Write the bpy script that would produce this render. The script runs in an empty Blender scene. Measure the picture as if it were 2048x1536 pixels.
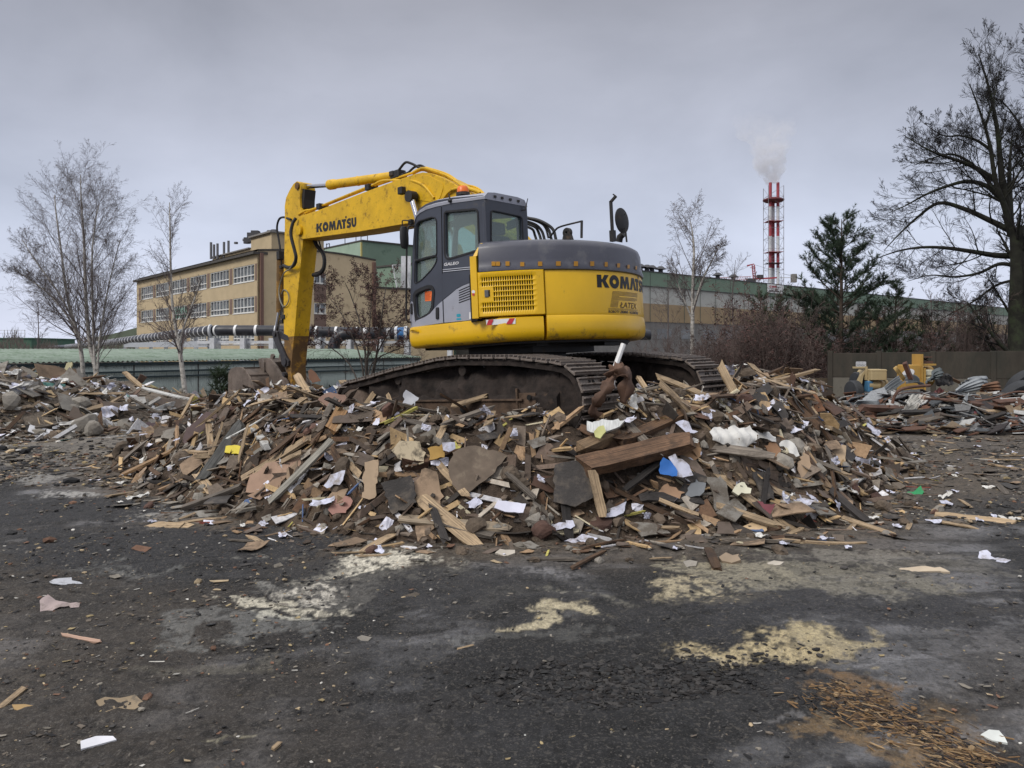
import bpy, bmesh, math, random
import numpy as np
from mathutils import Vector, Matrix, Quaternion
R_ = math.radians
random.seed(7)
SC = bpy.context.scene
COL = SC.collection

# ---------------------------------------------------------------- camera, sky, sun, exposure
F, HY, CH = 1547.0, 698.0, 1.7            # focal length in px of a 2048 px frame, horizon row, eye height
cd = bpy.data.cameras.new("camera"); cam = bpy.data.objects.new("camera", cd); COL.objects.link(cam)
cd.sensor_width = 36.0; cd.lens = 36.0 * F / 2048.0
cd.shift_y = -(768 - HY) / 2048.0
cd.clip_start = 0.05; cd.clip_end = 3000
cam.location = (0, 0, CH); cam.rotation_euler = (R_(90), 0, 0)
SC.camera = cam
SC.view_settings.view_transform = 'Standard'; SC.view_settings.look = 'None'
SC.view_settings.exposure = 0.58; SC.view_settings.gamma = 1.0
try:
    SC.cycles.max_bounces = 6; SC.cycles.diffuse_bounces = 3; SC.cycles.glossy_bounces = 3
    SC.cycles.transparent_max_bounces = 12; SC.cycles.transmission_bounces = 6; SC.cycles.volume_bounces = 2
    SC.cycles.caustics_reflective = False; SC.cycles.caustics_refractive = False
except Exception: pass

SUN_EL, SUN_AZ = 42.0, 228.0              # azimuth clockwise from +Y: behind the camera, to the left
W = bpy.data.worlds.new("World"); SC.world = W; W.use_nodes = True
nt = W.node_tree; nt.nodes.clear()
def wn(t, **k):
    n = nt.nodes.new(t)
    for a, b in k.items(): setattr(n, a, b)
    return n
def wl(a, b): nt.links.new(a, b)
out = wn('ShaderNodeOutputWorld'); bg = wn('ShaderNodeBackground'); wl(bg.outputs[0], out.inputs[0])
bg.inputs['Strength'].default_value = 0.1
sky = wn('ShaderNodeTexSky', sky_type='NISHITA'); sky.sun_disc = False
sky.sun_elevation = R_(SUN_EL); sky.sun_rotation = R_(SUN_AZ); sky.dust_density = 4.0
tc = wn('ShaderNodeTexCoord'); sep = wn('ShaderNodeSeparateXYZ'); wl(tc.outputs['Generated'], sep.inputs[0])
mp = wn('ShaderNodeMapping'); mp.inputs['Scale'].default_value = (1.0, 1.0, 2.0); wl(tc.outputs['Generated'], mp.inputs[0])
n1 = wn('ShaderNodeTexNoise'); n1.inputs['Scale'].default_value = 2.2; n1.inputs['Detail'].default_value = 6; n1.inputs['Roughness'].default_value = .52
n1.inputs['Distortion'].default_value = .2
wl(mp.outputs[0], n1.inputs['Vector'])
r1 = wn('ShaderNodeValToRGB'); wl(n1.outputs['Fac'], r1.inputs[0])
r1.color_ramp.elements[0].position = .34; r1.color_ramp.elements[0].color = (.78, .79, .81, 1)
r1.color_ramp.elements[1].position = .66; r1.color_ramp.elements[1].color = (1.08, 1.08, 1.09, 1)
r2 = wn('ShaderNodeValToRGB'); wl(sep.outputs['Z'], r2.inputs[0])   # the overcast by height: pale at the horizon, grey above, bright zenith
e = r2.color_ramp.elements
e[0].position = 0.0; e[0].color = (.58, .61, .72, 1)
e[1].position = 0.14; e[1].color = (.44, .475, .57, 1)
for p, c in ((.27, (.345, .362, .425, 1)), (.42, (.262, .268, .305, 1)), (.62, (.60, .60, .62, 1)), (1.0, (1.15, 1.15, 1.18, 1))):
    x = r2.color_ramp.elements.new(p); x.color = c
mul = wn('ShaderNodeMixRGB', blend_type='MULTIPLY'); mul.inputs[0].default_value = 1
wl(r2.outputs[0], mul.inputs[1]); wl(r1.outputs[0], mul.inputs[2])
sc_ = wn('ShaderNodeVectorMath', operation='SCALE'); sc_.inputs['Scale'].default_value = 10.0; wl(mul.outputs[0], sc_.inputs[0])
mx = wn('ShaderNodeMixRGB'); mx.inputs[0].default_value = .95
wl(sky.outputs[0], mx.inputs[1]); wl(sc_.outputs[0], mx.inputs[2]); wl(mx.outputs[0], bg.inputs[0])

sd = bpy.data.lights.new("sun", 'SUN'); sd.energy = 1.5; sd.angle = R_(22); sd.color = (1.0, .96, .90)
so = bpy.data.objects.new("sun", sd); COL.objects.link(so)
az = R_(SUN_AZ); el = R_(SUN_EL)
to_sun = Vector((math.sin(az) * math.cos(el), math.cos(az) * math.cos(el), math.sin(el)))
so.rotation_euler = to_sun.to_track_quat('Z', 'Y').to_euler(); so.location = to_sun * 60

# ---------------------------------------------------------------- helpers
def tag(o, label=None, cat=None, group=None, kind=None):
    if label: o['label'] = label
    if cat: o['category'] = cat
    if group: o['group'] = group
    if kind: o['kind'] = kind
    elif cat: o['kind'] = 'thing'
    return o
def empty(name, loc=(0, 0, 0), rot=(0, 0, 0), parent=None):
    o = bpy.data.objects.new(name, None); o.empty_display_size = .3; COL.objects.link(o)
    o.location = loc; o.rotation_euler = rot; o.parent = parent
    return o
def link(name, me, parent=None, mats=(), smooth=None):
    o = bpy.data.objects.new(name, me); COL.objects.link(o); o.parent = parent
    for m in mats: me.materials.append(m)
    if smooth is not None: auto_smooth(me, smooth)
    return o
def auto_smooth(me, ang=35):
    n = len(me.polygons)
    me.polygons.foreach_set('use_smooth', [True] * n)
    try: me.set_sharp_from_angle(angle=R_(ang))
    except Exception: pass
def copy_of(o, parent=None, loc=None, rot=None, scale=None):
    c = o.copy(); COL.objects.link(c); c.parent = parent
    if loc is not None: c.location = loc
    if rot is not None: c.rotation_euler = rot
    if scale is not None: c.scale = scale
    return c
def at(px, py, Y): return Vector(((px - 1024) / F * Y, Y, CH + (HY - py) / F * Y))
def gnd(px, py, z=0.0):
    Y = F * (CH - z) / (py - HY); return Vector(((px - 1024) / F * Y, Y, z))

_mats = {}
def M(name, col, rough=.65, metal=0.0, var=.12, vs=4.0, bump=0.0, bs=60.0, dirt=None, rnd=0.0, stretch=(1, 1, 1), grain=0.0, spec=.4, coat=0.0, low=None):
    """procedural material: base colour broken by object-space noise, optional dirt layer (colour, amount, scale), grain and bump"""
    if name in _mats: return _mats[name]
    m = bpy.data.materials.new(name); m.use_nodes = True; t = m.node_tree; N = t.nodes; L = t.links
    b = N['Principled BSDF']; b.inputs['Roughness'].default_value = rough; b.inputs['Metallic'].default_value = metal
    b.inputs['Specular IOR Level'].default_value = spec
    if coat: b.inputs['Coat Weight'].default_value = coat; b.inputs['Coat Roughness'].default_value = .25
    tcn = N.new('ShaderNodeTexCoord'); mpn = N.new('ShaderNodeMapping'); mpn.inputs['Scale'].default_value = stretch
    L.new(tcn.outputs['Object'], mpn.inputs[0]); vec = mpn.outputs[0]
    oi = N.new('ShaderNodeObjectInfo')
    if rnd:
        ad = N.new('ShaderNodeVectorMath'); ad.operation = 'ADD'
        sc = N.new('ShaderNodeMath'); sc.operation = 'MULTIPLY'; sc.inputs[1].default_value = 37.0; L.new(oi.outputs['Random'], sc.inputs[0])
        L.new(vec, ad.inputs[0]); L.new(sc.outputs[0], ad.inputs[1]); vec = ad.outputs[0]
    nz = N.new('ShaderNodeTexNoise'); nz.inputs['Scale'].default_value = vs; nz.inputs['Detail'].default_value = 6; nz.inputs['Roughness'].default_value = .65
    L.new(vec, nz.inputs['Vector'])
    mr = N.new('ShaderNodeMapRange'); mr.inputs['From Min'].default_value = .3; mr.inputs['From Max'].default_value = .7
    mr.inputs['To Min'].default_value = 1 - var * 1.6; mr.inputs['To Max'].default_value = 1 + var
    L.new(nz.outputs['Fac'], mr.inputs['Value']); val = mr.outputs[0]
    if rnd:
        mr2 = N.new('ShaderNodeMapRange'); mr2.inputs['To Min'].default_value = 1 - rnd; mr2.inputs['To Max'].default_value = 1 + rnd * .7
        L.new(oi.outputs['Random'], mr2.inputs['Value'])
        mm = N.new('ShaderNodeMath'); mm.operation = 'MULTIPLY'; L.new(val, mm.inputs[0]); L.new(mr2.outputs[0], mm.inputs[1]); val = mm.outputs[0]
    if grain:
        gm = N.new('ShaderNodeMapping'); gm.inputs['Scale'].default_value = (3, 90, 90); L.new(vec, gm.inputs[0])
        gn = N.new('ShaderNodeTexNoise'); gn.inputs['Scale'].default_value = 1.0; gn.inputs['Detail'].default_value = 4; L.new(gm.outputs[0], gn.inputs['Vector'])
        gr = N.new('ShaderNodeMapRange'); gr.inputs['From Min'].default_value = .35; gr.inputs['From Max'].default_value = .65
        gr.inputs['To Min'].default_value = 1 - grain; gr.inputs['To Max'].default_value = 1 + grain * .5; L.new(gn.outputs['Fac'], gr.inputs['Value'])
        mm = N.new('ShaderNodeMath'); mm.operation = 'MULTIPLY'; L.new(val, mm.inputs[0]); L.new(gr.outputs[0], mm.inputs[1]); val = mm.outputs[0]
    s = N.new('ShaderNodeVectorMath'); s.operation = 'SCALE'; s.inputs[0].default_value = col[:3]; L.new(val, s.inputs['Scale']); c = s.outputs[0]
    if dirt:
        dn = N.new('ShaderNodeTexNoise'); dn.inputs['Scale'].default_value = dirt[2]; dn.inputs['Detail'].default_value = 9; dn.inputs['Roughness'].default_value = .72
        L.new(vec, dn.inputs['Vector'])
        dr = N.new('ShaderNodeMapRange'); th = .68 - dirt[1] * .38
        dr.inputs['From Min'].default_value = th; dr.inputs['From Max'].default_value = th + .14; dr.inputs['To Max'].default_value = .85
        L.new(dn.outputs['Fac'], dr.inputs['Value'])
        if low:
            sz = N.new('ShaderNodeSeparateXYZ'); L.new(tcn.outputs['Object'], sz.inputs[0]); lr_ = N.new('ShaderNodeMapRange'); lr_.inputs['From Min'].default_value = low[0]; lr_.inputs['From Max'].default_value = low[1]; lr_.inputs['To Min'].default_value = low[2]; lr_.inputs['To Max'].default_value = 0
            L.new(sz.outputs['Z'], lr_.inputs['Value']); la_ = N.new('ShaderNodeMath'); L.new(dn.outputs['Fac'], la_.inputs[0]); L.new(lr_.outputs[0], la_.inputs[1]); L.new(la_.outputs[0], dr.inputs['Value'])
        mxn = N.new('ShaderNodeMixRGB'); L.new(dr.outputs[0], mxn.inputs[0]); L.new(c, mxn.inputs[1]); mxn.inputs[2].default_value = (*dirt[0], 1); c = mxn.outputs[0]
        rr = N.new('ShaderNodeMapRange'); rr.inputs['To Min'].default_value = rough; rr.inputs['To Max'].default_value = .9
        L.new(dr.outputs[0], rr.inputs['Value']); L.new(rr.outputs[0], b.inputs['Roughness'])
    L.new(c, b.inputs['Base Color'])
    if bump:
        bn = N.new('ShaderNodeTexNoise'); bn.inputs['Scale'].default_value = bs; bn.inputs['Detail'].default_value = 5; L.new(vec, bn.inputs['Vector'])
        bp = N.new('ShaderNodeBump'); bp.inputs['Strength'].default_value = bump; bp.inputs['Distance'].default_value = .02
        L.new(bn.outputs['Fac'], bp.inputs['Height']); L.new(bp.outputs[0], b.inputs['Normal'])
    _mats[name] = m
    return m
def M_attr(name, rough=.85, bump=.5, bs=120.0, fine=30.0, var=.35, spec=.25, dist=.01, grit=0):
    """colour from the mesh's own 'col' attribute, broken by fine noise in world metres"""
    m = bpy.data.materials.new(name); m.use_nodes = True; t = m.node_tree; N = t.nodes; L = t.links
    b = N['Principled BSDF']; b.inputs['Roughness'].default_value = rough; b.inputs['Specular IOR Level'].default_value = spec
    a = N.new('ShaderNodeAttribute'); a.attribute_name = 'col'
    tcn = N.new('ShaderNodeTexCoord')
    nz = N.new('ShaderNodeTexNoise'); nz.inputs['Scale'].default_value = fine; nz.inputs['Detail'].default_value = 8; nz.inputs['Roughness'].default_value = .75
    L.new(tcn.outputs['Object'], nz.inputs['Vector'])
    mr = N.new('ShaderNodeMapRange'); mr.inputs['From Min'].default_value = .3; mr.inputs['From Max'].default_value = .7
    mr.inputs['To Min'].default_value = 1 - var; mr.inputs['To Max'].default_value = 1 + var
    L.new(nz.outputs['Fac'], mr.inputs['Value'])
    s = N.new('ShaderNodeVectorMath'); s.operation = 'SCALE'; L.new(a.outputs['Color'], s.inputs[0]); L.new(mr.outputs[0], s.inputs['Scale'])
    if grit:
        for sc2, lo, hi, gc in ((grit, .57, .68, (.17, .16, .15)), (grit * .45, .58, .64, (.15, .135, .115)), (grit * .7, .41, .33, (.018, .017, .017)), (grit * .3, .40, .34, (.022, .021, .021))):
            g1 = N.new('ShaderNodeTexNoise'); g1.inputs['Scale'].default_value = sc2; g1.inputs['Detail'].default_value = 2; L.new(tcn.outputs['Object'], g1.inputs['Vector'])
            g2 = N.new('ShaderNodeMapRange'); g2.inputs['From Min'].default_value = lo; g2.inputs['From Max'].default_value = hi; g2.inputs['To Max'].default_value = .32; L.new(g1.outputs['Fac'], g2.inputs['Value'])
            s2 = N.new('ShaderNodeMixRGB'); s2.inputs[2].default_value = (*gc, 1); L.new(s.outputs[0], s2.inputs[1]); L.new(g2.outputs[0], s2.inputs[0]); s = s2
    L.new(s.outputs[0], b.inputs['Base Color'])
    bn = N.new('ShaderNodeTexNoise'); bn.inputs['Scale'].default_value = bs; bn.inputs['Detail'].default_value = 6; bn.inputs['Roughness'].default_value = .7
    L.new(tcn.outputs['Object'], bn.inputs['Vector'])
    bp = N.new('ShaderNodeBump'); bp.inputs['Strength'].default_value = bump; bp.inputs['Distance'].default_value = dist
    L.new(bn.outputs['Fac'], bp.inputs['Height']); L.new(bp.outputs[0], b.inputs['Normal'])
    return m
def M_glass(name, tint=(.75, .85, .8), alpha=.45, rough=.08):
    m = bpy.data.materials.new(name); m.use_nodes = True; t = m.node_tree; N = t.nodes; L = t.links
    N.remove(N['Principled BSDF']); o = N['Material Output']
    tr = N.new('ShaderNodeBsdfTransparent'); tr.inputs[0].default_value = (*tint, 1)
    gl = N.new('ShaderNodeBsdfGlossy'); gl.inputs['Roughness'].default_value = rough; gl.inputs[0].default_value = (.75, .78, .78, 1)
    df = N.new('ShaderNodeBsdfDiffuse'); df.inputs[0].default_value = (.46, .54, .50, 1)
    lw = N.new('ShaderNodeLayerWeight'); lw.inputs[0].default_value = .35
    m1 = N.new('ShaderNodeMixShader'); m1.inputs[0].default_value = alpha * .4; L.new(tr.outputs[0], m1.inputs[1]); L.new(df.outputs[0], m1.inputs[2])
    mr = N.new('ShaderNodeMapRange'); mr.inputs['To Min'].default_value = .05; mr.inputs['To Max'].default_value = .8; L.new(lw.outputs['Fresnel'], mr.inputs['Value'])
    m2 = N.new('ShaderNodeMixShader'); L.new(mr.outputs[0], m2.inputs[0]); L.new(m1.outputs[0], m2.inputs[1]); L.new(gl.outputs[0], m2.inputs[2])
    L.new(m2.outputs[0], o.inputs[0])
    return m

class MB:
    def __init__(s): s.v = []; s.f = []; s.m = []; s.cm = 0
    def add(s, vs, fs, mtx=None):
        o = len(s.v)
        if mtx is not None: vs = [mtx @ Vector(p) for p in vs]
        s.v.extend([tuple(p) for p in vs]); s.f.extend([tuple(i + o for i in f) for f in fs]); s.m.extend([s.cm] * len(fs))
        return s
    def box(s, c, d, mtx=None, rot=None):
        x, y, z = d[0] / 2, d[1] / 2, d[2] / 2
        vs = [Vector(p) for p in ((-x, -y, -z), (x, -y, -z), (x, y, -z), (-x, y, -z), (-x, -y, z), (x, -y, z), (x, y, z), (-x, y, z))]
        if rot is not None: vs = [rot @ p for p in vs]
        vs = [p + Vector(c) for p in vs]
        return s.add(vs, [(0, 3, 2, 1), (4, 5, 6, 7), (0, 1, 5, 4), (1, 2, 6, 5), (2, 3, 7, 6), (3, 0, 4, 7)], mtx)
    def bar(s, a, b, w, h=None, up=(0, 0, 1)):
        a, b = Vector(a), Vector(b); h = h or w; d = b - a; L = d.length
        if L < 1e-6: return s
        d.normalize(); u = Vector(up)
        if abs(d.dot(u)) > .97: u = Vector((1, 0, 0))
        sx = d.cross(u).normalized(); uz = sx.cross(d)
        m = Matrix((d, sx, uz)).transposed()
        return s.box((a + b) / 2, (L, w, h), rot=m)
    def tube(s, pts, rad, n=8, cap=True):
        pts = [Vector(p) for p in pts]; k = len(pts)
        if not hasattr(rad, '__len__'): rad = [rad] * k
        T = (pts[1] - pts[0]).normalized(); u = T.orthogonal().normalized(); rings = []; vs = []
        for i in range(k):
            t = (pts[min(i + 1, k - 1)] - pts[max(i - 1, 0)]).normalized()
            u = (u - t * u.dot(t))
            u = u.normalized() if u.length > 1e-6 else t.orthogonal().normalized()
            w = t.cross(u)
            for j in range(n):
                a = 2 * math.pi * j / n
                vs.append(pts[i] + (u * math.cos(a) + w * math.sin(a)) * rad[i])
        fs = [(i * n + j, i * n + (j + 1) % n, (i + 1) * n + (j + 1) % n, (i + 1) * n + j) for i in range(k - 1) for j in range(n)]
        if cap: fs += [tuple(range(n - 1, -1, -1)), tuple((k - 1) * n + j for j in range(n))]
        return s.add(vs, fs)
    def lathe(s, prof, c=(0, 0, 0), axis='Z', n=24):
        c = Vector(c); vs = []
        for r, h in prof:
            for j in range(n):
                a = 2 * math.pi * j / n; p = (r * math.cos(a), r * math.sin(a), h)
                if axis == 'Y': p = (p[0], p[2], -p[1])
                if axis == 'X': p = (p[2], p[1], -p[0])
                vs.append(c + Vector(p))
        k = len(prof)
        fs = [(i * n + j, i * n + (j + 1) % n, (i + 1) * n + (j + 1) % n, (i + 1) * n + j) for i in range(k - 1) for j in range(n)]
        fs += [tuple(range(n - 1, -1, -1)), tuple((k - 1) * n + j for j in range(n))]
        return s.add(vs, fs)
    def prism(s, loop, off, mtx=None):
        """loop of 3-D points pushed by the vector off"""
        a = [Vector(p) for p in loop]; o = Vector(off); n = len(a)
        vs = a + [p + o for p in a]
        fs = [tuple(range(n)), tuple(range(2 * n - 1, n - 1, -1))] + [(i + n, (i + 1) % n + n, (i + 1) % n, i) for i in range(n)]
        return s.add(vs, fs, mtx)
    def build(s, name, mats, parent=None, smooth=None, bevel=0, loc=None):
        me = bpy.data.meshes.new(name); me.from_pydata(s.v, [], s.f)
        mats = mats if isinstance(mats, (list, tuple)) else [mats]
        if len(mats) > 1: me.polygons.foreach_set('material_index', s.m)
        bm = bmesh.new(); bm.from_mesh(me); bmesh.ops.recalc_face_normals(bm, faces=bm.faces); bm.to_mesh(me); bm.free()
        o = link(name, me, parent, mats, smooth)
        if bevel:
            b = o.modifiers.new('bevel', 'BEVEL'); b.width = bevel; b.segments = 2; b.limit_method = 'ANGLE'; b.angle_limit = R_(35)
        if loc is not None: o.location = loc
        return o

def fill2d(loops, extrude=0.0, bevel=0.0):
    """2-D loops (holes allowed) -> (verts, faces) of a filled, optionally thick and bevelled plate"""
    cu = bpy.data.curves.new('tmp', 'CURVE'); cu.dimensions = '2D'; cu.fill_mode = 'BOTH' if extrude else 'FRONT'
    cu.extrude = extrude; cu.bevel_depth = bevel; cu.bevel_resolution = 1 if bevel else 0
    for lp in loops:
        sp = cu.splines.new('POLY'); sp.points.add(len(lp) - 1); sp.use_cyclic_u = True
        for i, p in enumerate(lp): sp.points[i].co = (p[0], p[1], 0, 1)
    return curve_mesh(cu)
def curve_mesh(cu):
    o = bpy.data.objects.new('tmp', cu); COL.objects.link(o)
    dg = bpy.context.evaluated_depsgraph_get(); dg.update()
    me = bpy.data.meshes.new_from_object(o.evaluated_get(dg))
    vs = [tuple(v.co) for v in me.vertices]; fs = [tuple(p.vertices) for p in me.polygons]
    bpy.data.objects.remove(o); bpy.data.curves.remove(cu); bpy.data.meshes.remove(me)
    return vs, fs
def text2d(txt, bold=0.0, shear=0.0):
    cu = bpy.data.curves.new('tmp', 'FONT'); cu.body = txt; cu.size = 1; cu.offset = bold; cu.shear = shear; cu.resolution_u = 2
    vs, fs = curve_mesh(cu)
    x0 = min(p[0] for p in vs); x1 = max(p[0] for p in vs); y0 = min(p[1] for p in vs); y1 = max(p[1] for p in vs)
    return [((p[0] - x0) / (x1 - x0), (p[1] - y0) / (y1 - y0)) for p in vs], fs
def stroke2d(pts, w):
    P_ = [Vector(p) for p in pts]; a = []; b = []
    for i in range(len(P_)):
        t = (P_[min(i + 1, len(P_) - 1)] - P_[max(i - 1, 0)]).normalized(); n = Vector((-t.y, t.x)) * w / 2
        a.append(tuple(P_[i] + n)); b.append(tuple(P_[i] - n))
    return a + b[::-1]
def round_poly(pts, r=.03, n=4):
    out = []; k = len(pts)
    for i in range(k):
        p = Vector(pts[i]); a = Vector(pts[i - 1]) - p; b = Vector(pts[(i + 1) % k]) - p
        d = min(r, a.length * .45, b.length * .45); A = p + a.normalized() * d; B = p + b.normalized() * d
        for j in range(n + 1):
            t = j / n; out.append(tuple(A * (1 - t) ** 2 + p * 2 * t * (1 - t) + B * t ** 2))
    return out
def spline(pts, n=6):
    P_ = [Vector(p) for p in pts]
    if len(P_) < 3: return P_
    Q = [P_[0] * 2 - P_[1]] + P_ + [P_[-1] * 2 - P_[-2]]; out = []
    for i in range(1, len(Q) - 2):
        for j in range(n):
            t = j / n
            out.append(.5 * ((2 * Q[i]) + (Q[i + 1] - Q[i - 1]) * t + (2 * Q[i - 1] - 5 * Q[i] + 4 * Q[i + 1] - Q[i + 2]) * t * t + (3 * Q[i] - Q[i - 1] - 3 * Q[i + 1] + Q[i + 2]) * t ** 3))
    out.append(P_[-1]); return out

# numpy value noise
def _h(ix, iy, s):
    n = (ix.astype(np.int64) * 374761393 + iy.astype(np.int64) * 668265263 + s * 974711) & 0xffffffff
    n = ((n ^ (n >> 13)) * 1274126177) & 0xffffffff
    return ((n ^ (n >> 16)) & 0xffff) / 65535.0
def vnoise(x, y, s=0):
    ix = np.floor(x); iy = np.floor(y); fx = x - ix; fy = y - iy
    fx = fx * fx * (3 - 2 * fx); fy = fy * fy * (3 - 2 * fy)
    a = _h(ix, iy, s); b = _h(ix + 1, iy, s); c = _h(ix, iy + 1, s); d = _h(ix + 1, iy + 1, s)
    return (a * (1 - fx) + b * fx) * (1 - fy) + (c * (1 - fx) + d * fx) * fy
def fbm(x, y, s=0, o=4, g=.5):
    t = 0; a = 1; n = 0
    for i in range(o):
        t = t + a * vnoise(x * 2 ** i, y * 2 ** i, s + i * 17); n += a; a *= g
    return t / n
def sstep(a, b, x):
    t = np.clip((x - a) / (b - a), 0, 1); return t * t * (3 - 2 * t)
def np_mesh(name, V, Q, cols, mat, parent=None, smooth=True):
    me = bpy.data.meshes.new(name); V = np.asarray(V, np.float32); Q = np.asarray(Q, np.int32)
    k = Q.shape[1]
    me.vertices.add(len(V)); me.vertices.foreach_set('co', V.ravel())
    me.loops.add(Q.size); me.loops.foreach_set('vertex_index', Q.ravel())
    me.polygons.add(len(Q)); me.polygons.foreach_set('loop_start', np.arange(0, Q.size, k, dtype=np.int32))
    me.polygons.foreach_set('loop_total', np.full(len(Q), k, np.int32))
    me.polygons.foreach_set('use_smooth', np.full(len(Q), smooth, bool))
    me.update(calc_edges=True); me.validate()
    if cols is not None:
        at_ = me.color_attributes.new('col', 'FLOAT_COLOR', 'POINT')
        c4 = np.ones((len(V), 4), np.float32); c4[:, :3] = cols; at_.data.foreach_set('color', c4.ravel())
    return link(name, me, parent, [mat])
# ---------------------------------------------------------------- terrain and rubble heaps
ECX, ECY, ECZ, ETH, EPI, ERO = .15, 10.3, .62, 43.0, 3.0, .5      # excavator: swing centre, heading, pitch, roll
EM = Matrix.Translation((ECX, ECY, ECZ)) @ Matrix.Rotation(R_(180 - ETH), 4, 'Z') @ Matrix.Rotation(R_(EPI), 4, 'Y') @ Matrix.Rotation(R_(-ERO), 4, 'X')
EI = EM.inverted()
def terrain(x, y):
    t = .05 * (fbm(x * .5, y * .5, 3) - .5) * 2
    t = t + .035 * (fbm(x * 2.2, y * 1.3, 9) - .5) * sstep(16, 5, np.hypot(x, y))
    drop = sstep(19.5, 25, y) * sstep(9, 4, x)                  # the works behind stand lower
    drop2 = sstep(27.5, 32, y) * sstep(4, 9, x)
    return t - 1.35 * np.maximum(drop, 0) - .9 * drop2
FOOT = [(225, 945), (330, 990), (430, 1025), (560, 1050), (700, 1075), (860, 1085), (1000, 1090), (1150, 1085), (1300, 1080), (1450, 1075), (1600, 1062), (1700, 1035), (1780, 985), (1850, 930)]
MAIN = [tuple(gnd(*p)[:2]) for p in FOOT] + [(6.6, 13.8), (4.6, 16.2), (0, 17), (-4, 16.6), (-6.3, 14.8), (-6.6, 12.6)]
LEFT = [tuple(gnd(*p)[:2]) for p in ((-260, 900), (-60, 893), (100, 880), (250, 872), (340, 868), (420, 850))] + [(-5.2, 20.2), (-8, 21.2), (-14, 21.6), (-22, 21.5), (-26, 18)]
RIGHT = [(7.2, 17.2), (9.0, 15.8), (12, 15.4), (16, 15.2), (20, 16), (20, 23), (12, 24), (8, 22.5), (7, 20)]
def sdf(poly, x, y):
    d = np.full(x.shape, 1e9); ins = np.zeros(x.shape, bool); n = len(poly)
    for i in range(n):
        ax, ay = poly[i]; bx, by = poly[(i + 1) % n]
        ex, ey = bx - ax, by - ay; t = np.clip(((x - ax) * ex + (y - ay) * ey) / (ex * ex + ey * ey), 0, 1)
        d = np.minimum(d, np.hypot(x - ax - t * ex, y - ay - t * ey))
        c = ((ay > y) != (by > y)) & (x < (bx - ax) * (y - ay) / ((by - ay) + 1e-12) + ax); ins ^= c
    return np.where(ins, d, -d)
def _cap(x, y):
    """how far the machine's two tracks press the heap down"""
    th = R_(180 - ETH); c, s = math.cos(th), math.sin(th)
    lx = (x - ECX) * c + (y - ECY) * s; ly = -(x - ECX) * s + (y - ECY) * c
    m = 0
    for sy in (-1.19, 1.19):
        m = np.maximum(m, sstep(.40, .30, np.abs(ly - sy)) * sstep(2.34, 2.2, np.abs(lx)))
    return m
def heaps(x, y):
    """height of the rubble above the terrain (0 outside the heaps)"""
    wob = .35 * (fbm(x * .9, y * .9, 21) - .5)
    d = sdf(MAIN, x, y) + wob
    top = 1.04 + .24 * (fbm(x * .55, y * .55, 5) - .5) * 2 * .6
    top = top + .30 * np.exp(-((x - 3.3) ** 2 / 1.6 + (y - 11.2) ** 2 / 2.5)) + .10 * np.exp(-((x - 1.4) ** 2 / 1.0 + (y - 8.5) ** 2 / .5)) + .30 * np.exp(-((x - .85) ** 2 + (y - 7.45) ** 2) / .30)
    top = top - .25 * sstep(-3.0, -5.5, x) - .25 * sstep(12.5, 15.5, y) - .35 * sstep(3.9, 5.5, x)
    h = top * sstep(-.05, 1.30, d) ** .85
    h = h + .16 * (fbm(x * 3.2, y * 3.2, 31) - .5) * sstep(0, .5, d)
    th = R_(180 - ETH); lx_ = (x - ECX) * math.cos(th) + (y - ECY) * math.sin(th); ly_ = -(x - ECX) * math.sin(th) + (y - ECY) * math.cos(th)
    h = h - (.20 + .30 * sstep(.7, 1.6, lx_)) * sstep(2.7, 1.9, np.abs(ly_)) * sstep(3.0, 2.4, lx_) * sstep(-1.7, -1.0, lx_) * sstep(.3, .8, h)
    cap = _cap(x, y); h = h * (1 - cap) + np.minimum(h, .66) * cap
    d2 = sdf(LEFT, x, y) + wob
    h2 = (1.03 + .22 * (fbm(x * .5, y * .5, 45) - .5) * 2 - .62 * sstep(-11.0, -6.5, x)) * sstep(-.05, 2.2, d2) + .2 * (fbm(x * 2.5, y * 2.5, 41) - .5) * sstep(0, .5, d2)
    d3 = sdf(RIGHT, x, y) + wob
    h3 = (.50 + .3 * (fbm(x * .7, y * .7, 55) - .5)) * sstep(-.05, 2.0, d3)
    return np.maximum(np.maximum(np.where(d > -.05, h, 0), np.where(d2 > -.05, h2, 0)), np.where(d3 > -.05, h3, 0))
_GX, _GY, _GS = -32.0, 1.0, .06
def _grid(fn):
    xs = _GX + np.arange(1000) * _GS; ys = _GY + np.arange(480) * _GS; A, B = np.meshgrid(xs, ys, indexing='ij'); return fn(A.ravel(), B.ravel()).reshape(A.shape)
def _lerp(G, x, y):
    u = np.clip((x - _GX) / _GS, 0, 998.99); v = np.clip((y - _GY) / _GS, 0, 478.99); i = u.astype(int); j = v.astype(int); u = u - i; v = v - j
    return (G[i, j] * (1 - u) + G[i + 1, j] * u) * (1 - v) + (G[i, j + 1] * (1 - u) + G[i + 1, j + 1] * u) * v
_HG = _grid(lambda a, b: terrain(a, b) + np.maximum(heaps(a, b), 0)); _DG = {id(MAIN): _grid(lambda a, b: sdf(MAIN, a, b)), id(LEFT): _grid(lambda a, b: sdf(LEFT, a, b))}; _CG = _grid(_cap)
def d1(poly, x, y): return float(_lerp(_DG[id(poly)], np.array([x]), np.array([y]))[0])
def hz(x, y):
    x = np.atleast_1d(np.asarray(x, float)); y = np.atleast_1d(np.asarray(y, float))
    o = np.empty(x.shape); m = (x > _GX) & (x < _GX + 59.9) & (y > _GY) & (y < _GY + 28.7); o[m] = _lerp(_HG, x[m], y[m]); k = ~m
    if k.any(): o[k] = terrain(x[k], y[k]) + np.maximum(heaps(x[k], y[k]), 0)
    return o
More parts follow.
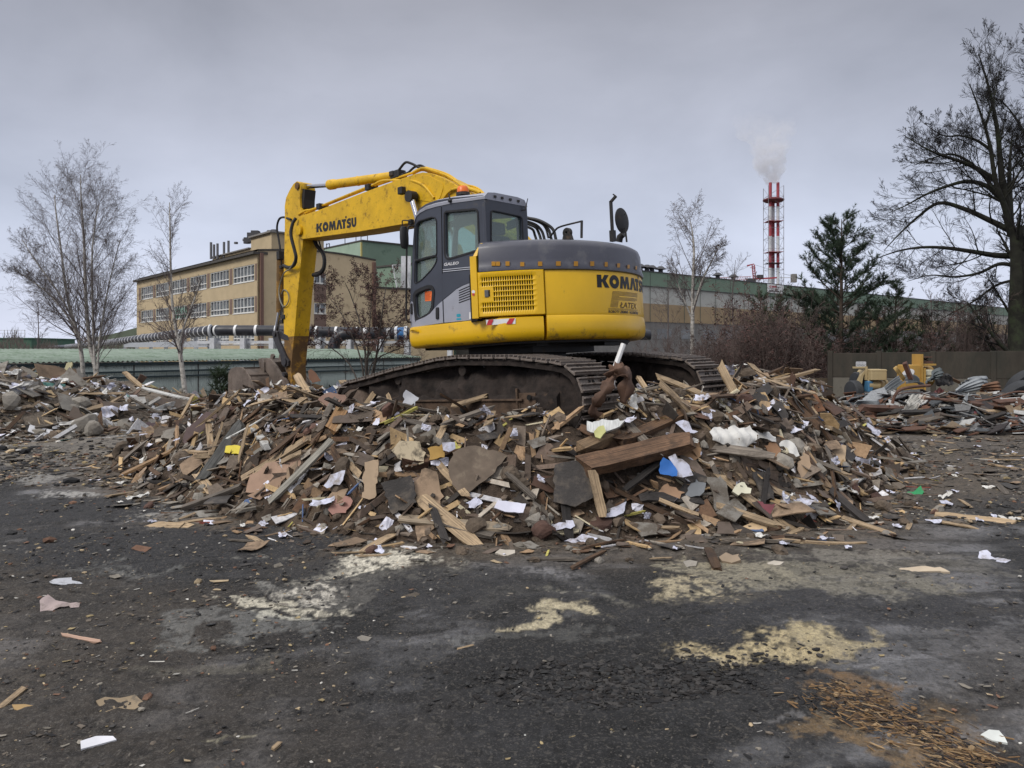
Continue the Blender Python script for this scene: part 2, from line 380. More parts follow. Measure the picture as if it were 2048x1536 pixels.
def hz1(x, y): return float(hz(x, y)[0])
def nrm1(x, y, e=.12):
    a = hz(np.array([x + e, x - e, x, x]), np.array([y, y, y + e, y - e]))
    return Vector((-(a[0] - a[1]) / (2 * e), -(a[2] - a[3]) / (2 * e), 1)).normalized()
def hit(px, py, y0=2.5, y1=30):
    """where the line of sight through a photo pixel meets the ground or a heap"""
    Y = np.geomspace(y0, y1, 700); X = (px - 1024) / F * Y; Z = CH + (HY - py) / F * Y
    g = hz(X, Y) > Z; i = int(np.argmax(g)) if g.any() else 699
    return Vector((X[i], Y[i], float(hz(X[i], Y[i])[0])))

STAINS = [  # px, py, rx, ry (ground ellipses), strength, colour, softness
    (760, 1140, 105, 36, 1.0, (.60, .56, .46)), (690, 1185, 95, 22, .95, (.60, .56, .48)), (610, 1218, 110, 12, 1.0, (.54, .50, .40)), (560, 1243, 55, 6, .9, (.5, .48, .4)), (545, 1170, 60, 10, .5, (.36, .35, .32)),
    (1150, 1240, 95, 17, .95, (.46, .40, .27)), (1090, 1195, 130, 8, .45, (.33, .31, .25)), (1560, 1322, 150, 36, 1.15, (.44, .36, .21)), (1420, 1345, 110, 22, .85, (.44, .37, .24)), (1640, 1298, 90, 20, 1.0, (.42, .35, .21)),
    (1430, 1195, 110, 26, .95, (.42, .36, .24)), (1470, 1150, 110, 30, .8, (.33, .29, .20)), (1620, 1155, 220, 34, .62, (.24, .22, .17)), (1700, 1110, 120, 14, .55, (.27, .25, .21)), (1850, 1125, 150, 20, .3, (.22, .20, .16)),
    (150, 988, 70, 8, .9, (.36, .35, .33)), (290, 1022, 110, 13, .85, (.30, .29, .27)), (60, 955, 90, 10, .7, (.30, .29, .27)), (480, 1110, 110, 8, .5, (.33, .32, .28)),
    (460, 1262, 150, 16, .55, (.20, .20, .19)), (260, 1130, 90, 18, .5, (.20, .20, .19)), (1080, 1280, 200, 14, .3, (.18, .18, .17)), (420, 1350, 160, 20, .35, (.17, .155, .12)),
    (1560, 1480, 50, 8, .4, (.25, .24, .24)), (500, 1470, 60, 9, .7, (.34, .31, .22)), (1880, 1330, 260, 60, .25, (.11, .11, .115)), (1960, 1210, 60, 14, .5, (.24, .20, .14)), (1880, 1265, 20, 6, .8, (.33, .28, .17)),
    (1740, 1400, 90, 22, .9, (.17, .105, .05)), (1800, 1385, 100, 10, .6, (.15, .10, .06)), (1740, 1500, 150, 32, .85, (.17, .115, .06)), (1900, 1480, 120, 26, .55, (.13, .09, .05)), (1680, 1465, 70, 24, .7, (.20, .15, .09)), (1850, 1525, 140, 26, .7, (.19, .125, .065)),
    (1180, 1345, 260, 52, -1.3, (.014, .014, .015)), (1400, 1390, 260, 46, -1.0, (.020, .020, .021)), (330, 1085, 360, 46, -1.1, (.022, .022, .024)), (120, 1020, 220, 32, -1.0, (.025, .025, .027)), (900, 1175, 250, 44, -.9, (.028, .028, .03)),
    (1750, 1215, 360, 38, -.9, (.030, .030, .033)), (1000, 1420, 300, 50, -.35, (.03, .03, .033)), (1560, 1255, 250, 26, -.4, (.03, .031, .036)), (620, 1145, 120, 14, -.5, (.03, .03, .032)), (1880, 1010, 200, 20, -.4, (.028, .026, .024))]
def ground_colour(x, y):
    n = len(x); c = np.empty((n, 3))
    a = fbm(x * .9, y * .5, 101); b = fbm(x * 4, y * 3, 103); f = fbm(x * 22, y * 22, 107, 3)
    w_ = fbm(x * 1.6 + 3 * a, y * 6.5, 117, 4)
    w2 = fbm(x * .55 + .9 * y, y * 3.2 - x * .8, 119, 4)
    base = (.011 + .060 * sstep(.40, .62, a)) * (.35 + 1.3 * sstep(.34, .66, w_)) + .055 * sstep(.54, .66, w2) * sstep(.35, .5, a) + .026 * (b - .5) * sstep(.3, .6, a) + .014 * (f - .5)
    base = np.maximum(base * 1.25, .014)
    c[:, 0] = base * 1.0; c[:, 1] = base * .99; c[:, 2] = base * 1.03
    br = sstep(.42, .62, fbm(x * .7 + 5, y * .6, 111)) * (.5 + .5 * sstep(-.5, -4, x)) * sstep(9, 4, y)
    near = sstep(-1.3, -.05, np.maximum(sdf(MAIN, x, y), np.maximum(sdf(LEFT, x, y), sdf(RIGHT, x, y))) + .5 * (fbm(x * 2, y * 2, 113) - .5))
    br = np.clip(br * .55 + near, 0, 1)
    right = sstep(2.8, 4.6, x) * sstep(8.0, 9.5, y); left = sstep(-3.8, -5.8, x) * sstep(10.5, 13, y)
    br = np.clip(br + right * .8, 0, 1)[:, None]
    c = c * (1 - br) + np.array([.088, .070, .052]) * (.7 + .6 * f[:, None]) * br
    lf = left[:, None] * (.45 + .55 * b[:, None]); c = c * (1 - lf) + np.array([.19, .17, .145]) * lf
    wx = x + .34 * (fbm(x * 2.5, y * 2.5, 121) - .5) * 2; wy = y + .5 * (fbm(x * 2.5, y * 2.5, 123) - .5) * 2
    edge = (fbm(x * 7, y * 7, 127, 3) - .5) * 1.3 + (fbm(x * 34, y * 34, 131, 2) - .5) * 1.3
    for (px, py, rx, ry, s, col) in STAINS:
        g = gnd(px, py); k = g.y / F; RX = rx * k * 1.05; RY = ry * k * g.y / CH
        q = np.sqrt(((wx - g.x) / RX) ** 2 + ((wy - g.y) / RY) ** 2)
        w = sstep(1.18, .78, q + edge * (.55 if s > 0 else .8) * np.clip(q, .25, 1.2)) * abs(s)
        if s > 0: w = w * np.where(f < .30, .25, 1)
        w = np.clip(w, 0, 1)[:, None]; c = c * (1 - w) + np.array(col) * w
    sp = (vnoise(x * 60, y * 60, 140) > .965) & (vnoise(x * 3, y * 3, 141) > .3)
    c[sp] = c[sp] * .35 + np.array([.30, .27, .23]) * .65
    dk = (fbm(x * 14, y * 14, 151, 3) < .36); c[dk] *= .55
    far = sstep(20, 26, y)[:, None]; c = c * (1 - far) + np.array([.10, .095, .075]) * (.6 + .8 * a[:, None]) * far
    return np.clip(c, .008, .7)
rows = np.concatenate([np.geomspace(.6, 2.3, 12), np.geomspace(2.36, 24, 470), np.geomspace(24.6, 1500, 50)])
angs = np.concatenate([np.linspace(-179.9, -62, 26), np.linspace(-58, 58, 1180), np.linspace(62, 179.9, 26)])
RR, AA = np.meshgrid(rows, np.radians(angs), indexing='ij')
X = RR * np.sin(AA); Y = RR * np.cos(AA); xf, yf = X.ravel(), Y.ravel()
Z = terrain(xf, yf) + (.010 * (fbm(xf * 9, yf * 9, 61) - .5) + .014 * (fbm(xf * 26, yf * 26, 67, 3) - .5)) * sstep(16, 9, yf)
rut = (fbm(xf * .8 + yf * .35, yf * 5.5 - xf * 1.6, 71, 3) - .5) * .035 * sstep(14, 7, yf); Z = Z + rut
nr, na = RR.shape
idx = np.arange(nr * na).reshape(nr, na)
Q = np.stack([idx[:-1, :-1], idx[:-1, 1:], idx[1:, 1:], idx[1:, :-1]], -1).reshape(-1, 4)
Q = np.concatenate([Q, np.stack([idx[:-1, -1], idx[:-1, 0], idx[1:, 0], idx[1:, -1]], -1).reshape(-1, 4)])
cen = len(xf); V = np.column_stack([xf, yf, Z]); V = np.vstack([V, [[0, 0, 0]]])
cols = np.vstack([ground_colour(xf, yf), [[.05, .05, .05]]])
gm = M_attr("wet_dirty_asphalt", rough=.78, bump=.9, bs=70, fine=30, var=.5, spec=.35, dist=.02, grit=95)
gr = np_mesh("ground", V, Q, cols, gm); tag(gr, kind='structure')

# heap bodies: soil and fines under the loose pieces
soil = M_attr("rubble_soil", rough=.95, bump=1.0, bs=30, fine=14, var=.5, dist=.05)
def heap_mesh(name, poly, label, tint):
    p = np.array(poly); x0, y0 = p.min(0) - .5; x1, y1 = p.max(0) + .5; st = .07 if name == 'rubble_heap' and label.startswith('big') else .10
    xs = np.arange(x0, x1, st); ys = np.arange(y0, y1, st); GX, GY = np.meshgrid(xs, ys, indexing='ij'); gx, gy = GX.ravel(), GY.ravel()
    gx = gx + st * .35 * (_h(gx / st, gy / st, 5) - .5); d = sdf(poly, gx, gy)
    h = np.maximum(heaps(gx, gy), 0); keep = (d > -.55)
    z = terrain(gx, gy) + h + (fbm(gx * 8, gy * 8, 77) - .5) * .12 * sstep(0, .15, h) + (fbm(gx * 19, gy * 19, 79) - .5) * .07 * sstep(0, .15, h) - .06 * (h < .015)
    n0, n1_ = GX.shape; ix = np.arange(n0 * n1_).reshape(n0, n1_)
    q = np.stack([ix[:-1, :-1], ix[1:, :-1], ix[1:, 1:], ix[:-1, 1:]], -1).reshape(-1, 4); q = q[keep[q].all(1)]
    used = np.unique(q); rm = np.zeros(len(gx), int); rm[used] = np.arange(len(used)); q = rm[q]
    gx, gy, z = gx[used], gy[used], z[used]
    a = fbm(gx * 2.5, gy * 2.5, 83)[:, None]; b = fbm(gx * 9, gy * 9, 89)[:, None]
    c = np.array(tint) * (.55 + .9 * a) * (.7 + .6 * b); c = np.where(a > .62, c * .7 + np.array([.16, .12, .08]) * .3, c)
    o = np_mesh(name, np.column_stack([gx, gy, z]), q, c, soil); return tag(o, label, 'rubble', kind='stuff')
heap_mesh('rubble_heap', MAIN, 'big heap of crushed demolition rubble and soil under the yellow excavator', (.085, .062, .045))
heap_mesh('rubble_heap', LEFT, 'lower rubble heap in front of the long green roofed shed', (.15, .125, .10))
heap_mesh('scrap_heap_soil', RIGHT, 'dark soil mound carrying the twisted scrap sheets by the concrete wall', (.055, .045, .038))
# ---------------------------------------------------------------- the excavator (local frame: x forward, y to its left = towards us, z up)
EO = EI @ Vector((0, 0, CH)); E3 = EI.to_3x3()
def _ray(px, py): return E3 @ Vector(((px - 1024) / F, 1, (HY - py) / F))
def Pl(px, py, l): d = _ray(px, py); return EO + d * ((l - EO.y) / d.y)
def Px(px, py, x): d = _ray(px, py); return EO + d * ((x - EO.x) / d.x)
def Pz(px, py, z): d = _ray(px, py); return EO + d * ((z - EO.z) / d.z)
def Pc(px, py, r):
    d = _ray(px, py); a = d.x ** 2 + d.y ** 2; b = 2 * (EO.x * d.x + EO.y * d.y); c = EO.x ** 2 + EO.y ** 2 - r * r
    D = max(b * b - 4 * a * c, 0); return EO + d * ((-b - math.sqrt(D)) / (2 * a))
YEL = M('yellow_paint', (.70, .415, .006), rough=.38, var=.05, vs=2, dirt=((.12, .075, .035), .17, 5.5), bump=.04, bs=25, coat=.25, low=(1.12, 1.27, .13))
YELD = M('worn_yellow_paint', (.62, .37, .008), rough=.5, var=.14, vs=3, dirt=((.12, .065, .025), .36, 8.0), bump=.15, bs=35)
YELM = M('muddy_yellow_paint', (.42, .22, .02), rough=.7, var=.3, vs=5, dirt=((.085, .05, .028), .85, 4.0), bump=.4, bs=30)
DGR = M('dark_blue_grey_paint', (.040, .045, .062), rough=.42, var=.12, vs=2.5, dirt=((.10, .09, .08), .14, 3.5), coat=.2)
HGR = M('hood_grey_paint', (.072, .074, .095), rough=.40, var=.10, vs=2, dirt=((.13, .13, .14), .40, 3.2), coat=.2)
SLV = M('silver_grey_paint', (.30, .31, .36), rough=.45, var=.07, vs=3, dirt=((.12, .10, .08), .22, 4))
RUB = M('black_rubber', (.016, .016, .018), rough=.6, var=.3, vs=12)
BLK = M('black_steel', (.018, .017, .017), rough=.55, var=.3, vs=8, dirt=((.09, .06, .04), .3, 6))
STL = M('bare_shiny_rod', (.55, .55, .58), rough=.18, metal=1, var=.05)
SHO = M('worn_track_steel', (.20, .17, .15), rough=.55, metal=.35, var=.30, vs=9, dirt=((.085, .062, .048), .55, 9), bump=.3, bs=50)
MUD = M('caked_mud', (.026, .019, .016), rough=.95, var=.45, vs=7, bump=1.0, bs=14, dirt=((.11, .07, .045), .28, 2.2))
MUD2 = M('dry_brown_mud', (.085, .055, .036), rough=.95, var=.35, vs=5, bump=.8, bs=18, dirt=((.04, .028, .02), .45, 3))
BKT = M('worn_bucket_steel', (.145, .115, .095), rough=.6, metal=.2, var=.30, vs=3, dirt=((.06, .04, .03), .4, 3.5), bump=.25, bs=22)
LNK = M('dark_greasy_steel', (.030, .028, .032), rough=.5, var=.3, vs=9, dirt=((.10, .085, .07), .35, 8))
GLA = M_glass('cab_glass', (.74, .88, .84), .40)
DKG = M('dark_hollow', (.006, .006, .006), rough=.9, var=.2)
INK = M('black_lettering', (.010, .010, .012), rough=.45, var=.1)
WHT = M('white_sticker', (.70, .70, .70), rough=.5, var=.08)
RED = M('red_reflector', (.50, .035, .05), rough=.35, var=.1)
ORA = M('orange_plastic', (.75, .16, .02), rough=.35, var=.1)
REF = M('amber_reflector', (.42, .20, .015), rough=.35, var=.12)
TEA = M('teal_sticker', (.02, .28, .38), rough=.4, var=.1)
SEATM = M('seat_cloth', (.05, .05, .055), rough=.8)
ex = empty('excavator'); ex.matrix_world = EM
tag(ex, 'big yellow tracked excavator with grey cab standing on top of the rubble heap', 'excavator')

def plate(name, loops, fm, thick, mat, parent, bevel=0, smooth=30):
    """filled outline(s) given in 2-D; fm maps (u, v, w) to local space, w = depth of the plate"""
    vs, fs = fill2d(loops, thick / 2 - bevel, bevel)
    mb = MB(); mb.add([fm(p[0], p[1], p[2]) for p in vs], fs); return mb.build(name, mat, parent, smooth)
def side(l): return lambda u, v, w: Vector((u, l + w, v))
def pxl(pts, l): return [(lambda q: (q.x, q.z))(Pl(a, b, l)) for a, b in pts]

# --- body plan: side line, then the round tail, then the far side
RB, HW = 1.655, 1.36
def plan(r=RB, hw=HW, xf=.70, rc=.14, step=4, far=True):
    """list of (x, y) from the front near corner round the tail to the far front corner"""
    p = [(xf - rc + rc * math.sin(R_(a)), hw - rc + rc * math.cos(R_(a))) for a in (90, 65, 40, 20)] + [(xf - rc, hw)]
    a0 = math.degrees(math.asin(hw / r))
    p += [(.2, hw), (-.3, hw), (-.62, hw)]
    p += [(-r * math.cos(R_(a)), r * math.sin(R_(a))) for a in np.arange(a0, -a0 - .1, -step)]
    p += [(-.3, -hw), (xf - rc, -hw)] + [(xf - rc + rc * math.sin(R_(a)), -hw + rc - rc * math.cos(R_(a))) for a in (20, 40, 65, 90)]
    return p
def sweep(path, prof, closed=True, cap_top=True, cap_bot=True):
    """profile [(offset outwards, z)] carried along the plan path"""
    n = len(path); P_ = [Vector(q) for q in path]; N_ = []
    for i in range(n):
        a = P_[i - 1] if (closed or i) else P_[i]; b = P_[(i + 1) % n] if (closed or i < n - 1) else P_[i]
        t = (b - a).normalized(); N_.append(Vector((-t.y, t.x)) * -1)
    vs = []; k = len(prof)
    cx = sum(q.x for q in P_) / n; cy = sum(q.y for q in P_) / n
    for i in range(n):
        nn = N_[i]
        if nn.dot(P_[i] - Vector((cx, cy))) < 0: nn = -nn
        vs += [Vector((P_[i].x + nn.x * o, P_[i].y + nn.y * o, z)) for o, z in prof]
    fs = []
    for i in range(n if closed else n - 1):
        j = (i + 1) % n
        fs += [(i * k + a, j * k + a, j * k + a + 1, i * k + a + 1) for a in range(k - 1)]
    if cap_top: fs.append(tuple(i * k + k - 1 for i in range(n)))
    if cap_bot: fs.append(tuple(i * k for i in range(n)))
    return vs, fs
def seg(a0, a1, r=RB, step=2.5):
    n = max(2, int(abs(a1 - a0) / step) + 1); return [(-r * math.cos(R_(a)), r * math.sin(R_(a))) for a in np.linspace(a0, a1, n)]
Z0, Z1, Z2, Z3 = 1.13, 1.40, 1.93, 2.28
a_seam = 47.5 if False else math.degrees(math.atan2(Pc(1091, 600, RB).y, -Pc(1091, 600, RB).x))
a_far = -62.0
low = [(-.16, Z0 - .005), (-.05, Z0), (-.005, Z0 + .035), (.012, Z0 + .10), (.012, Z1 - .10), (.004, Z1 - .012), (-.012, Z1)]
# inner deck filling the middle (dark frame underneath)
mb = MB(); v_, f_ = sweep(plan(), [(-.20, Z0 - .03), (-.20, Z1 - .02)]); mb.add(v_, f_); mb.build('deck_frame', BLK, ex)
# near skirt: from the front corner to the counterweight seam
pp = [q for q in plan(step=2.5)]
ns = [q for q in pp if q[1] > 0 and (q[0] > -.9 or math.degrees(math.atan2(q[1], -q[0])) > a_seam + .6)]
inner = [(-.25, Z0)] ; k_low = [(-.25, Z0)] + low + [(-.25, Z1)]
def part_sweep(name, path, prof, mat, parent=ex, smooth=40):
    mb = MB(); v_, f_ = sweep(path, prof, closed=False, cap_top=False, cap_bot=False); k = len(prof); n = len(path)
    f_ += [tuple(range(k)), tuple((n - 1) * k + i for i in range(k))]
    f_ += [(i * k, (i + 1) * k, (i + 1) * k + k - 1, i * k + k - 1) for i in range(n - 1)]
    mb.add(v_, f_); return mb.build(name, mat, parent, smooth)
sk = part_sweep('side_skirt', ns, k_low, YEL)
fs_ = [q for q in pp if q[1] < 0 and (q[0] > -.9 or math.degrees(math.atan2(q[1], -q[0])) < a_far)]
part_sweep('side_skirt', fs_, k_low, YEL)
# counterweight: the round tail, lower band and main face in one casting with a crease
cwp = [(-.35, Z0)] + low[:-1] + [(-.004, Z1), (-.002, Z1 + .012), (0, Z1 + .03), (0, Z2 - .05), (-.012, Z2 - .012), (-.05, Z2), (-.35, Z2)]
cw = part_sweep('counterweight', seg(a_seam - .15, a_far), cwp, YEL)
# rear hood over the engine: dark grey with a rounded shoulder
ang_h0 = math.degrees(math.atan2(Pc(957, 520, RB).y, -Pc(957, 520, RB).x))
hoodp = [(-.02, Z2 - .02), (.012, Z2 - .005), (.016, Z2 + .03), (.004, Z2 + .06), (-.002, Z2 + .12), (-.010, Z3 - .09), (-.03, Z3 - .035), (-.075, Z3 - .006), (-.14, Z3), (-.5, Z3 + .02)]
hp = seg(ang_h0, -66)
hood = part_sweep('engine_hood', hp, hoodp + [(-.5, Z2 - .02)], HGR)
mb = MB(); inn = [(-(RB - .48) * math.cos(R_(a)), (RB - .48) * math.sin(R_(a))) for a in np.linspace(ang_h0, -66, 20)]
mb.prism([Vector((x, y, Z2)) for x, y in inn] + [Vector((-.12, -1.05, Z2)), Vector((-.12, .95, Z2))], (0, 0, Z3 + .021 - Z2)); mb.build('hood_top', HGR, ex, 30)
# far side boxes (tank and tool box) and the bay under the hood
mb = MB(); mb.box((.10, -.94, (Z1 + Z2) / 2 + .05), (1.1, .80, Z2 - Z1 + .10)); mb.build('fuel_tank', YEL, ex, bevel=.03)
mb = MB(); mb.prism([Vector((x, y, Z1 - .02)) for x, y in [(-(RB - .12) * math.cos(R_(a)), (RB - .12) * math.sin(R_(a))) for a in np.linspace(68, -66, 24)] + [(-.2, -1.2), (-.2, 1.12)]], (0, 0, Z2 - Z1 + .02)); mb.build('engine_bay', DKG, ex)
# grille door on the round side
gA0 = math.degrees(math.atan2(Pc(957, 590, RB).y, -Pc(957, 590, RB).x)); gA1 = a_seam + .35
def cyl(a, z, r): return Vector((-r * math.cos(R_(a)), r * math.sin(R_(a)), z))
def grid_door():
    nc, nr_ = 22, 7; r = RB
    u0, u1 = .055, .835; v0, v1 = .10, .90
    us = [0, .02]; cell = (u1 - u0) / nc
    for c in range(nc): us += [u0 + cell * (c + .27), u0 + cell * (c + .84)]
    us += [.9, .985, 1]; vv = [0, .02]; ch = (v1 - v0) / nr_
    for q in range(nr_): vv += [v0 + ch * (q + .09), v0 + ch * (q + .88)]
    vv += [.98, 1]
    mb = MB(); A = lambda u: gA0 + (gA1 - gA0) * u; Zv = lambda v: Z1 + .012 + (Z2 - .012 - Z1 - .012) * v
    nu, nv = len(us), len(vv); vs = []
    for v in vv:
        for u in us:
            edge = u in (0, 1) or v in (0, 1); vs.append(cyl(A(u), Zv(v), r + (.0 if edge else .012)))
    fs = []
    for j in range(nv - 1):
        for i in range(nu - 1):
            hc = i >= 2 and (i - 2) % 2 == 0 and (i - 2) // 2 < nc; hr = j >= 2 and (j - 2) % 2 == 0 and (j - 2) // 2 < nr_
            if hc and hr and not ((i - 2) // 2 < 5 and (j - 2) // 2 in (2, 3, 4)): continue
            fs.append((j * nu + i, j * nu + i + 1, (j + 1) * nu + i + 1, (j + 1) * nu + i))
    mb.add(vs, fs); o = mb.build('grille_door', YEL, ex, 30)
    s = o.modifiers.new('thick', 'SOLIDIFY'); s.thickness = .014; s.offset = 0
    return o, A, Zv
gd, GA, GZ = grid_door()
bk = MB(); bk.add([cyl(a, z, RB - .05) for a in np.linspace(gA0 + .5, gA1 - .5, 8) for z in (Z1 + .02, Z2 - .02)], [(2 * i, 2 * i + 2, 2 * i + 3, 2 * i + 1) for i in range(7)])
o_ = bk.build('radiator_core', M('radiator', (.02, .013, .006), rough=.8, var=.6, vs=18), gd); o_.modifiers.new('t', 'SOLIDIFY').thickness = .02
# lock plate in its recess
def cbox(u0, u1, v0, v1, r0, r1, name, mat, parent, bevel=.004):
    mb = MB(); vs = [cyl(GA(u), GZ(v), r) for r in (r0, r1) for u, v in ((u0, v0), (u1, v0), (u1, v1), (u0, v1))]
    mb.add(vs, [(0, 1, 2, 3), (7, 6, 5, 4), (0, 4, 5, 1), (1, 5, 6, 2), (2, 6, 7, 3), (3, 7, 4, 0)]); return mb.build(name, mat, parent, bevel=bevel)
lr = cbox(.07, .235, .42, .63, RB + .006, RB + .020, 'lock_recess', YEL, gd)
cbox(.105, .165, .44, .60, RB + .018, RB + .03, 'lock_plate', M('lock_grey', (.10, .10, .10), rough=.5), gd)
cbox(.168, .185, .45, .60, RB + .012, RB + .026, 'lock_slot', DKG, gd)
# yellow strip between cab side and grille door, running up over the hood's end
a_s0 = math.degrees(math.atan2(Pc(942, 560, RB).y, -Pc(942, 560, RB).x)); a_s1 = gA0 + .25
mb = MB(); vs = []; fs = []; rr = [(Z1 + .004, 0, 0), (Z2 - .05, 0, 0), (Z2 + .18, 0, 0), (Z3 - .17, -.01, -1.2), (Z3 - .07, -.03, -3.2), (Z3 - .02, -.06, -5.0)]
for z, dr, da in rr:
    for a in (a_s0, a_s1): vs.append(cyl(a + (da if a == a_s0 else da * .3), z, RB + .012 + dr)); vs.append(cyl(a + (da if a == a_s0 else da * .3), z, RB - .10 + dr))
for i in range(len(rr) - 1):
    b = 4 * i; c = b + 4; fs += [(b, b + 2, c + 2, c), (b + 1, b, c, c + 1), (b + 2, b + 3, c + 3, c + 2), (b + 3, b + 1, c + 1, c + 3)]
fs += [(0, 1, 3, 2), (4 * len(rr) - 4, 4 * len(rr) - 2, 4 * len(rr) - 1, 4 * len(rr) - 3)]
mb.add(vs, fs); mb.build('corner_strip', YEL, ex, 50)
for cy_, rad, mt in ((583.5, 3.4, WHT), (588.8, 2.6, RED)):
    vs, fs = fill2d([[(950 - 3.3 + rad * math.cos(t), cy_ + rad * math.sin(t)) for t in np.linspace(0, 6.28, 17)[:-1]]])
    mb = MB(); mb.add([Pc(p[0], p[1], RB + .0145 + (.002 if mt is RED else 0)) for p in vs], fs); mb.build('round_sticker', mt, ex)
# reflective squares on the hood, red and white band on the skirt
for u0, u1, v0, v1 in ((983, 991, 523, 531.5), (991.8, 1000, 523, 531.5), (1011, 1019, 522.5, 531.5), (1040.5, 1048.5, 524, 532.5), (1076, 1084.5, 523, 532), (1112, 1121.5, 522.5, 531.5), (1147.8, 1156, 522.5, 532), (1180.5, 1188.5, 522.7, 532), (1209.5, 1215.5, 524, 533), (1234.5, 1240, 526.6, 535), (1255, 1259.5, 529.5, 537), (1271, 1274, 532, 539)):
    vs = [Pc(u, v, RB + .008) for u, v in ((u0, v1), (u1, v1), (u1, v0), (u0, v0))] + [Pc(u, v, RB + .020) for u, v in ((u0, v1), (u1, v1), (u1, v0), (u0, v0))]
    mb = MB(); mb.add(vs, [(0, 1, 2, 3), (7, 6, 5, 4), (0, 4, 5, 1), (1, 5, 6, 2), (2, 6, 7, 3), (3, 7, 4, 0)]); mb.build('reflector', REF, hood)
def decal(name, loops, r, mat, parent, sub=2):
    vs, fs = fill2d(loops); mb = MB(); mb.add([Pc(p[0], p[1], r) for p in vs], fs); return mb.build(name, mat, parent)
RS = RB + .0165
bd = decal('warning_band', [[(971.6, 639.8), (1031, 636.2), (1031, 647.6), (973, 650.3)]], RS, WHT, sk)
decal('red_stripe', [[(977, 639.6), (987, 639), (982.5, 650), (973, 650.4)]], RS + .002, RED, sk); decal('red_stripe', [[(1019, 637), (1029.5, 636.4), (1023.5, 648), (1012, 648.5)]], RS + .002, RED, sk)
# heavy letters of the maker's word
def word_glyphs():
    circ = lambda cx, cy, rx, ry, n=22: [(cx + rx * math.cos(t), cy + ry * math.sin(t)) for t in np.linspace(0, 2 * math.pi, n + 1)[:-1]]
    K_ = [[(0, 0), (.34, 0), (.34, .38), (.40, .46), (.58, 0), (.95, 0), (.66, .55), (.93, 1), (.56, 1), (.40, .64), (.34, .70), (.34, 1), (0, 1)]]
    O_ = [circ(.42, .5, .44, .54), circ(.42, .5, .15, .18)]
    M_ = [[(0, 0), (.28, 0), (.32, .50), (.46, .02), (.62, .02), (.76, .50), (.80, 0), (1.08, 0), (.96, 1), (.66, 1), (.54, .55), (.42, 1), (.12, 1)]]
    A_ = [[(0, 0), (.32, 0), (.48, .60), (.64, 0), (.96, 0), (.66, 1), (.30, 1)]]
    T_ = [[(.17, 0), (.50, 0), (.50, .74), (.66, .74), (.66, 1), (0, 1), (0, .74), (.17, .74)], [(.56, 1.07), (.76, 1.07), (.76, 1.30), (.56, 1.30)]]
    S_ = [stroke2d([(.66, .80), (.52, .875), (.34, .875), (.18, .78), (.17, .66), (.28, .56), (.48, .46), (.58, .34), (.56, .20), (.42, .12), (.24, .12), (.06, .20)], .27)]
    U_ = [stroke2d([(.15, 1), (.15, .38), (.22, .20), (.38, .12), (.54, .20), (.61, .38), (.61, 1)], .29)]
    out = []; x = 0
    for g, w in ((K_, .98), (O_, .92), (M_, 1.12), (A_, .98 - .12), (T_, .72), (S_, .76), (U_, .76)):
        out.append([[(a + x, b) for a, b in lp] for lp in g]); x += w
    return out, x - .0
def wordmark(mapf, name, parent, split=6):
    gl, wd = word_glyphs(); mb = MB()
    for g in gl:
        vs, fs = fill2d([[(a / wd, b) for a, b in lp] for lp in g]); bm = bmesh.new(); bv = [bm.verts.new(p) for p in vs]
        for f in fs:
            try: bm.faces.new([bv[i] for i in f])
            except Exception: pass
        for i in range(1, 48): bmesh.ops.bisect_plane(bm, geom=bm.verts[:] + bm.edges[:] + bm.faces[:], plane_co=(i / 48, 0, 0), plane_no=(1, 0, 0))
        bm.verts.index_update(); mb.add([mapf(v.co.x, v.co.y) for v in bm.verts], [[v.index for v in f.verts] for f in bm.faces]); bm.free()
    return mb.build(name, INK, parent)
def on_tail(a0, a1, z0, z1, r):     # (u, v) in 0..1 -> tail surface
    return lambda u, v: cyl(a0 + (a1 - a0) * u, z0 + (z1 - z0) * v, r)
def tail_ang(px, py=600): q = Pc(px, py, RB); return math.degrees(math.atan2(q.y, -q.x)), q.z
aK, zK1 = tail_ang(1193, 549); _, zK0 = tail_ang(1193, 574.5); aU = aK - 44
wordmark(on_tail(aK, aU, zK0, zK1, RB + .003), 'lettering', cw)
# striped emblem and small lettering below the word
def stripes(rects, mapf, name, mat, parent):
    mb = MB()
    for (x0, x1, y0, h, dy) in rects:
        n = 5
        vs = [mapf(x0 + (x1 - x0) * i / n, y0 + dy * i / n + hh) for i in range(n + 1) for hh in (0, h)]
        mb.add(vs, [(2 * i, 2 * i + 2, 2 * i + 3, 2 * i + 1) for i in range(n)])
    return mb.build(name, mat, parent)
a1_, zt = tail_ang(1220, 581); a2_, _ = tail_ang(1274.3, 600); _, zb = tail_ang(1220, 616); _, zw = tail_ang(1220, 627)
em = on_tail(a1_, a2_, zb, zt, RB + .003)
SHW = .10
sh = lambda u, v: em(u + SHW * (v - .5), v)
rc = []
for i in range(14):
    y = .06 + i * .068
    if i >= 10: rc.append((.02, .98, y - .00, .026, .02))
    elif i in (6, 7, 8): rc.append((.02, .97 - (i == 6) * .1, y, .026, .03))
    else: rc.append((.02, .24, y, .026, .0))
rc += [(-.02, 1.02, -.03, .018, 0), (-.02, 1.02, -.085, .018, 0)]
stripes(rc, sh, 'emblem', M('faded_brown_ink', (.10, .055, .01), rough=.5), cw)
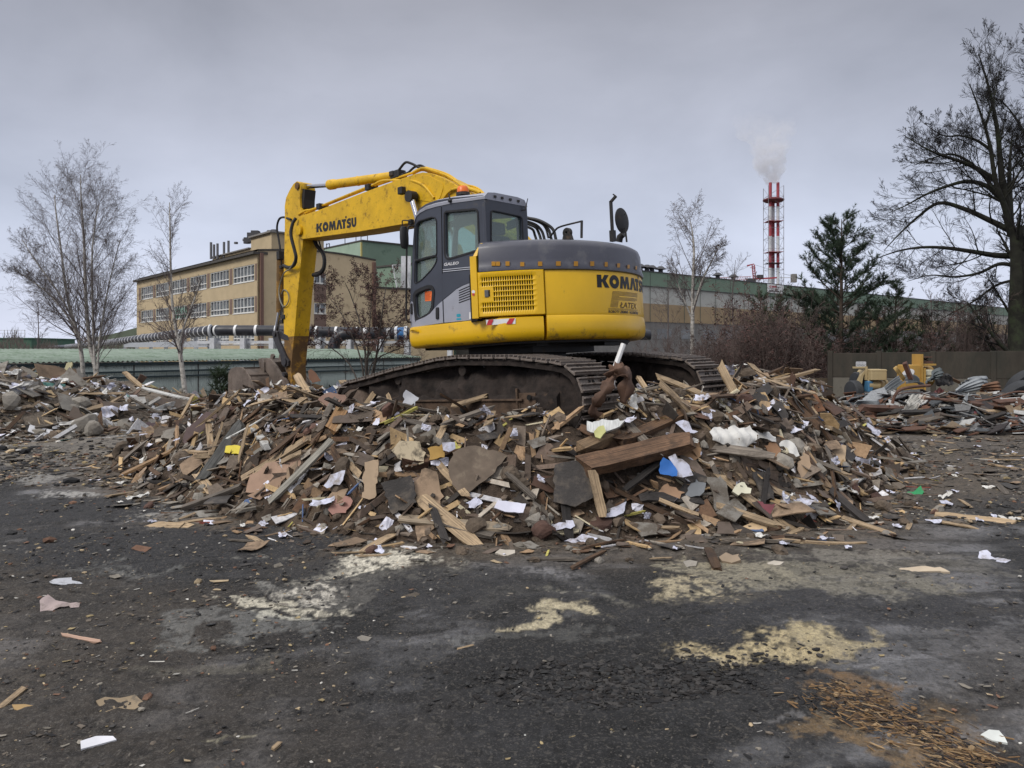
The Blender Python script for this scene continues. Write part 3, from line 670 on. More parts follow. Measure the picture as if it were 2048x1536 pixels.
def lettering(txt, mapf, name, mat, parent, bold=.0, shear=0.0, cuts=12):
    vs, fs = text2d(txt, bold, shear); bm = bmesh.new(); bv = [bm.verts.new((p[0], p[1], 0)) for p in vs]
    for f in fs:
        try: bm.faces.new([bv[i] for i in f])
        except Exception: pass
    for i in range(1, cuts): bmesh.ops.bisect_plane(bm, geom=bm.verts[:] + bm.edges[:] + bm.faces[:], plane_co=(i / cuts, 0, 0), plane_no=(1, 0, 0))
    bm.verts.index_update(); mb = MB(); mb.add([mapf(v.co.x, v.co.y) for v in bm.verts], [[v.index for v in f.verts] for f in bm.faces]); bm.free()
    return mb.build(name, mat, parent)
lettering('\u0141ATEX', lambda u, v: sh(.30 + .66 * u, .04 + .33 * v), 'lettering', _mats['faded_brown_ink'], cw, .012)
_, z5 = tail_ang(1216, 619); _, z6 = tail_ang(1216, 625.5); a5, _ = tail_ang(1215.5); a6, _ = tail_ang(1274.5)
lettering('ROBOTY ZIEMNE - ROZBI\u00d3RKI', on_tail(a5, a6, z6, z5, RB + .003), 'lettering', INK, cw, .03, .15)

# --- cab
CL = 1.335; CR = .62                    # near and far side of the cab
outline = [(829.5, 440), (833, 426), (841, 416), (852, 408.5), (871, 401.5), (905, 396), (966, 391), (969, 400), (969, 560), (962, 600), (945, 634), (943, 648), (822, 656), (820.5, 640), (820.8, 600), (822.5, 560), (824.5, 520), (826.5, 480)]
w1 = [(832.8, 450), (838, 443), (853, 438.5), (863.5, 435), (869.5, 436), (872.6, 441), (873, 509.4), (851, 514.5), (831, 520)]
w1b = [(830.6, 523.2), (851, 517.6), (873, 512.4), (873, 521), (868, 531), (861, 540.5), (850, 552), (842, 560), (830.2, 566.5)]
w2 = [(890.3, 427), (893, 425), (951, 420), (954.3, 424), (957.4, 496), (955, 499.5), (898, 516.3), (893.5, 515), (890.8, 507)]
w3 = [(830.8, 592), (833, 588), (841, 583), (857, 577), (863, 577.8), (865, 584), (862.5, 615), (857, 626), (839, 636), (835.5, 634), (833.4, 628)]
op = lambda pts, g: [(p[0], p[1]) for p in pts]
cab = empty('cab', parent=ex)
def cabw(l, name, mat):
    loops = [pxl(outline, CL)] + [round_poly(pxl(w, CL), .02, 2) for w in (w1, w1b, w2, w3)]
    return plate(name, loops, side(l), .05, mat, cab, bevel=.006)
cabw(CL - .025, 'side_wall', DGR); cabw(CR + .025, 'side_wall', DGR)
for l in (CL - .035, CR + .035):
    for w in (w1, w1b, w2, w3): plate('window_pane', [pxl(w, CL)], side(l), .006, GLA, cab)
# thin rubber surrounds, standing proud
def surround(w, wd, name='window_seal', mat=RUB, l=CL, r=.02):
    q = round_poly(pxl(w, CL), r, 3); c = Vector((sum(a for a, _ in q) / len(q), sum(b for _, b in q) / len(q)))
    o = []; n = len(q)
    for i in range(n):
        t = (Vector(q[(i + 1) % n]) - Vector(q[i - 1])).normalized(); nn = Vector((-t.y, t.x))
        if nn.dot(Vector(q[i]) - c) < 0: nn = -nn
        o.append(tuple(Vector(q[i]) + nn * wd))
    return plate(name, [o, q], side(l), .012, mat, cab)
surround(w3, .045, l=CL + .003); surround(w1 [:], .012, l=CL + .002); surround(w1b, .012, l=CL + .002); surround(w2, .022, l=CL + .002)
# seams and silver lower panels
XR = Pl(968, 420, CL).x; XF = Pl(829.5, 450, CL).x
sil_front = [(831, 645), (834, 641.5), (851, 634.3), (861, 627.8), (871, 616), (879, 608), (885.5, 602.5), (887.3, 645.5), (823, 655), (821.3, 640), (821.5, 606), (824, 603), (827, 606)]
sil_rear = [(886.8, 601.2), (901.6, 589.5), (914, 579), (927, 571.7), (942, 566), (943.5, 640), (889, 645.2)]
plate('lower_panel', [pxl(sil_front, CL)], side(CL + .004), .012, SLV, cab, bevel=.002); plate('lower_panel', [pxl(sil_rear, CL)], side(CL + .004), .012, SLV, cab, bevel=.002)
dk_rear = [(885.5, 547), (941, 541), (942.5, 564.8), (927, 570.3), (914, 577.6), (901, 588), (886.3, 599.8)]
plate('upper_panel', [round_poly(pxl(dk_rear, CL), .015)], side(CL + .004), .010, DGR, cab, bevel=.002)
mb = MB()
for a, b in (((886, 539.6), (941, 534.2)), ((886.5, 543.4), (941, 538))): mb.bar(Pl(*a, CL + .006), Pl(*b, CL + .006), .008, .010, up=(0, 1, 0))
mb.build('trim_line', M('chrome_trim', (.6, .6, .62), rough=.3, metal=.6), cab)
mb = MB(); mb.bar(Pl(883, 414, CL), Pl(886, 600, CL), .008, .010, up=(0, 1, 0)); mb.bar(Pl(886.5, 600, CL + .008), Pl(888.3, 646, CL + .008), .008, .010, up=(0, 1, 0)); mb.build('door_gap', DKG, cab)
mb = MB()
for i in range(6):
    y0 = 581.5 + i * 4.8; mb.bar(Pl(918, y0, CL + .010), Pl(941.5, y0 - 10.2 + i * .35, CL + .010), .010, .006, up=(0, 1, 0))
mb.build('vent_slits', DKG, cab)
def pxmap(q, l):        # q: four px corners (bottom left, bottom right, top right, top left)
    def f(u, v):
        a = (q[0][0] * (1 - u) + q[1][0] * u, q[0][1] * (1 - u) + q[1][1] * u); b = (q[3][0] * (1 - u) + q[2][0] * u, q[3][1] * (1 - u) + q[2][1] * u)
        return Pl(a[0] * (1 - v) + b[0] * v, a[1] * (1 - v) + b[1] * v, l)
    return f
lettering('GALEO', pxmap(((887.8, 532.2), (917.5, 528.6), (917.8, 522.6), (888, 526)), CL + .003), 'lettering', M('pale_lettering', (.6, .6, .62), rough=.4), cab, .03, .1)
for q, n_, mt in ((((874.6, 638), (879.3, 637), (879, 615), (874.4, 616)), 'door_handle', RUB), (((824, 628), (826.6, 627.5), (826.2, 607), (823.8, 608)), 'grab_recess', RUB)):
    plate(n_, [round_poly(pxl(q, CL), .012)], side(CL + .014), .024, mt, cab, bevel=.004)
plate('orange_sticker', [pxl(((846.6, 582.5), (862.3, 582), (863.4, 601.3), (846.8, 602.3)), CL)], side(CL - .028), .003, M('orange_notice', (.80, .17, .04), rough=.6), cab)
mb = MB()
for i in range(6): mb.bar(Pl(849, 586 + i * 2.5, CL - .0255), Pl(861 - (i % 3), 585.6 + i * 2.5, CL - .0255), .003, .005, up=(0, 1, 0))
mb.build('sticker_print', M('dark_orange', (.35, .05, .01)), cab)
for q in (((914.5, 634), (922.5, 633.6), (922.5, 627.5), (914.5, 628)), ((914.3, 640), (923.5, 639.4), (923.5, 636.2), (914.3, 636.8))):
    plate('teal_sticker', [round_poly(pxl(q, CL), .02)], side(CL + .0115), .003, TEA, cab)
plate('white_tag', [pxl(((940, 638), (943.4, 637.5), (943, 624), (940, 624.5)), CL)], side(CL + .012), .003, WHT, cab)
# rear wall with its window
rw_out = [Px(968.5, 392, XR), Px(1046.5, 405, XR)]
zt_ = rw_out[0].z; zt2 = rw_out[1].z
back = lambda u, v, w: Vector((XR + w, u, v))
pyz = lambda pts: [(lambda q: (q.y, q.z))(Px(a, b, XR)) for a, b in pts]
rwin = [(980, 425), (983.5, 422.5), (1036, 433.5), (1040, 438), (1041.5, 480), (980, 485)]
lo = [(CR, 1.45), (CR, zt2 - .02), (CL - .06, zt_ - .02), (CL, zt_ - .08), (CL, 1.45)]
plate('rear_wall', [lo, round_poly(pyz(rwin), .03)], back, .05, DGR, cab, bevel=.006)
q_ = round_poly(pyz(rwin), .03, 3); c_ = Vector((sum(a for a, _ in q_) / len(q_), sum(b for _, b in q_) / len(q_)))
plate('window_seal', [[tuple(c_ + (Vector(p) - c_) * 1.07) for p in q_], q_], back, .064, RUB, cab)
plate('window_pane', [q_], back, .006, GLA, cab)
# windscreen side: pillars and glass following the side outline
fr = [Pl(a, b, CL) for a, b in ((820.6, 640), (820.8, 600), (822.5, 560), (824.5, 520), (826.5, 480), (829.5, 442), (834, 427))]
mb = MB(); vs = []
for p in fr: vs += [Vector((p.x - .02, CL - .03, p.z)), Vector((p.x + .02, (CL + CR) / 2, p.z)), Vector((p.x - .02, CR + .03, p.z))]
mb.add(vs, [(3 * i + j, 3 * i + j + 1, 3 * i + j + 4, 3 * i + j + 3) for i in range(len(fr) - 1) for j in (0, 1)]); mb.build('windscreen', GLA, cab, 60)
mb = MB()
for l in (CL - .03, CR + .03): mb.tube([Vector((p.x, l, p.z)) for p in fr], .022, 6)
mb.build('front_pillar', SLV, cab, 50)
# roof cap: silver, rounded at the front
ro = [Pl(a, b, CL) for a, b in ((829.6, 436), (832, 427), (838, 417.5), (851, 406.5), (871, 398.8), (907, 392), (940, 388.6), (962, 386.6))]
rl = [Pl(a, b, CL) for a, b in ((829.4, 444), (833.5, 433), (841, 426), (853, 419.5), (873, 413.5), (908, 406), (940, 402), (968.5, 398.2))]
mb = MB(); vs = []; n = len(ro)
for i in range(n):
    a, b = ro[i], rl[i]; xx = a.x if i < n - 1 else XR - .03
    for (y, z) in ((CL + .008, b.z), (CL + .012, (a.z + b.z * 1.6) / 2.6), (CL - .045, a.z + .004), (CL - .16, a.z + .018), (CR + .16, a.z + .018), (CR + .04, a.z), (CR - .01, b.z)):
        vs.append(Vector((b.x if z == b.z and i < n - 1 else xx, y, z)))
fs = [(7 * i + j, 7 * i + j + 1, 7 * i + j + 8, 7 * i + j + 7) for i in range(n - 1) for j in range(6)] + [tuple(range(7)), tuple(7 * (n - 1) + j for j in range(7))]
mb.add(vs, fs); roof = mb.build('roof', SLV, cab, 50)
mb = MB(); zr = ro[-1].z
for y in (.78, .92, 1.06, 1.18): mb.box((XR - .035, y, zr - .03), (.02, .035, .025))
mb.build('roof_bolts', BLK, roof)
mb = MB(); c = Pl(926, 388, 1.10); mb.lathe([(.085, -.02), (.085, .015), (.07, .02)], c, n=18); mb.build('beacon_base', BLK, roof)
mb = MB(); mb.lathe([(.072, .018), (.07, .07), (.05, .095), (.0001, .10)], c, n=18); mb.build('beacon', ORA, roof, 40)
mb = MB(); q = Pl(900, 401.5, CL + .02); mb.tube([Pl(900.5, 402, CL + .02), Pl(897.5, 386.5, CL + .02)], [.012, .005], 6); mb.lathe([(.0001, -.025), (.022, -.015), (.028, 0), (.022, .015), (.0001, .025)], q, n=10); mb.build('aerial', BLK, roof)
mb = MB(); mb.tube([Px(1044, 420.5, XR - .03), Px(1050.5, 420, XR - .06), Px(1055.5, 397, XR - .06)], [.009, .008, .005], 6); mb.build('aerial', BLK, roof)
# inside: seat, floor, console
mb = MB(); mb.box(((XR + XF) / 2, (CL + CR) / 2, 1.47), (XF - XR - .1, CL - CR - .08, .06)); mb.build('cab_floor', BLK, cab)
mb = MB(); xs = XR + .40; ym = (CL + CR) / 2
mb.box((xs, ym, 1.80), (.42, .42, .12)); mb.box((xs - .20, ym, 2.13), (.11, .42, .58), rot=Matrix.Rotation(R_(-8), 3, 'Y')); mb.box((xs, ym, 1.62), (.3, .3, .25))
seat = mb.build('seat', SEATM, cab, bevel=.04); mb = MB(); mb.box((xs - .24, ym, 2.50), (.09, .25, .15)); mb.build('headrest', SEATM, seat, bevel=.03)
mb = MB(); mb.box((xs + .15, ym + .25, 1.85), (.4, .07, .10)); mb.tube([(xs + .3, ym + .25, 1.9), (xs + .36, ym + .24, 2.08)], [.012, .02], 8); mb.box((XF - .22, ym - .22, 1.95), (.06, .16, .22)); mb.build('console', BLK, cab, bevel=.01)
mb = MB(); mb.bar(Pl(857, 438, CR + .12), Pl(872, 505, CR + .12), .025, .02); mb.bar(Pl(856, 440, CL - .10), Pl(845, 510, CL - .10), .014, .02); mb.build('inner_frame', SLV, cab)
mb = MB(); mb.box(Pl(900.6, 433.5, CL - .045) , (.11, .003, .11)); mb.build('window_notice', M('pale_paper', (.5, .6, .58)), cab)
# mirror on the cab's front corner and the long grab bar
mb = MB(); c = Pl(808.5, 475, CL + .10)
mb.lathe([(.0001, -.145), (.045, -.135), (.062, -.10), (.066, 0), (.062, .10), (.045, .135), (.0001, .145)], c, n=16); mir = mb.build('wing_mirror', RUB, ex, 50)
for v in mir.data.vertices: v.co.x = c.x + (v.co.x - c.x) * .55; v.co.y = c.y + (v.co.y - c.y) * 1.0
mb = MB(); mb.tube(spline([Pl(827, 448, CL), Pl(818, 442, CL + .06), Pl(806, 441, CL + .10), Pl(804.5, 446, CL + .10), Pl(805, 462, CL + .10)]), .008, 6)
mb.tube(spline([Pl(828, 452, CL), Pl(820, 452, CL + .05), Pl(815.5, 460, CL + .08), Pl(813.5, 500, CL + .08), Pl(812.5, 600, CL + .08), Pl(812.8, 634, CL + .08), Pl(816, 643, CL + .06), Pl(822, 644.5, CL)]), .012, 7)
mb.box(Pl(822, 444, CL + .02), (.06, .05, .06)); mb.build('grab_bar', BLK, ex, 40)
# on the hood: pipe rail, lifting eye, mirror bracket, round mirror, exhaust
def tb(name, pts, r, mat, parent, n=8, sm=40, sp=True):
    mb = MB(); pts = spline(pts) if sp and len(pts) > 2 else pts
    mb.tube(pts, r, n); return mb.build(name, mat, parent, sm)
tb('rail', [Pl(1163, 476, .15), Pl(1163.5, 441, .15)], .016, BLK, ex); tb('rail', [Pl(1099, 476, .15), Pl(1110, 461, .15), Pl(1122, 453, .15), Pl(1163, 442.5, .15)], .012, BLK, ex)
mb = MB(); c = Pl(1135, 465.5, .55); mb.add(*[lambda: 0, lambda: 0][:0]) if False else None
ring = [(c.x + .052 * math.cos(t), c.z + .052 * math.sin(t)) for t in np.linspace(-.5, math.pi + .5, 14)]; hole = [(c.x + .02 * math.cos(t), c.z + .02 * math.sin(t)) for t in np.linspace(0, 6.283, 13)[:-1]]
plate('lifting_eye', [[(c.x + .07, c.z - .10)] + ring + [(c.x - .07, c.z - .10)], hole], side(.55), .05, BLK, ex, bevel=.006)
mb = MB(); mb.bar(Pl(1225.5, 478, -.35), Pl(1221.5, 402, -.35), .028, .034); mb.bar(Pl(1221.5, 404, -.35), Pl(1232, 392, -.35), .028, .03); mb.bar(Pl(1232, 393, -.35), Pl(1226.5, 388.5, -.35), .022, .014); mb.box(Pl(1225.5, 472, -.35), (.06, .06, .14)); mb.build('mirror_bracket', BLK, ex)
mb = MB(); c0 = Pl(1243, 441.5, -.62); mb.lathe([(.0001, -.02), (.10, -.012), (.165, .0), (.165, .012), (.10, .03), (.0001, .035)], (0, 0, 0), axis='X', n=26)
mm_ = mb.build('round_mirror', BLK, ex, 40); mm_.location = c0; mm_.rotation_euler = (E3 @ Vector((1.25, -1, .12))).to_track_quat('X', 'Z').to_euler()
tb('mirror_arm', [Pl(1250.5, 456, -.62), Pl(1253.5, 484, -.62)], .012, BLK, ex); tb('mirror_arm', [Pl(1248, 430, -.62), Pl(1251, 427, -.62)], .006, BLK, ex)
mb = MB(); mb.tube([Pl(1238, 484, -.75), Pl(1240, 474, -.75), Pl(1247, 468, -.75)], [.045, .045, .04], 12); mb.build('exhaust_pipe', BLK, ex, 50)
# black hoses arching behind the cab
for a, b, c1, c2, r in ((1040, 437, 1077, 1112, .020), (1042, 437, 1070, 1103, .018), (1040, 441, 1060, 1090, .018), (1038, 445, 1058, 1084, .018), (1040, 449, 1052, 1076, .017), (1043, 434, 1066, 1097, .014)):
    tb('hydraulic_hose', [Pl(a - 25, b + 10, .2), Pl(a, b, .18), Pl(c1 - 10, b + 1, .15), Pl(c1 + 12, b + 9, .1), Pl(c2 - 6, b + 22, .05), Pl(c2, b + 42, .05)], r, RUB, ex)
# --- turntable and underside
mb = MB(); mb.lathe([(.62, .86), (.62, 1.02), (.55, 1.03), (.55, Z0 + .02)], (0, 0, 0), n=32); mb.build('slew_ring', BLK, ex, 40)
mb = MB(); mb.box((0, 0, .62), (1.7, 1.3, .42)); mb.box((.0, 0, .80), (1.0, 1.9, .10)); mb.build('centre_frame', MUD, ex, bevel=.05)
mb = MB(); mb.box((-.35, .15, Z0 - .06), (1.1, 1.2, .14)); mb.box((-1.25, -.3, Z0 - .035), (.22, .5, .07)); mb.box((-.9, .75, Z0 - .03), (.3, .2, .06)); mb.build('belly_plate', BLK, ex)

# --- tracks
def track_path():
    rs, rf = .40, .345; cs, cf = Vector((-1.78, .455)), Vector((1.80, .385)); pts = []
    for a in np.linspace(-90, -262, 22): pts.append(cs + Vector((math.cos(R_(a)), math.sin(R_(a)))) * rs)
    pts += [Vector((-1.2, .935)), Vector((-.35, .972)), Vector((.0, .962)), Vector((.9, .86)), Vector((1.45, .775))]
    for a in np.linspace(78, -90, 20): pts.append(cf + Vector((math.cos(R_(a)), math.sin(R_(a)))) * rf)
    return pts, cs, cf
TP, CS, CF = track_path()
def along(pts, n):
    q = pts + [pts[0]]; L = [0]
    for i in range(1, len(q)): L.append(L[-1] + (q[i] - q[i - 1]).length)
    out = []
    for k in range(n):
        s = L[-1] * k / n; i = max(j for j in range(len(L)) if L[j] <= s + 1e-9); i = min(i, len(q) - 2)
        t = (s - L[i]) / max(L[i + 1] - L[i], 1e-9); p = q[i].lerp(q[i + 1], t); d = (q[i + 1] - q[i]).normalized(); out.append((p, d))
    return out
NSH = 48; SW = .60
mb = MB(); mb.box((0, 0, 0), (.166, SW, .022))
for x in (-.066, 0, .066): mb.box((x, 0, .022), (.017, SW, .028))
mb.box((0, .10, -.05), (.17, .05, .08)); mb.box((0, -.10, -.05), (.17, .05, .08))
mb.cm = 1
for y in (-.13, -.07, .07, .13): mb.box((.033, y, .0135), (.028, .03, .012))
sho_me = mb.build('track_shoe', [SHO, DKG], None, bevel=.004); shoe0 = sho_me; first = True
for sy in (1.19, -1.19):
    tr = empty('track', (0, sy, 0), parent=ex); o = 1 if sy > 0 else -1
    for p, d in along(TP, NSH):
        if first: s = shoe0; s.parent = tr; first = False
        else: s = copy_of(shoe0, tr)
        s.location = (p.x, 0, p.y); nrm = Vector((d.y, -d.x)); out_ = nrm if nrm.dot(p - Vector((0, .45))) > 0 else -nrm
        X_ = Vector((d.x, 0, d.y)); Z_ = Vector((out_.x, 0, out_.y)); Y_ = Z_.cross(X_)
        s.rotation_euler = Matrix((X_, Y_, Z_)).transposed().to_euler(); s.location += Vector((random.uniform(-.002, .002), random.uniform(-.004, .004), 0))
    mb = MB()  # inner chain band
    inn = [p - (lambda d: Vector((-d.y, d.x)))(Vector((0, 0))) * 0 for p, d in along(TP, 60)]
    cc = Vector((0, .45)); ins = []
    ap = along(TP, 60)
    for p, d in ap:
        nrm = Vector((d.y, -d.x)); nrm = nrm if nrm.dot(p - cc) > 0 else -nrm; ins.append((p - nrm * .03, p - nrm * .085))
    vs = []; 
    for a, b in ins: vs += [(a.x, -.26, a.y), (a.x, .26, a.y), (b.x, .26, b.y), (b.x, -.26, b.y)]
    k = len(ins); mb.add(vs, [((4 * i + j) % (4 * k), (4 * i + (j + 1) % 4) % (4 * k), (4 * (i + 1) + (j + 1) % 4) % (4 * k), (4 * (i + 1) + j) % (4 * k)) for i in range(k) for j in range(4)])
    mb.build('track_chain', MUD, tr, 40)
    mb = MB(); mb.lathe([(.05, -.2), (.27, -.2), (.29, -.16), (.29, .20), (.27, .25), (.05, .25)], (CF.x, 0, CF.y), axis='Y', n=26); mb.build('idler', M('dusty_idler', (.15, .11, .085), rough=.9, var=.25, vs=6, bump=.4), tr, 30)
    mb = MB(); mb.lathe([(.05, -.2), (.33, -.2), (.33, .18), (.2, .19), (.05, .19)], (CS.x, 0, CS.y), axis='Y', n=22); mb.build('sprocket', MUD, tr, 30)
    for i in range(6):
        mb = MB(); mb.lathe([(.04, -.2), (.085, -.2), (.075, 0), (.085, .2), (.04, .2)], (-1.25 + i * .5, 0, .155), axis='Y', n=14); mb.build('track_roller', MUD, tr, 40)
    # frame beam caked with mud: a lumpy sheet over a shaped beam
    nx, nz = 60, 12; vs = []; xs_ = np.linspace(-1.80, 1.42, nx); prof = [(0.0, .16), (.23, .17), (.245, .22), (.25, .44), (.245, .50), (.19, .56), (.17, .66), (.15, .78), (.05, .86), (-.1, .86), (-.2, .80), (-.25, .2)]
    for i, x in enumerate(xs_):
        hmax = 1.0 if x < .9 else 1 - (x - .9) * .5
        for j, (y, z) in enumerate(prof):
            nn = float(fbm(np.array([x * 4.0]), np.array([z * 5.0 + j]), 201 + int(sy > 0))[0]) - .5; am = .26 if j >= 4 else .03
            vs.append((x, o * (y + am * nn), (z if z < .5 else .5 + (z - .5) * hmax) + .22 * nn * (j >= 5)))
    mb = MB(); mb.add(vs, [(i * nz + j, i * nz + j + 1, (i + 1) * nz + j + 1, (i + 1) * nz + j) for i in range(nx - 1) for j in range(nz - 1)] + [tuple(range(nz)), tuple((nx - 1) * nz + j for j in range(nz))])
    mb.build('track_frame', MUD, tr, 60)
    mb = MB(); mb.box((-.35, o * .262, .36), (1.9, .02, .20)); mb.box((-.35, o * .27, .475), (2.0, .05, .025)); mb.box((-1.40, o * .252, .40), (.24, .02, .30)); mb.box((-1.27, o * .275, .42), (.025, .03, .36)); mb.box((.95, o * .262, .40), (.55, .02, .16))
    mb.build('frame_plate', MUD2, tr, bevel=.006)
    mb = MB(); mb.lathe([(.001, 0), (.05, .0), (.05, .012), (.001, .012)], (-.42, o * .278, .38), axis='Y', n=14); mb.lathe([(.001, 0), (.03, .0), (.03, .012), (.001, .012)], (-1.45, o * .278, .50), axis='Y', n=12); mb.build('frame_hole', DKG, tr)
    for x in (-.35, .85):
        mb = MB(); mb.lathe([(.03, -.1), (.06, -.1), (.06, .21), (.03, .21)], (x, 0, .82 - (x > 0) * .08), axis='Y', n=14); mb.build('carrier_roller', MUD, tr, 30)

# --- boom, arm, bucket, cylinders
BL = .21
boom_px = [(592, 463), (593.5, 450), (597, 437), (606, 430.5), (616, 428), (629, 424), (718, 389), (791, 362), (827, 349.5), (845, 345.5), (860, 347), (878, 353), (905, 367), (930, 384), (975, 425), (1021, 474), (1050, 505), (1042, 522), (1020, 524), (985, 500), (940, 462), (900, 438), (868, 433), (845, 437.5), (827, 444.5), (809, 447), (718, 462.5), (640, 473), (606, 477.5), (597, 474)]
vs, fs = fill2d([pxl(boom_px, BL)], BL - .006, .006); mb = MB(); mb.add([Vector((p[0], p[2], p[1])) for p in vs], fs); boom = mb.build('boom', YELD, ex, 30)
wordmark(pxmap(((632.8, 465), (713, 453.6), (712.5, 434.2), (632.5, 447.5)), BL + .002), 'lettering', boom)
mb = MB(); mb.lathe([(.06, 0), (.075, .005), (.075, .05), (.055, .055)], (Pl(826, 394, BL) - Vector((0, 0, 0))), axis='Y', n=20)
for v in range(len(mb.v)): pass
mb.build('pin_boss', YELD, boom, 30)
mb = MB(); mb.lathe([(.05, 0), (.085, .004), (.085, .05), (.05, .055)], Pl(601, 461, BL), axis='Y', n=20); mb.build('pin_boss', YELD, boom, 30)
# welded doubler at the knee, seam lines
plate('side_doubler', [round_poly(pxl([(826, 398), (832, 372), (838, 352.5), (858, 351.5), (885, 366), (887, 376), (880, 398), (868, 405)], BL), .05)], side(BL + .002), .012, YELD, boom, bevel=.003)
for sy in (1, -1):
    a = Pl(827, 394, BL + .06); c = Vector((1.02, 0, 1.42)); a = Vector((a.x, 0, a.z)); d = (c - a)
    y = sy * (BL + .10)
    tb('boom_cylinder_rod', [a + Vector((0, y, 0)), a + d * .42 + Vector((0, y, 0))], .045, STL, boom, 14, sp=False)
    tb('boom_cylinder', [a + d * .36 + Vector((0, y, 0)), c + Vector((0, y, 0))], .075, YELD, ex, 16, sp=False)
    mb = MB(); mb.lathe([(.04, -.06), (.085, -.06), (.085, .06), (.04, .06)], a + Vector((0, y, 0)), axis='Y', n=18); mb.build('cylinder_eye', BLK, boom, 30)
# work light on the boom
mb = MB(); c = Pl(803.5, 381.5, BL + .09); mb.box(c, (.10, .09, .11)); mb.bar(c, Pl(818, 388, BL + .02), .02); wlm = mb.build('work_light', BLK, boom, bevel=.015)
# arm
arm_px = [(569.5, 412), (572, 396), (579, 381), (587, 368), (593.5, 363), (599, 366), (601, 376), (599, 396), (600, 415), (607, 430), (609, 452), (606, 480), (604, 500), (594.5, 594), (589, 664), (586, 690), (582, 735), (583, 755), (584, 772), (576, 772), (572.5, 740), (568.5, 690), (567.5, 640), (567.5, 554), (569, 493), (569.8, 442)]
AL = .15
vs, fs = fill2d([pxl(arm_px, AL)], AL - .005, .005); mb = MB(); mb.add([Vector((p[0], p[2], p[1])) for p in vs], fs); arm = mb.build('arm', YELD, ex, 30)
zmud = Pl(590, 672, AL).z
arm.data.materials.append(YELM)
bm = bmesh.new(); bm.from_mesh(arm.data); bmesh.ops.bisect_plane(bm, geom=bm.verts[:] + bm.edges[:] + bm.faces[:], plane_co=(0, 0, zmud), plane_no=(0, 0, 1)); 
for f in bm.faces:
    if f.calc_center_median().z < zmud: f.material_index = 1
bm.to_mesh(arm.data); bm.free(); auto_smooth(arm.data, 30)
# black block, painted shade for the hollow between the arm's top plates
mb = MB(); mb.prism([Vector((p[0], -.11, p[1])) for p in pxl([(601.5, 377), (608, 378), (621, 380), (619, 400), (618.5, 417), (606, 430), (600, 415), (599.5, 396)], 0)], (0, .22, 0)); mb.build('arm_hollow_shade', BLK, arm)
mb = MB(); mb.lathe([(.03, 0), (.062, .004), (.062, .03), (.03, .034)], Pl(596, 372, AL), axis='Y', n=18); mb.build('pin_boss', YELM, arm, 30)
# arm cylinder over the boom
tb('arm_cylinder_rod', [Pl(607, 373.8, 0), Pl(665, 370, 0)], .036, STL, arm, 14, sp=False)
mb = MB(); a = Pl(657, 370, 0); b = Pl(790, 352, 0); d = b - a
mb.tube([a, a + d * .02, a + d * .09, a + d * .12, a + d * .46, a + d * .47, a + d * .48, a + d * .98, b], [.065, .088, .088, .076, .076, .082, .076, .076, .06], 18)
mb.build('arm_cylinder', YELD, boom, 35)
mb = MB(); mb.box(Pl(796, 350, 0), (.22, .16, .13)); mb.box(Pl(791, 349, 0), (.10, .20, .09)); mb.box(Pl(800, 360, 0), (.25, .10, .16)); mb.build('cylinder_clevis', BLK, boom, bevel=.02)
mb = MB(); mb.lathe([(.03, -.11), (.075, -.11), (.075, .11), (.03, .11)], Pl(606, 374, 0), axis='Y', n=16); mb.build('cylinder_eye', YELD, arm, 30)
# steel pipes along the boom top (yellow) and hoses
def pipe(pts, r, mat, name='hydraulic_pipe', parent=None, n=7): return tb(name, pts, r, mat, parent or boom, n)
pipe([Pl(597, 429, .16), Pl(612, 421, .16), Pl(630, 417, .14), Pl(718, 381, .14), Pl(742, 372, .14), Pl(766, 361.5, .14), Pl(800, 361, .16), Pl(824, 361.5, .20), Pl(848, 372, .23), Pl(868, 396, .23)], .020, YELD)
pipe([Pl(600, 431, .08), Pl(625, 421, .08), Pl(718, 384, .08), Pl(760, 368, .08), Pl(790, 358, .06), Pl(825, 346, .05), Pl(848, 340, .05), Pl(878, 352, .05), Pl(905, 370, .05)], .020, YELD)
for i, (o1, o2) in enumerate(((0, .16), (4, .08), (8, 0), (12, -.08), (-4, -.16))):
    pipe([Pl(826, 345 + o1 * .2, o2), Pl(845, 336.5 + o1 * .3, o2), Pl(862, 340 + o1 * .5, o2), Pl(895, 352 + o1 * .8, o2), Pl(925, 372 + o1, o2), Pl(960, 384 + o1, o2), Pl(1000, 430, o2)], .018, YELD)
pipe([Pl(885, 399, .24), Pl(900, 382, .24), Pl(918, 376.5, .24), Pl(940, 378, .24), Pl(960, 386, .22)], .020, YELD)
mb = MB()
for px, py in ((645, 414), (743, 376)): mb.box(Pl(px, py, .11), (.10, .20, .10))
mb.build('pipe_clamp', BLK, boom, bevel=.01)
pipe([Pl(793, 346, .05), Pl(800, 337, .05), Pl(811, 325, .05), Pl(824, 327.5, .04), Pl(838, 335, .02), Pl(848, 338, .0)], .020, RUB, 'hydraulic_hose')
pipe([Pl(803, 346, -.02), Pl(815, 346, -.02), Pl(828, 335, -.03), Pl(842, 331, -.03), Pl(855, 340, -.03)], .018, RUB, 'hydraulic_hose')
tb('hydraulic_hose', [Pl(592, 436, AL + .1), Pl(585, 448, AL + .14), Pl(582, 470, AL + .16), Pl(589, 500, AL + .14), Pl(592, 515, AL + .13), Pl(588, 530, AL + .1), Pl(578, 535, AL + .06), Pl(567, 531, AL + .02)], .030, RUB, arm)
tb('hydraulic_hose', [Pl(582, 439, AL + .06), Pl(567, 434.5, .08), Pl(558, 439, .05), Pl(554, 455, .02), Pl(557, 475, 0), Pl(560, 495, 0), Pl(560, 506, 0)], .020, RUB, arm)
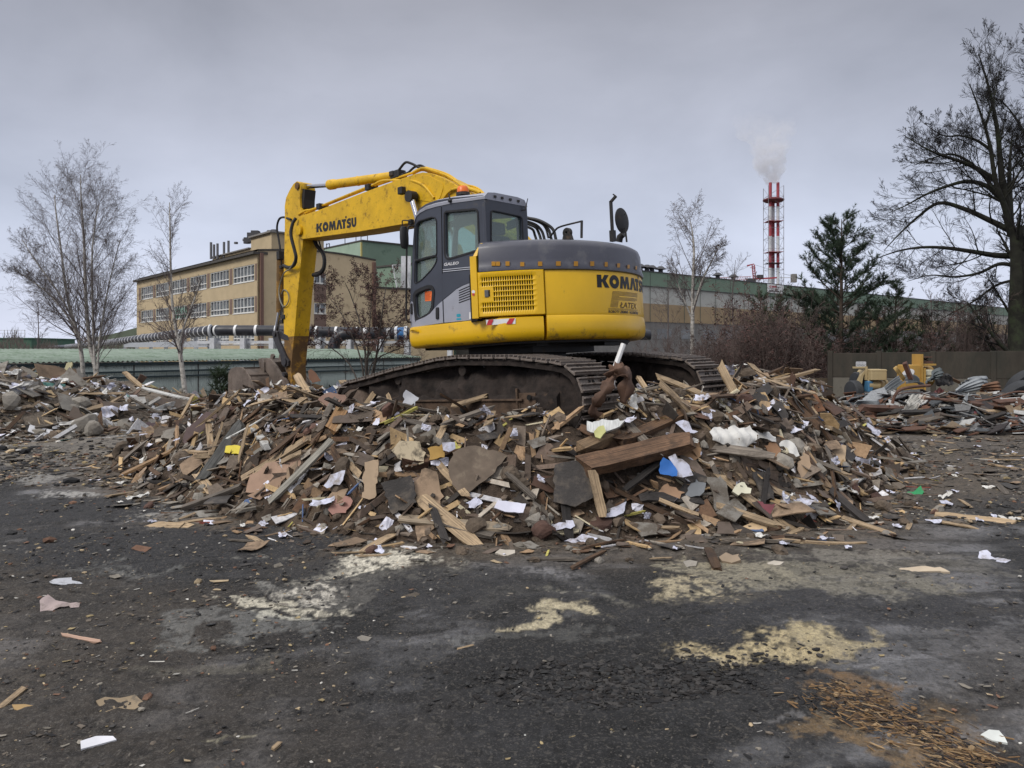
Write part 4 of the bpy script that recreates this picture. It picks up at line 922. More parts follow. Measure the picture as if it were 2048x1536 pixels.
tb('hydraulic_hose', [Pl(628, 476, -.05), Pl(633, 490, -.08), Pl(645, 505, -.08), Pl(649, 522, -.08), Pl(646, 540, -.08), Pl(636, 549, -.08), Pl(626, 550, -.06)], .035, RUB, arm)
tb('hydraulic_hose', [Pl(636, 476, -.1), Pl(645, 505, -.1), Pl(650, 520, -.1), Pl(642, 540, -.1), Pl(630, 546, -.08)], .012, RUB, arm)
GRYH = M('grey_hose', (.20, .20, .17), rough=.6, var=.2)
tb('hydraulic_hose', [Pl(590, 520, AL + .12), Pl(580, 537, AL + .10), Pl(569, 545, AL + .06), Pl(562, 562, .1), Pl(558, 580, .1), Pl(560, 600, .12), Pl(567, 615, AL + .02)], .012, GRYH, arm)
tb('hydraulic_hose', [Pl(563, 588, AL), Pl(567, 580, AL + .02), Pl(574, 583, AL + .03), Pl(578, 597, AL + .03), Pl(573, 610, AL + .03), Pl(566, 612, AL + .02), Pl(560, 600, AL)], .010, GRYH, arm)
for (a, b) in ((560, 558), (563, 561), (557, 556)): tb('hydraulic_hose', [Pl(a, 518, .02), Pl(b, 560, .02), Pl(b - 1, 585, .02), Pl(a + 2, 610, .02), Pl(a + 4, 630, .04)], .011, RUB, arm)
mb = MB(); mb.box(Pl(561, 511, .02), (.10, .12, .16)); mb.box(Pl(565, 534, .05), (.08, .1, .06)); mb.box(Pl(569, 634, AL - .02), (.12, .08, .08)); mb.box(Pl(565, 643, AL - .03), (.10, .08, .07)); mb.build('valve_block', BLK, arm, bevel=.01)
# bucket cylinder on the arm's outer face
tb('bucket_cylinder', [Pl(561, 520, 0), Pl(560, 625, 0)], .07, YELM, arm, 16, sp=False); tb('bucket_cylinder_rod', [Pl(560, 620, 0), Pl(552, 668, 0)], .042, STL, arm, 12, sp=False)
# linkage
for sy in (.17, -.17):
    plate('linkage_bar', [pxl([(547.5, 664), (551, 661.5), (555.5, 664.5), (561, 685), (573, 712), (579, 722), (578, 731), (571, 734), (565.5, 728), (563, 712), (553, 688), (547.5, 674)], .17)], side(sy), .05, LNK, arm, bevel=.006)
    plate('linkage_bar', [pxl([(551, 664), (557, 661), (566, 668), (574, 672), (575, 680), (566, 679), (556, 675)], .17)], side(sy * .8), .04, LNK, arm, bevel=.006)
mb = MB()
for px, py, r in ((552, 668, .05), (572, 724, .07), (571, 750, .05)): mb.lathe([(.001, -.2), (r, -.2), (r, .22), (.001, .22)], Pl(px, py, .17) - Vector((0, .17, 0)), axis='Y', n=16)
mb.build('linkage_pin', LNK, arm, 30)
bucket = empty('bucket', parent=ex)
for sy in (.20, -.20):
    plate('bucket_ear', [round_poly(pxl([(527, 722), (535, 716), (543, 719), (553, 732), (563, 748), (574, 760), (577, 768), (571, 777), (562, 777), (550, 765), (539, 748), (528, 733)], .20), .03)], side(sy), .045, BKT, bucket, bevel=.006)
mb = MB(); pk = pxl([(521, 717), (527, 716), (533, 724), (533, 745), (524, 738)], .2); mb.prism([Vector((a, -.25, b)) for a, b in pk], (0, .5, 0)); pk = pxl([(531, 709), (535, 707.5), (538, 712), (534, 723), (530, 720)], .12); mb.prism([Vector((a, -.02, b)) for a, b in pk], (0, .04, 0)); mb.prism([Vector((a, -.2, b)) for a, b in pk], (0, .04, 0)); mb.build('bucket_back', BKT, bucket, bevel=.01)
bp = [(458, 752), (459.5, 743), (464, 737), (474, 734.5), (485, 735), (493, 742), (501, 755), (508, 770), (511, 790), (510, 815), (502, 838), (475, 838), (461, 815), (458, 790)]
BW = .58
for sy in (BW, -BW): plate('side_plate', [round_poly(pxl(bp, BW), .03)], side(sy), .035, BKT, bucket, bevel=.006)
sh_ = [Pl(a, b, BW) for a, b in ((459.5, 745), (464, 738), (474, 735.5), (485, 736), (493, 743), (501, 756), (508, 771), (510.5, 790), (509.5, 815))]
sh_ = spline(sh_, 4); mb = MB(); vs = []
cen_ = sum((Vector((p.x, p.z)) for p in sh_), Vector((0, 0))) / len(sh_)
for p in sh_:
    q2 = Vector((p.x, p.z)) + (cen_ - Vector((p.x, p.z))).normalized() * .03
    vs += [Vector((p.x, BW, p.z)), Vector((p.x, -BW, p.z)), Vector((q2.x, -BW, q2.y)), Vector((q2.x, BW, q2.y))]
k = len(sh_); mb.add(vs, [(4 * i + j, 4 * i + (j + 1) % 4, 4 * i + 4 + (j + 1) % 4, 4 * i + 4 + j) for i in range(k - 1) for j in range(4)]); shell = mb.build('bucket_shell', BKT, bucket, 40)
mb = MB()
for i in (13, 19, 25):
    p = sh_[i]; mb.box((p.x, 0, p.z), (.02, 2 * BW, .05))
mb.build('wear_strip', BKT, shell)
# steps and grab irons at the front of the skirt
mb = MB(); mb.tube(spline([Pl(821, 661, HW + .02), Pl(828, 659.5, HW + .05), Pl(836, 664, HW + .02)]), .012, 6); mb.build('tie_down_hook', YELD, sk, 40)
# ---------------------------------------------------------------- buildings and works behind the yard
CREAM = M('cream_render', (.54, .43, .28), rough=.85, var=.07, vs=.8, dirt=((.26, .19, .12), .25, .6)); CREAMD = M('cream_render_painted_shade', (.44, .35, .22), rough=.85, var=.08, vs=.6)  # CREAMD is the cream render with shade put into its colour
BROWN = M('brown_render', (.17, .115, .095), rough=.85, var=.08); WFR = M('white_window_frame', (.62, .62, .60), rough=.5, var=.05)
WGL = M('window_glass', (.14, .155, .165), rough=.12, var=.5, vs=.9, spec=.8); FELT = M('roof_felt', (.07, .065, .06), rough=.9, var=.2)
GRN_L = M('light_green_sheet', (.28, .37, .29), rough=.7, var=.06, vs=.6); GRN = M('green_sheet', (.165, .235, .175), rough=.7, var=.08, vs=.5, dirt=((.10, .15, .11), .3, .5))
GRN_D = M('dark_green_sheet', (.05, .12, .08), rough=.7, var=.1)
WHS = M('weathered_white_sheet', (.46, .46, .43), rough=.8, var=.10, vs=.5, dirt=((.30, .29, .26), .4, .5)); TAN = M('tan_render', (.34, .25, .15), rough=.85, var=.10, vs=.4)
GRYC = M('grey_concrete', (.20, .19, .18), rough=.9, var=.15, vs=1.2); WPA = M('white_painted_steel', (.55, .56, .58), rough=.5, var=.12)
CHR = M('chimney_red', (.34, .055, .07), rough=.6, var=.1); CHW = M('chimney_white', (.52, .53, .55), rough=.6, var=.06); DST = M('dark_steel', (.05, .05, .055), rough=.6)
PIPEM = M('black_pipe_sheath', (.024, .025, .032), rough=.42, var=.25, vs=1.5); BLUEP = M('blue_wrap', (.04, .16, .38), rough=.5, var=.25, vs=4)
def frame(K, d):            # wall frame: u along the wall, w outwards, z up
    d = Vector((d[0], d[1], 0)).normalized(); n = Vector((d.y, -d.x, 0))
    return lambda u, z, w=0.0: Vector((K[0], K[1], 0)) + d * u + n * w + Vector((0, 0, z))
def wallplate(name, fr_, outer, holes, thick, mat, parent):
    vs, fs = fill2d([outer] + holes, thick / 2); mb = MB(); mb.add([fr_(p[0], p[1], p[2] - thick / 2) for p in vs], fs); return mb.build(name, mat, parent)
def fbox(mb, fr_, u0, u1, z0, z1, w0, w1):
    vs = [fr_(u, z, w) for w in (w0, w1) for u, z in ((u0, z0), (u1, z0), (u1, z1), (u0, z1))]
    return mb.add(vs, [(0, 1, 2, 3), (7, 6, 5, 4), (0, 4, 5, 1), (1, 5, 6, 2), (2, 6, 7, 3), (3, 7, 4, 0)])
def window(fr_, u0, u1, z0, z1, cols, rows, parent, fw=.09, glass=None):
    mb = MB(); fbox(mb, fr_, u0, u1, z0, z0 + fw, -.20, -.06); fbox(mb, fr_, u0, u1, z1 - fw, z1, -.20, -.06)
    for i in range(cols + 1):
        u = u0 + (u1 - u0 - fw) * i / cols; k = fw * (1.4 if i == cols // 2 else 1); fbox(mb, fr_, u, u + k, z0 + fw, z1 - fw, -.20, -.062)
    for r in rows: z = z0 + (z1 - z0) * r; fbox(mb, fr_, u0 + fw, u1 - fw, z - fw * .6, z + fw * .6, -.20, -.064)
    fbox(mb, fr_, u0 - .05, u1 + .05, z0 - .08, z0 - .002, -.1, .06)
    w = mb.build('window', WFR, parent); mb = MB(); fbox(mb, fr_, u0, u1, z0, z1, -.28, -.24); mb.build('pane', glass or WGL, w)
ob = empty('office_building', (-29.6, 90, -1.35)); OBI = Matrix.Translation((29.6, -90, 1.35))
tag(ob, 'cream three storey office block with long rows of white factory windows', 'building')
def sub(parent_off, fn): return lambda u, z, w=0.0: parent_off @ fn(u, z, w)
fl = sub(OBI, frame((-29.6, 90), (-.65, .76))); fr0 = frame((-29.6, 90), (.76, .65)); frr = sub(OBI, fr0)
_fl = fl; fl = lambda u, z, w=0.0: _fl(u, z, -w)
zr_ = [(9.73, 11.69), (6.03, 7.9), (2.3, 4.15)]; bays = [(1.0 + 8 * k, 7.6 + 8 * k) for k in range(6)]
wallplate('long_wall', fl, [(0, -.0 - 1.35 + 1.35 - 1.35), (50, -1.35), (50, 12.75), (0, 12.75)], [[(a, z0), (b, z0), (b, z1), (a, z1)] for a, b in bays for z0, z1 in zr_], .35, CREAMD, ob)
for z0, z1 in zr_[:2]:
    for i in range(7): mb = MB(); a = 8 * i - .3 if i else .12; fbox(mb, fl, a + .1, min(a + 1.0, 49.9) if i else .7, z0, z1, .0, .03); mb.build('pier_panel', BROWN, ob)
vrd = M('green_blind', (.12, .30, .22), rough=.6)
for (z0, z1) in zr_:
    for i, (a, b) in enumerate(bays): window(fl, a, b, z0, z1, 6, (.36,), ob, .10, vrd if (i == 3 and z0 == 6.03) else None)
arch = [(t, 13.1 + .5 * math.sin(math.pi * t / 15.7)) for t in np.linspace(15.7, 0, 12)]
rw = [(7.1, 8.7, 9.75, 11.0), (7.1, 8.7, 6.05, 7.35), (7.1, 8.7, 2.3, 3.6)]
wallplate('end_wall', frr, [(0, -1.35), (15.7, -1.35)] + arch, [[(a, z0), (b, z0), (b, z1), (a, z1)] for a, b, z0, z1 in rw], .35, CREAM, ob)
for a, b, z0, z1 in rw: window(frr, a, b, z0, z1, 2, (), ob, .12)
mb = MB(); fbox(mb, frr, 7.1, 8.7, 7.45, 9.65, 0, .03); fbox(mb, frr, 7.1, 8.7, 3.7, 5.95, 0, .03); mb.build('spandrel_panel', BROWN, ob)
mb = MB(); fbox(mb, frr, .25, .62, -1.35, 12.9, .02, .30); mb.build('downpipe', M('rusty_brown_pipe', (.16, .09, .07)), ob); mb = MB(); fbox(mb, frr, 15.2, 15.6, -1.35, 12.9, .02, .3); mb.build('downpipe', _mats['rusty_brown_pipe'], ob)
mb = MB(); fbox(mb, fl, -.1, 50.2, 12.75, 13.05, -1.2, .55); mb.build('gutter_board', FELT, ob)
mb = MB(); n_ = len(arch); vs = [frr(t, z + .02, .12) for t, z in arch] + [frr(t, z + .02, -50) for t, z in arch] + [frr(t, z + .22, .12) for t, z in arch] + [frr(t, z + .22, -50) for t, z in arch]
mb.add(vs, [(i, i + 1, n_ + i + 1, n_ + i) for i in range(n_ - 1)] + [(2 * n_ + i, 2 * n_ + i + 1, 3 * n_ + i + 1, 3 * n_ + i) for i in range(n_ - 1)] + [(i, i + 1, 2 * n_ + i + 1, 2 * n_ + i) for i in range(n_ - 1)]); mb.build('roof', FELT, ob)
mb = MB(); fbox(mb, frr, 15.35, 15.68, -1.35, 13.05, -50, -.2); fbox(mb, frr, .2, 15.5, -1.35, 13.05, -50, -49.6); mb.build('rear_wall', CREAM, ob)
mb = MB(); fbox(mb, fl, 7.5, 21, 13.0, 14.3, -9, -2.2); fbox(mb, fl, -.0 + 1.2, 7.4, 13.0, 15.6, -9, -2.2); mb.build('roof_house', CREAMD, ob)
mb = MB(); fbox(mb, fl, .9, 7.6, 15.6, 15.8, -9.2, -1.9); fbox(mb, fl, 7.6, 21.2, 14.3, 14.45, -9.2, -1.9); fbox(mb, frr, 2.2, 8.2, 15.3, 15.55, -8, -1.5); mb.build('roof_house_slab', GRYC, ob)
for px, yt in ((422, 484.5), (428, 489), (435, 487), (448, 484), (457, 481.5)):
    p = at(px, yt, 104); mb = MB(); mb.tube([Vector((p.x, p.y, 13.8)), p], .17, 8); o_ = mb.build('flue', M('grey_flue', (.13, .13, .14)), ob); o_.matrix_parent_inverse = Matrix.Translation(-ob.location)
for px, yt, r in ((540.5, 461, .34), (548.5, 459.5, .34), (494, 478, .45), (472, 484, .2)):
    p = at(px, yt, 99); mb = MB(); mb.tube([Vector((p.x, p.y, 15.2)), p], r, 10); mb.tube([p - Vector((0, 0, .25)), p], r * 1.25, 10); o_ = mb.build('flue', _mats['grey_flue'], ob); o_.matrix_parent_inverse = Matrix.Translation(-ob.location)
mb = MB(); p = at(511, 476, 98); mb.box(p, (1.7, 1.4, 1.2)); mb.box(p + Vector((0, 0, .7)), (.9, .9, .4)); mb.box(p - Vector((1.1, 0, .3)), (.6, .6, .7)); o_ = mb.build('roof_fan', DST, ob); o_.matrix_parent_inverse = Matrix.Translation(-ob.location)

def boxhouse(name, K, d, length, depth, z0, z1, mat, label, bands=None, roof=FELT):
    o = empty(name, (K[0], K[1], z0)); tag(o, label, 'building'); T = Matrix.Translation((-K[0], -K[1], -z0)); f_ = sub(T, frame(K, d))
    mb = MB(); fbox(mb, f_, 0, length, z0, z1, -depth, 0); mb.build('wall', mat, o)
    mb = MB(); fbox(mb, f_, -.2, length + .2, z1, z1 + .25, -depth - .2, .2); mb.build('roof', roof, o)
    return o, f_
gh, f_ = boxhouse('green_hall', (-26.1, 135), (.76, .65), 17, 22, -1.4, 20.5, GRN, 'tall green sheet clad hall rising behind the cream office block')
T_ = Matrix.Translation((26.1, -135, 1.4)); g2 = sub(T_, frame((-26.1, 135), (-.65, .76))); g2b = lambda u, z, w=0.0: g2(u, z, -w)
mb = MB(); fbox(mb, g2b, .25, 14, -1.4, 20.45, .01, .10); mb.build('gable_wall', GRN_L, gh)
mb = MB(); fbox(mb, g2b, 6, 10.6, 15.7, 18.6, .10, .16); gw = mb.build('window_band', WGL, gh)
mb = MB()
for i in range(7): u = 6 + i * .76; fbox(mb, g2b, u - .05, u + .05, 15.7, 18.6, .16, .2)
fbox(mb, g2b, 6, 10.6, 17.1, 17.2, .16, .2); mb.build('window_bars', DST, gw)
mb = MB(); fbox(mb, g2b, .02, .22, -1.4, 20.3, .02, .3); mb.build('yellow_downpipe', M('pale_yellow_pipe', (.5, .42, .15)), gh)
mb = MB()
for px in (672, 677, 686, 694): p = at(px - 0, 476, 143)
for a, b in (((712, 481), (712, 468)), ((722, 480), (722, 470)), ((735, 481), (735, 470)), ((712, 468.5), (722, 469)), ((722, 471), (735, 471)), ((690, 486), (690, 472)), ((653, 495), (653, 487)), ((659, 494), (659, 487)), ((653, 487), (659, 487))): mb.bar(at(a[0], a[1] + 2, 138), at(b[0], b[1], 138), .12)
o_ = mb.build('roof_railing', DST, gh); o_.matrix_parent_inverse = Matrix.Translation(-gh.location)
for px, y0, y1, mt in ((776, 485, 492, DST), ): pass
ax, f_ = boxhouse('green_annex', tuple(at(754, 531, 122)[:2]), (.78, -.62), 13, 8, -1.4, 14.5, GRN, 'lower green sheet annex beside the tall green hall')
mb = MB()
for k_ in (-.9, .9): mb.bar(at(797, 530, 112) + Vector((k_, 0, 0)), at(806, 575, 112) + Vector((k_, 0, 0)), .15)
for i in range(12): q = at(797 + i * .8, 530 + i * 4, 112); mb.bar(q - Vector((.9, 0, 0)), q + Vector((.9, 0, 0)), .08)
mb.box(at(812, 550, 113), (1.4, .3, 5.5)); o_ = mb.build('outside_ladder', WPA, ax); o_.matrix_parent_inverse = Matrix.Translation(-ax.location)
boxhouse('cream_annex', tuple(at(752, 600, 101)[:2]), (.80, .6), 12, 8, -1.4, 9.6, CREAM, 'low cream rendered building to the right of the office block')
fb, f_ = boxhouse('dark_green_shed', (-128, 182), (1, .05), 14.5, 20, -1, 4.1, GRN_D, 'small dark green shed far away at the left edge', roof=GRN_D)
mb = MB(); 
for i in range(6): mb.bar((1.5 + i * 2.4, -.2, 5.4), (1.5 + i * 2.4, -.2, 7.2), .1)
mb.bar((1.4, -.2, 7.1), (13.6, -.2, 7.1), .1); mb.bar((1.4, -.2, 6.4), (13.6, -.2, 6.4), .08); mb.build('roof_railing', WPA, fb)
# wide green roof left of the office block
o = empty('green_roofed_hall', (-78, 150, -1)); tag(o, 'long low hall with a sloping green roof left of the cream office block', 'building')
mb = MB(); q = [at(150, 697, 150), at(278, 697, 150), at(278, 654, 150), at(232, 666, 150), at(180, 677, 150), at(150, 690, 150)]; mb.prism([p - Vector(o.location) for p in q], (0, 16, 0)); mb.build('roof', M('dull_green_roof', (.13, .16, .115), rough=.8, var=.1, vs=.3), o)
mb = MB(); mb.box((0 + 3, 8, -.2), (24, 15.5, 3)); mb.build('wall', GRYC, o)

# big hall at the right, banded green, white and tan
BHK = (18.9 - .757 * 16, 110 - .654 * 16)
o = empty('banded_factory_hall', (BHK[0], BHK[1], -1.4)); tag(o, 'very long factory hall banded green over white over tan', 'building')
T = Matrix.Translation((-BHK[0], -BHK[1], 1.4)); f_ = sub(T, frame(BHK, (.757, .654)))
Lh = 175
for nm, z0, z1, mt, w in (('green_band', 10.66, 12.7, GRN, .12), ('white_band', 8.2, 10.66, WHS, .0), ('tan_band', 5.6, 8.2, TAN, .05), ('lower_wall', -1.4, 5.6, GRYC, -.05)):
    mb = MB(); fbox(mb, f_, 0, Lh, z0, z1, -25, w); mb.build(nm, mt, o)
mb = MB(); fbox(mb, f_, -.2, Lh + .2, 12.7, 12.85, -25.2, .2); fbox(mb, f_, 0, Lh, 10.60, 10.70, .13, .2); mb.build('roof_edge', DST, o)
for i in range(44): mb = MB(); u = i * 4.0 + 1; fbox(mb, f_, u, u + .08, 5.6, 12.65, .125, .15); mb.build('panel_joint', M('dark_joint_line', (.08, .10, .08)), o)  # dark vertical lines at the panel seams
mb = MB()
for i in range(30): u = i * 5.6 + 2; fbox(mb, f_, u, u + 3.4, 3.2, 4.6, -.04, .0)
mb.build('window_strip', M('grey_window_strip', (.22, .23, .24), var=.3, vs=.5), o)
for px in (1305, 1320.5, 1332, 1352, 1480, 1515):
    u = 16 + (px - 1290) * .093 * (1 + (px - 1290) * .0009); p = f_(u, 12.8, -2) ; mb = MB(); mb.lathe([(.35, 0), (.35, .7), (.9, .8), (.3, 1.25)], p, n=10); mb.build('roof_vent', DST, o)
# its sign
def hall_pt(px, z, w=.22):
    k = (px - 1024) / F; t = (k * BHK[1] - BHK[0]) / (.757 - k * .654); return Vector((BHK[0] + .757 * t, BHK[1] + .654 * t, z)) + Vector((.654, -.757, 0)) * w
def zat(px, py):
    p = hall_pt(px, 0, 0); return CH + (HY - py) / F * p.y
so_ = empty('wall_sign', hall_pt(1532, 10.9)); tag(so_, 'white company sign board on the green band of the long hall', 'sign'); TS = -Vector(so_.location)
def sgn(name, px0, px1, z0, z1, w, mat):
    mb = MB(); a, b, c, d = hall_pt(px0, z0, w) + TS, hall_pt(px1, z0, w) + TS, hall_pt(px1, z1, w) + TS, hall_pt(px0, z1, w) + TS; mb.prism([a, b, c, d], Vector((-.654, .757, 0)) * .04); return mb.build(name, mat, so_)
zs1, zs0 = zat(1548, 569.3), zat(1548, 586.5); hh = zs1 - zs0
sgn('board', 1532, 1564.5, zs0, zs1, .26, WHT)
ci = [hall_pt(1537.8 + 1.9 * math.cos(t), zs0 + hh * (.70 + .14 * math.sin(t)), .28) + TS for t in np.linspace(0, 6.283, 15)[:-1]]; ch_ = [hall_pt(1537.8 + .9 * math.cos(t), zs0 + hh * (.70 + .07 * math.sin(t)), .28) + TS for t in np.linspace(0, 6.283, 15)[:-1]]
mb = MB(); mb.add(ci + ch_, [(i, (i + 1) % 14, 14 + (i + 1) % 14, 14 + i) for i in range(14)]); mb.build('logo', RED, so_)
mt_ = M('sign_ink', (.06, .05, .06))
for k, (a, b) in enumerate(((1541, 1543), (1543.4, 1545.2), (1545.6, 1547), (1547.4, 1549.2), (1549.5, 1551))): sgn('lettering', a, b, zs0 + hh * .62, zs0 + hh * .84, .275, M('sign_red', (.40, .08, .09)))
for k, (a, b) in enumerate(((1535.5, 1537), (1537.4, 1538.8), (1539.2, 1540.6), (1541, 1542.5), (1542.9, 1544.2), (1546, 1547.3), (1547.7, 1549), (1549.4, 1550.8), (1552, 1553.4), (1553.8, 1555.3))): sgn('lettering', a, b, zs0 + hh * .12, zs0 + hh * .30, .275, mt_)
sgn('lettering', 1541, 1552, zs0 + hh * .46, zs0 + hh * .50, .275, mt_); sgn('lettering', 1552, 1559, zs0 + hh * .70, zs0 + hh * .74, .275, mt_)

# red and white chimney: three flues in a lattice cage
cb = empty('chimney_tower', at(1547, 698, 300) - Vector((0, 0, 3.7))); tag(cb, 'tall red and white banded chimney of bundled flues in a lattice cage', 'chimney'); s_ = 300 / F
CB = cb.location
zy = lambda py: CH + (HY - py) * s_ - CB.z
bands = [(720, 536, CHW), (536, 505, CHR), (505, 473, CHW), (473, 443, CHR), (443, 414, CHW), (414, 366, CHR)]
for dx, dy, top in ((-1.4, -.6, 366), (.25, 1.1, 402), (1.45, -.8, 364.5)):
    fl_ = MB(); prof = []
    for ya, yb, mt in bands:
        ya, yb = max(ya, top), max(yb, top)
        if ya - yb < 1: continue
        fl_.cm = 0 if mt is CHW else 1; fl_.lathe([(.58, zy(ya)), (.58, zy(yb))], (dx, dy, 0), n=14)
    fl_.build('flue', [CHW, CHR], cb, 60)
mb = MB(); hw_ = 2.95; zt3 = zy(374)
for sx in (-1, 1):
    for sy in (-1, 1): mb.bar((sx * hw_, sy * hw_, 0), (sx * hw_, sy * hw_, zt3), .16)
zs_ = list(np.linspace(2, zt3, 17))
for i in range(16):
    for s1 in (-1, 1):
        a = 1 if i % 2 else -1
        mb.bar((-hw_, s1 * hw_, zs_[i]), (hw_, s1 * hw_, zs_[i]), .09); mb.bar((s1 * hw_, -hw_, zs_[i]), (s1 * hw_, hw_, zs_[i]), .09)
        mb.bar((-hw_ * a, s1 * hw_, zs_[i]), (hw_ * a, s1 * hw_, zs_[i + 1]), .07); mb.bar((s1 * hw_, -hw_ * a, zs_[i]), (s1 * hw_, hw_ * a, zs_[i + 1]), .07)
mb.build('lattice', M('faded_steel', (.22, .21, .22)), cb)
for y_, rr_, mt in ((443.5, 4.1, CHR), (505, 4.1, CHR), (527, 4.1, DST)): mb = MB(); mb.lathe([(rr_, zy(y_) - .05), (rr_, zy(y_) + .08)], n=4); o_ = mb.build('ring_platform', mt, cb); o_.rotation_euler = (0, 0, R_(45))
mb = MB(); mb.lathe([(3.3, zy(404)), (4.1, zy(401)), (4.1, zy(399.5)), (2.6, zy(396))], n=12); mb.build('top_platform', M('dark_red', (.13, .03, .035)), cb)

# smoke
def smoke_mat():
    m = bpy.data.materials.new('chimney_steam'); m.use_nodes = True; t = m.node_tree; N = t.nodes; L = t.links; N.remove(N['Principled BSDF'])
    v = N.new('ShaderNodeVolumePrincipled'); L.new(v.outputs[0], N['Material Output'].inputs['Volume'])
    v.inputs['Color'].default_value = (.92, .92, .95, 1); v.inputs['Anisotropy'].default_value = .1
    tcn = N.new('ShaderNodeTexCoord'); nz = N.new('ShaderNodeTexNoise'); nz.inputs['Scale'].default_value = .26; nz.inputs['Detail'].default_value = 4; nz.inputs['Distortion'].default_value = .6
    L.new(tcn.outputs['Object'], nz.inputs['Vector']); se = N.new('ShaderNodeSeparateXYZ'); L.new(tcn.outputs['Object'], se.inputs[0])
    a = N.new('ShaderNodeMapRange'); a.inputs['From Min'].default_value = .36; a.inputs['From Max'].default_value = .66; L.new(nz.outputs['Fac'], a.inputs['Value'])
    h = N.new('ShaderNodeMapRange'); h.inputs['From Min'].default_value = 0; h.inputs['From Max'].default_value = 31; h.inputs['To Min'].default_value = 1.0; h.inputs['To Max'].default_value = .0; L.new(se.outputs['Z'], h.inputs['Value'])
    p = N.new('ShaderNodeMath'); p.operation = 'POWER'; p.inputs[1].default_value = 2.0; L.new(h.outputs[0], p.inputs[0])
    k = N.new('ShaderNodeMath'); k.operation = 'MULTIPLY'; L.new(a.outputs[0], k.inputs[0]); L.new(p.outputs[0], k.inputs[1])
    k2 = N.new('ShaderNodeMath'); k2.operation = 'MULTIPLY'; k2.inputs[1].default_value = .62; L.new(k.outputs[0], k2.inputs[0]); L.new(k2.outputs[0], v.inputs['Density'])
    return m
bm = bmesh.new(); rs_ = random.Random(5)
sp0 = at(1545, 366, 300)
for px, py, r in ((1505, 240, 4.4), (1490, 262, 3.8), (1478, 240, 3.0), (1560, 255, 4.4), (1578, 246, 3.0), (1541, 362, 1.9), (1549, 361, 1.7), (1540, 352, 3.0), (1551, 348, 3.0), (1532, 340, 3.6), (1545, 335, 4.2), (1556, 338, 2.8), (1525, 325, 4.2), (1540, 318, 4.6), (1555, 322, 3.6), (1530, 305, 4.0), (1548, 302, 4.4), (1560, 292, 4.2), (1510, 300, 2.8), (1540, 284, 5.0), (1520, 270, 5.2), (1550, 268, 5.4), (1500, 258, 5.0), (1572, 262, 3.8), (1530, 250, 5.0), (1485, 252, 3.6), (1512, 238, 3.4)):
    bmesh.ops.create_icosphere(bm, subdivisions=2, radius=r, matrix=Matrix.Translation(at(px, py, 300) - sp0 + Vector((0, rs_.uniform(-1.5, 1.5), 0))))
me = bpy.data.meshes.new('smoke_plume'); bm.to_mesh(me); bm.free(); o = link('smoke_plume', me, None, [smoke_mat()]); o.location = sp0; tag(o, 'white steam drifting up and left from the red and white chimney', 'smoke', kind='stuff')
rm = o.modifiers.new('join', 'REMESH'); rm.mode = 'VOXEL'; rm.voxel_size = .5

# tower crane behind the hall
cr = empty('tower_crane', at(1506, 698, 240) - Vector((0, 0, 3))); tag(cr, 'red and white tower crane jib showing over the roof of the long hall', 'crane'); CR_ = Vector(cr.location)
def cp(px, py, dy=0): return at(px, py, 240) - CR_ + Vector((0, dy, 0))
def lattice(mb, a, b, w, n, th=.09):
    a, b = Vector(a), Vector(b); d = (b - a); up = Vector((0, 0, 1)) if abs(d.normalized().z) < .7 else Vector((1, 0, 0)); s = d.cross(up).normalized() * w; t = s.cross(d).normalized() * w
    cs_ = [s + t, s - t, -s - t, -s + t]
    for c in cs_: mb.bar(a + c, b + c, th * 1.4)
    for i in range(n):
        p, q = a + d * i / n, a + d * (i + 1) / n
        for j in range(4): mb.bar(p + cs_[j], q + cs_[(j + 1) % 4], th)
mb = MB(); lattice(mb, cp(1506, 715), cp(1506, 560), .8, 18, .14); mb.build('mast', WPA, cr)
mb = MB(); lattice(mb, cp(1380, 560), cp(1502, 556), .45, 26, .07); mb.build('jib', M('faded_red_steel', (.42, .20, .20)), cr)
mb = MB(); mb.bar(cp(1500, 558.5), cp(1553, 555.5), .7, .45); mb.build('counter_jib', CHR, cr); mb = MB(); mb.bar(cp(1553, 555.5), cp(1590, 555), .3, .2); mb.bar(cp(1553, 549), cp(1590, 549), .06); mb.build('counter_jib_rail', WPA, cr)
mb = MB(); mb.box(cp(1587.5, 556.5), (1.4, 1.6, 2.6)); mb.build('counterweight', GRYC, cr)
mb = MB(); lattice(mb, cp(1509, 558), cp(1506.5, 530), .35, 6, .09); mb.bar(cp(1494, 531), cp(1508, 528), .3); mb.bar(cp(1494, 533), cp(1505, 529), .15); mb.bar(cp(1500, 535.5), cp(1511, 535.5), .15); mb.build('tower_head', CHR, cr)
mb = MB(); mb.bar(cp(1508, 529), cp(1585, 553), .06); mb.bar(cp(1495, 532), cp(1430, 549), .06); mb.bar(cp(1495, 534), cp(1465, 547), .06); mb.build('tie_rod', DST, cr)
mb = MB(); mb.box(cp(1520, 553), (1.8, 1.2, 1.0)); mb.box(cp(1502, 561), (2.4, 2, 1.2)); mb.build('winch', DST, cr)

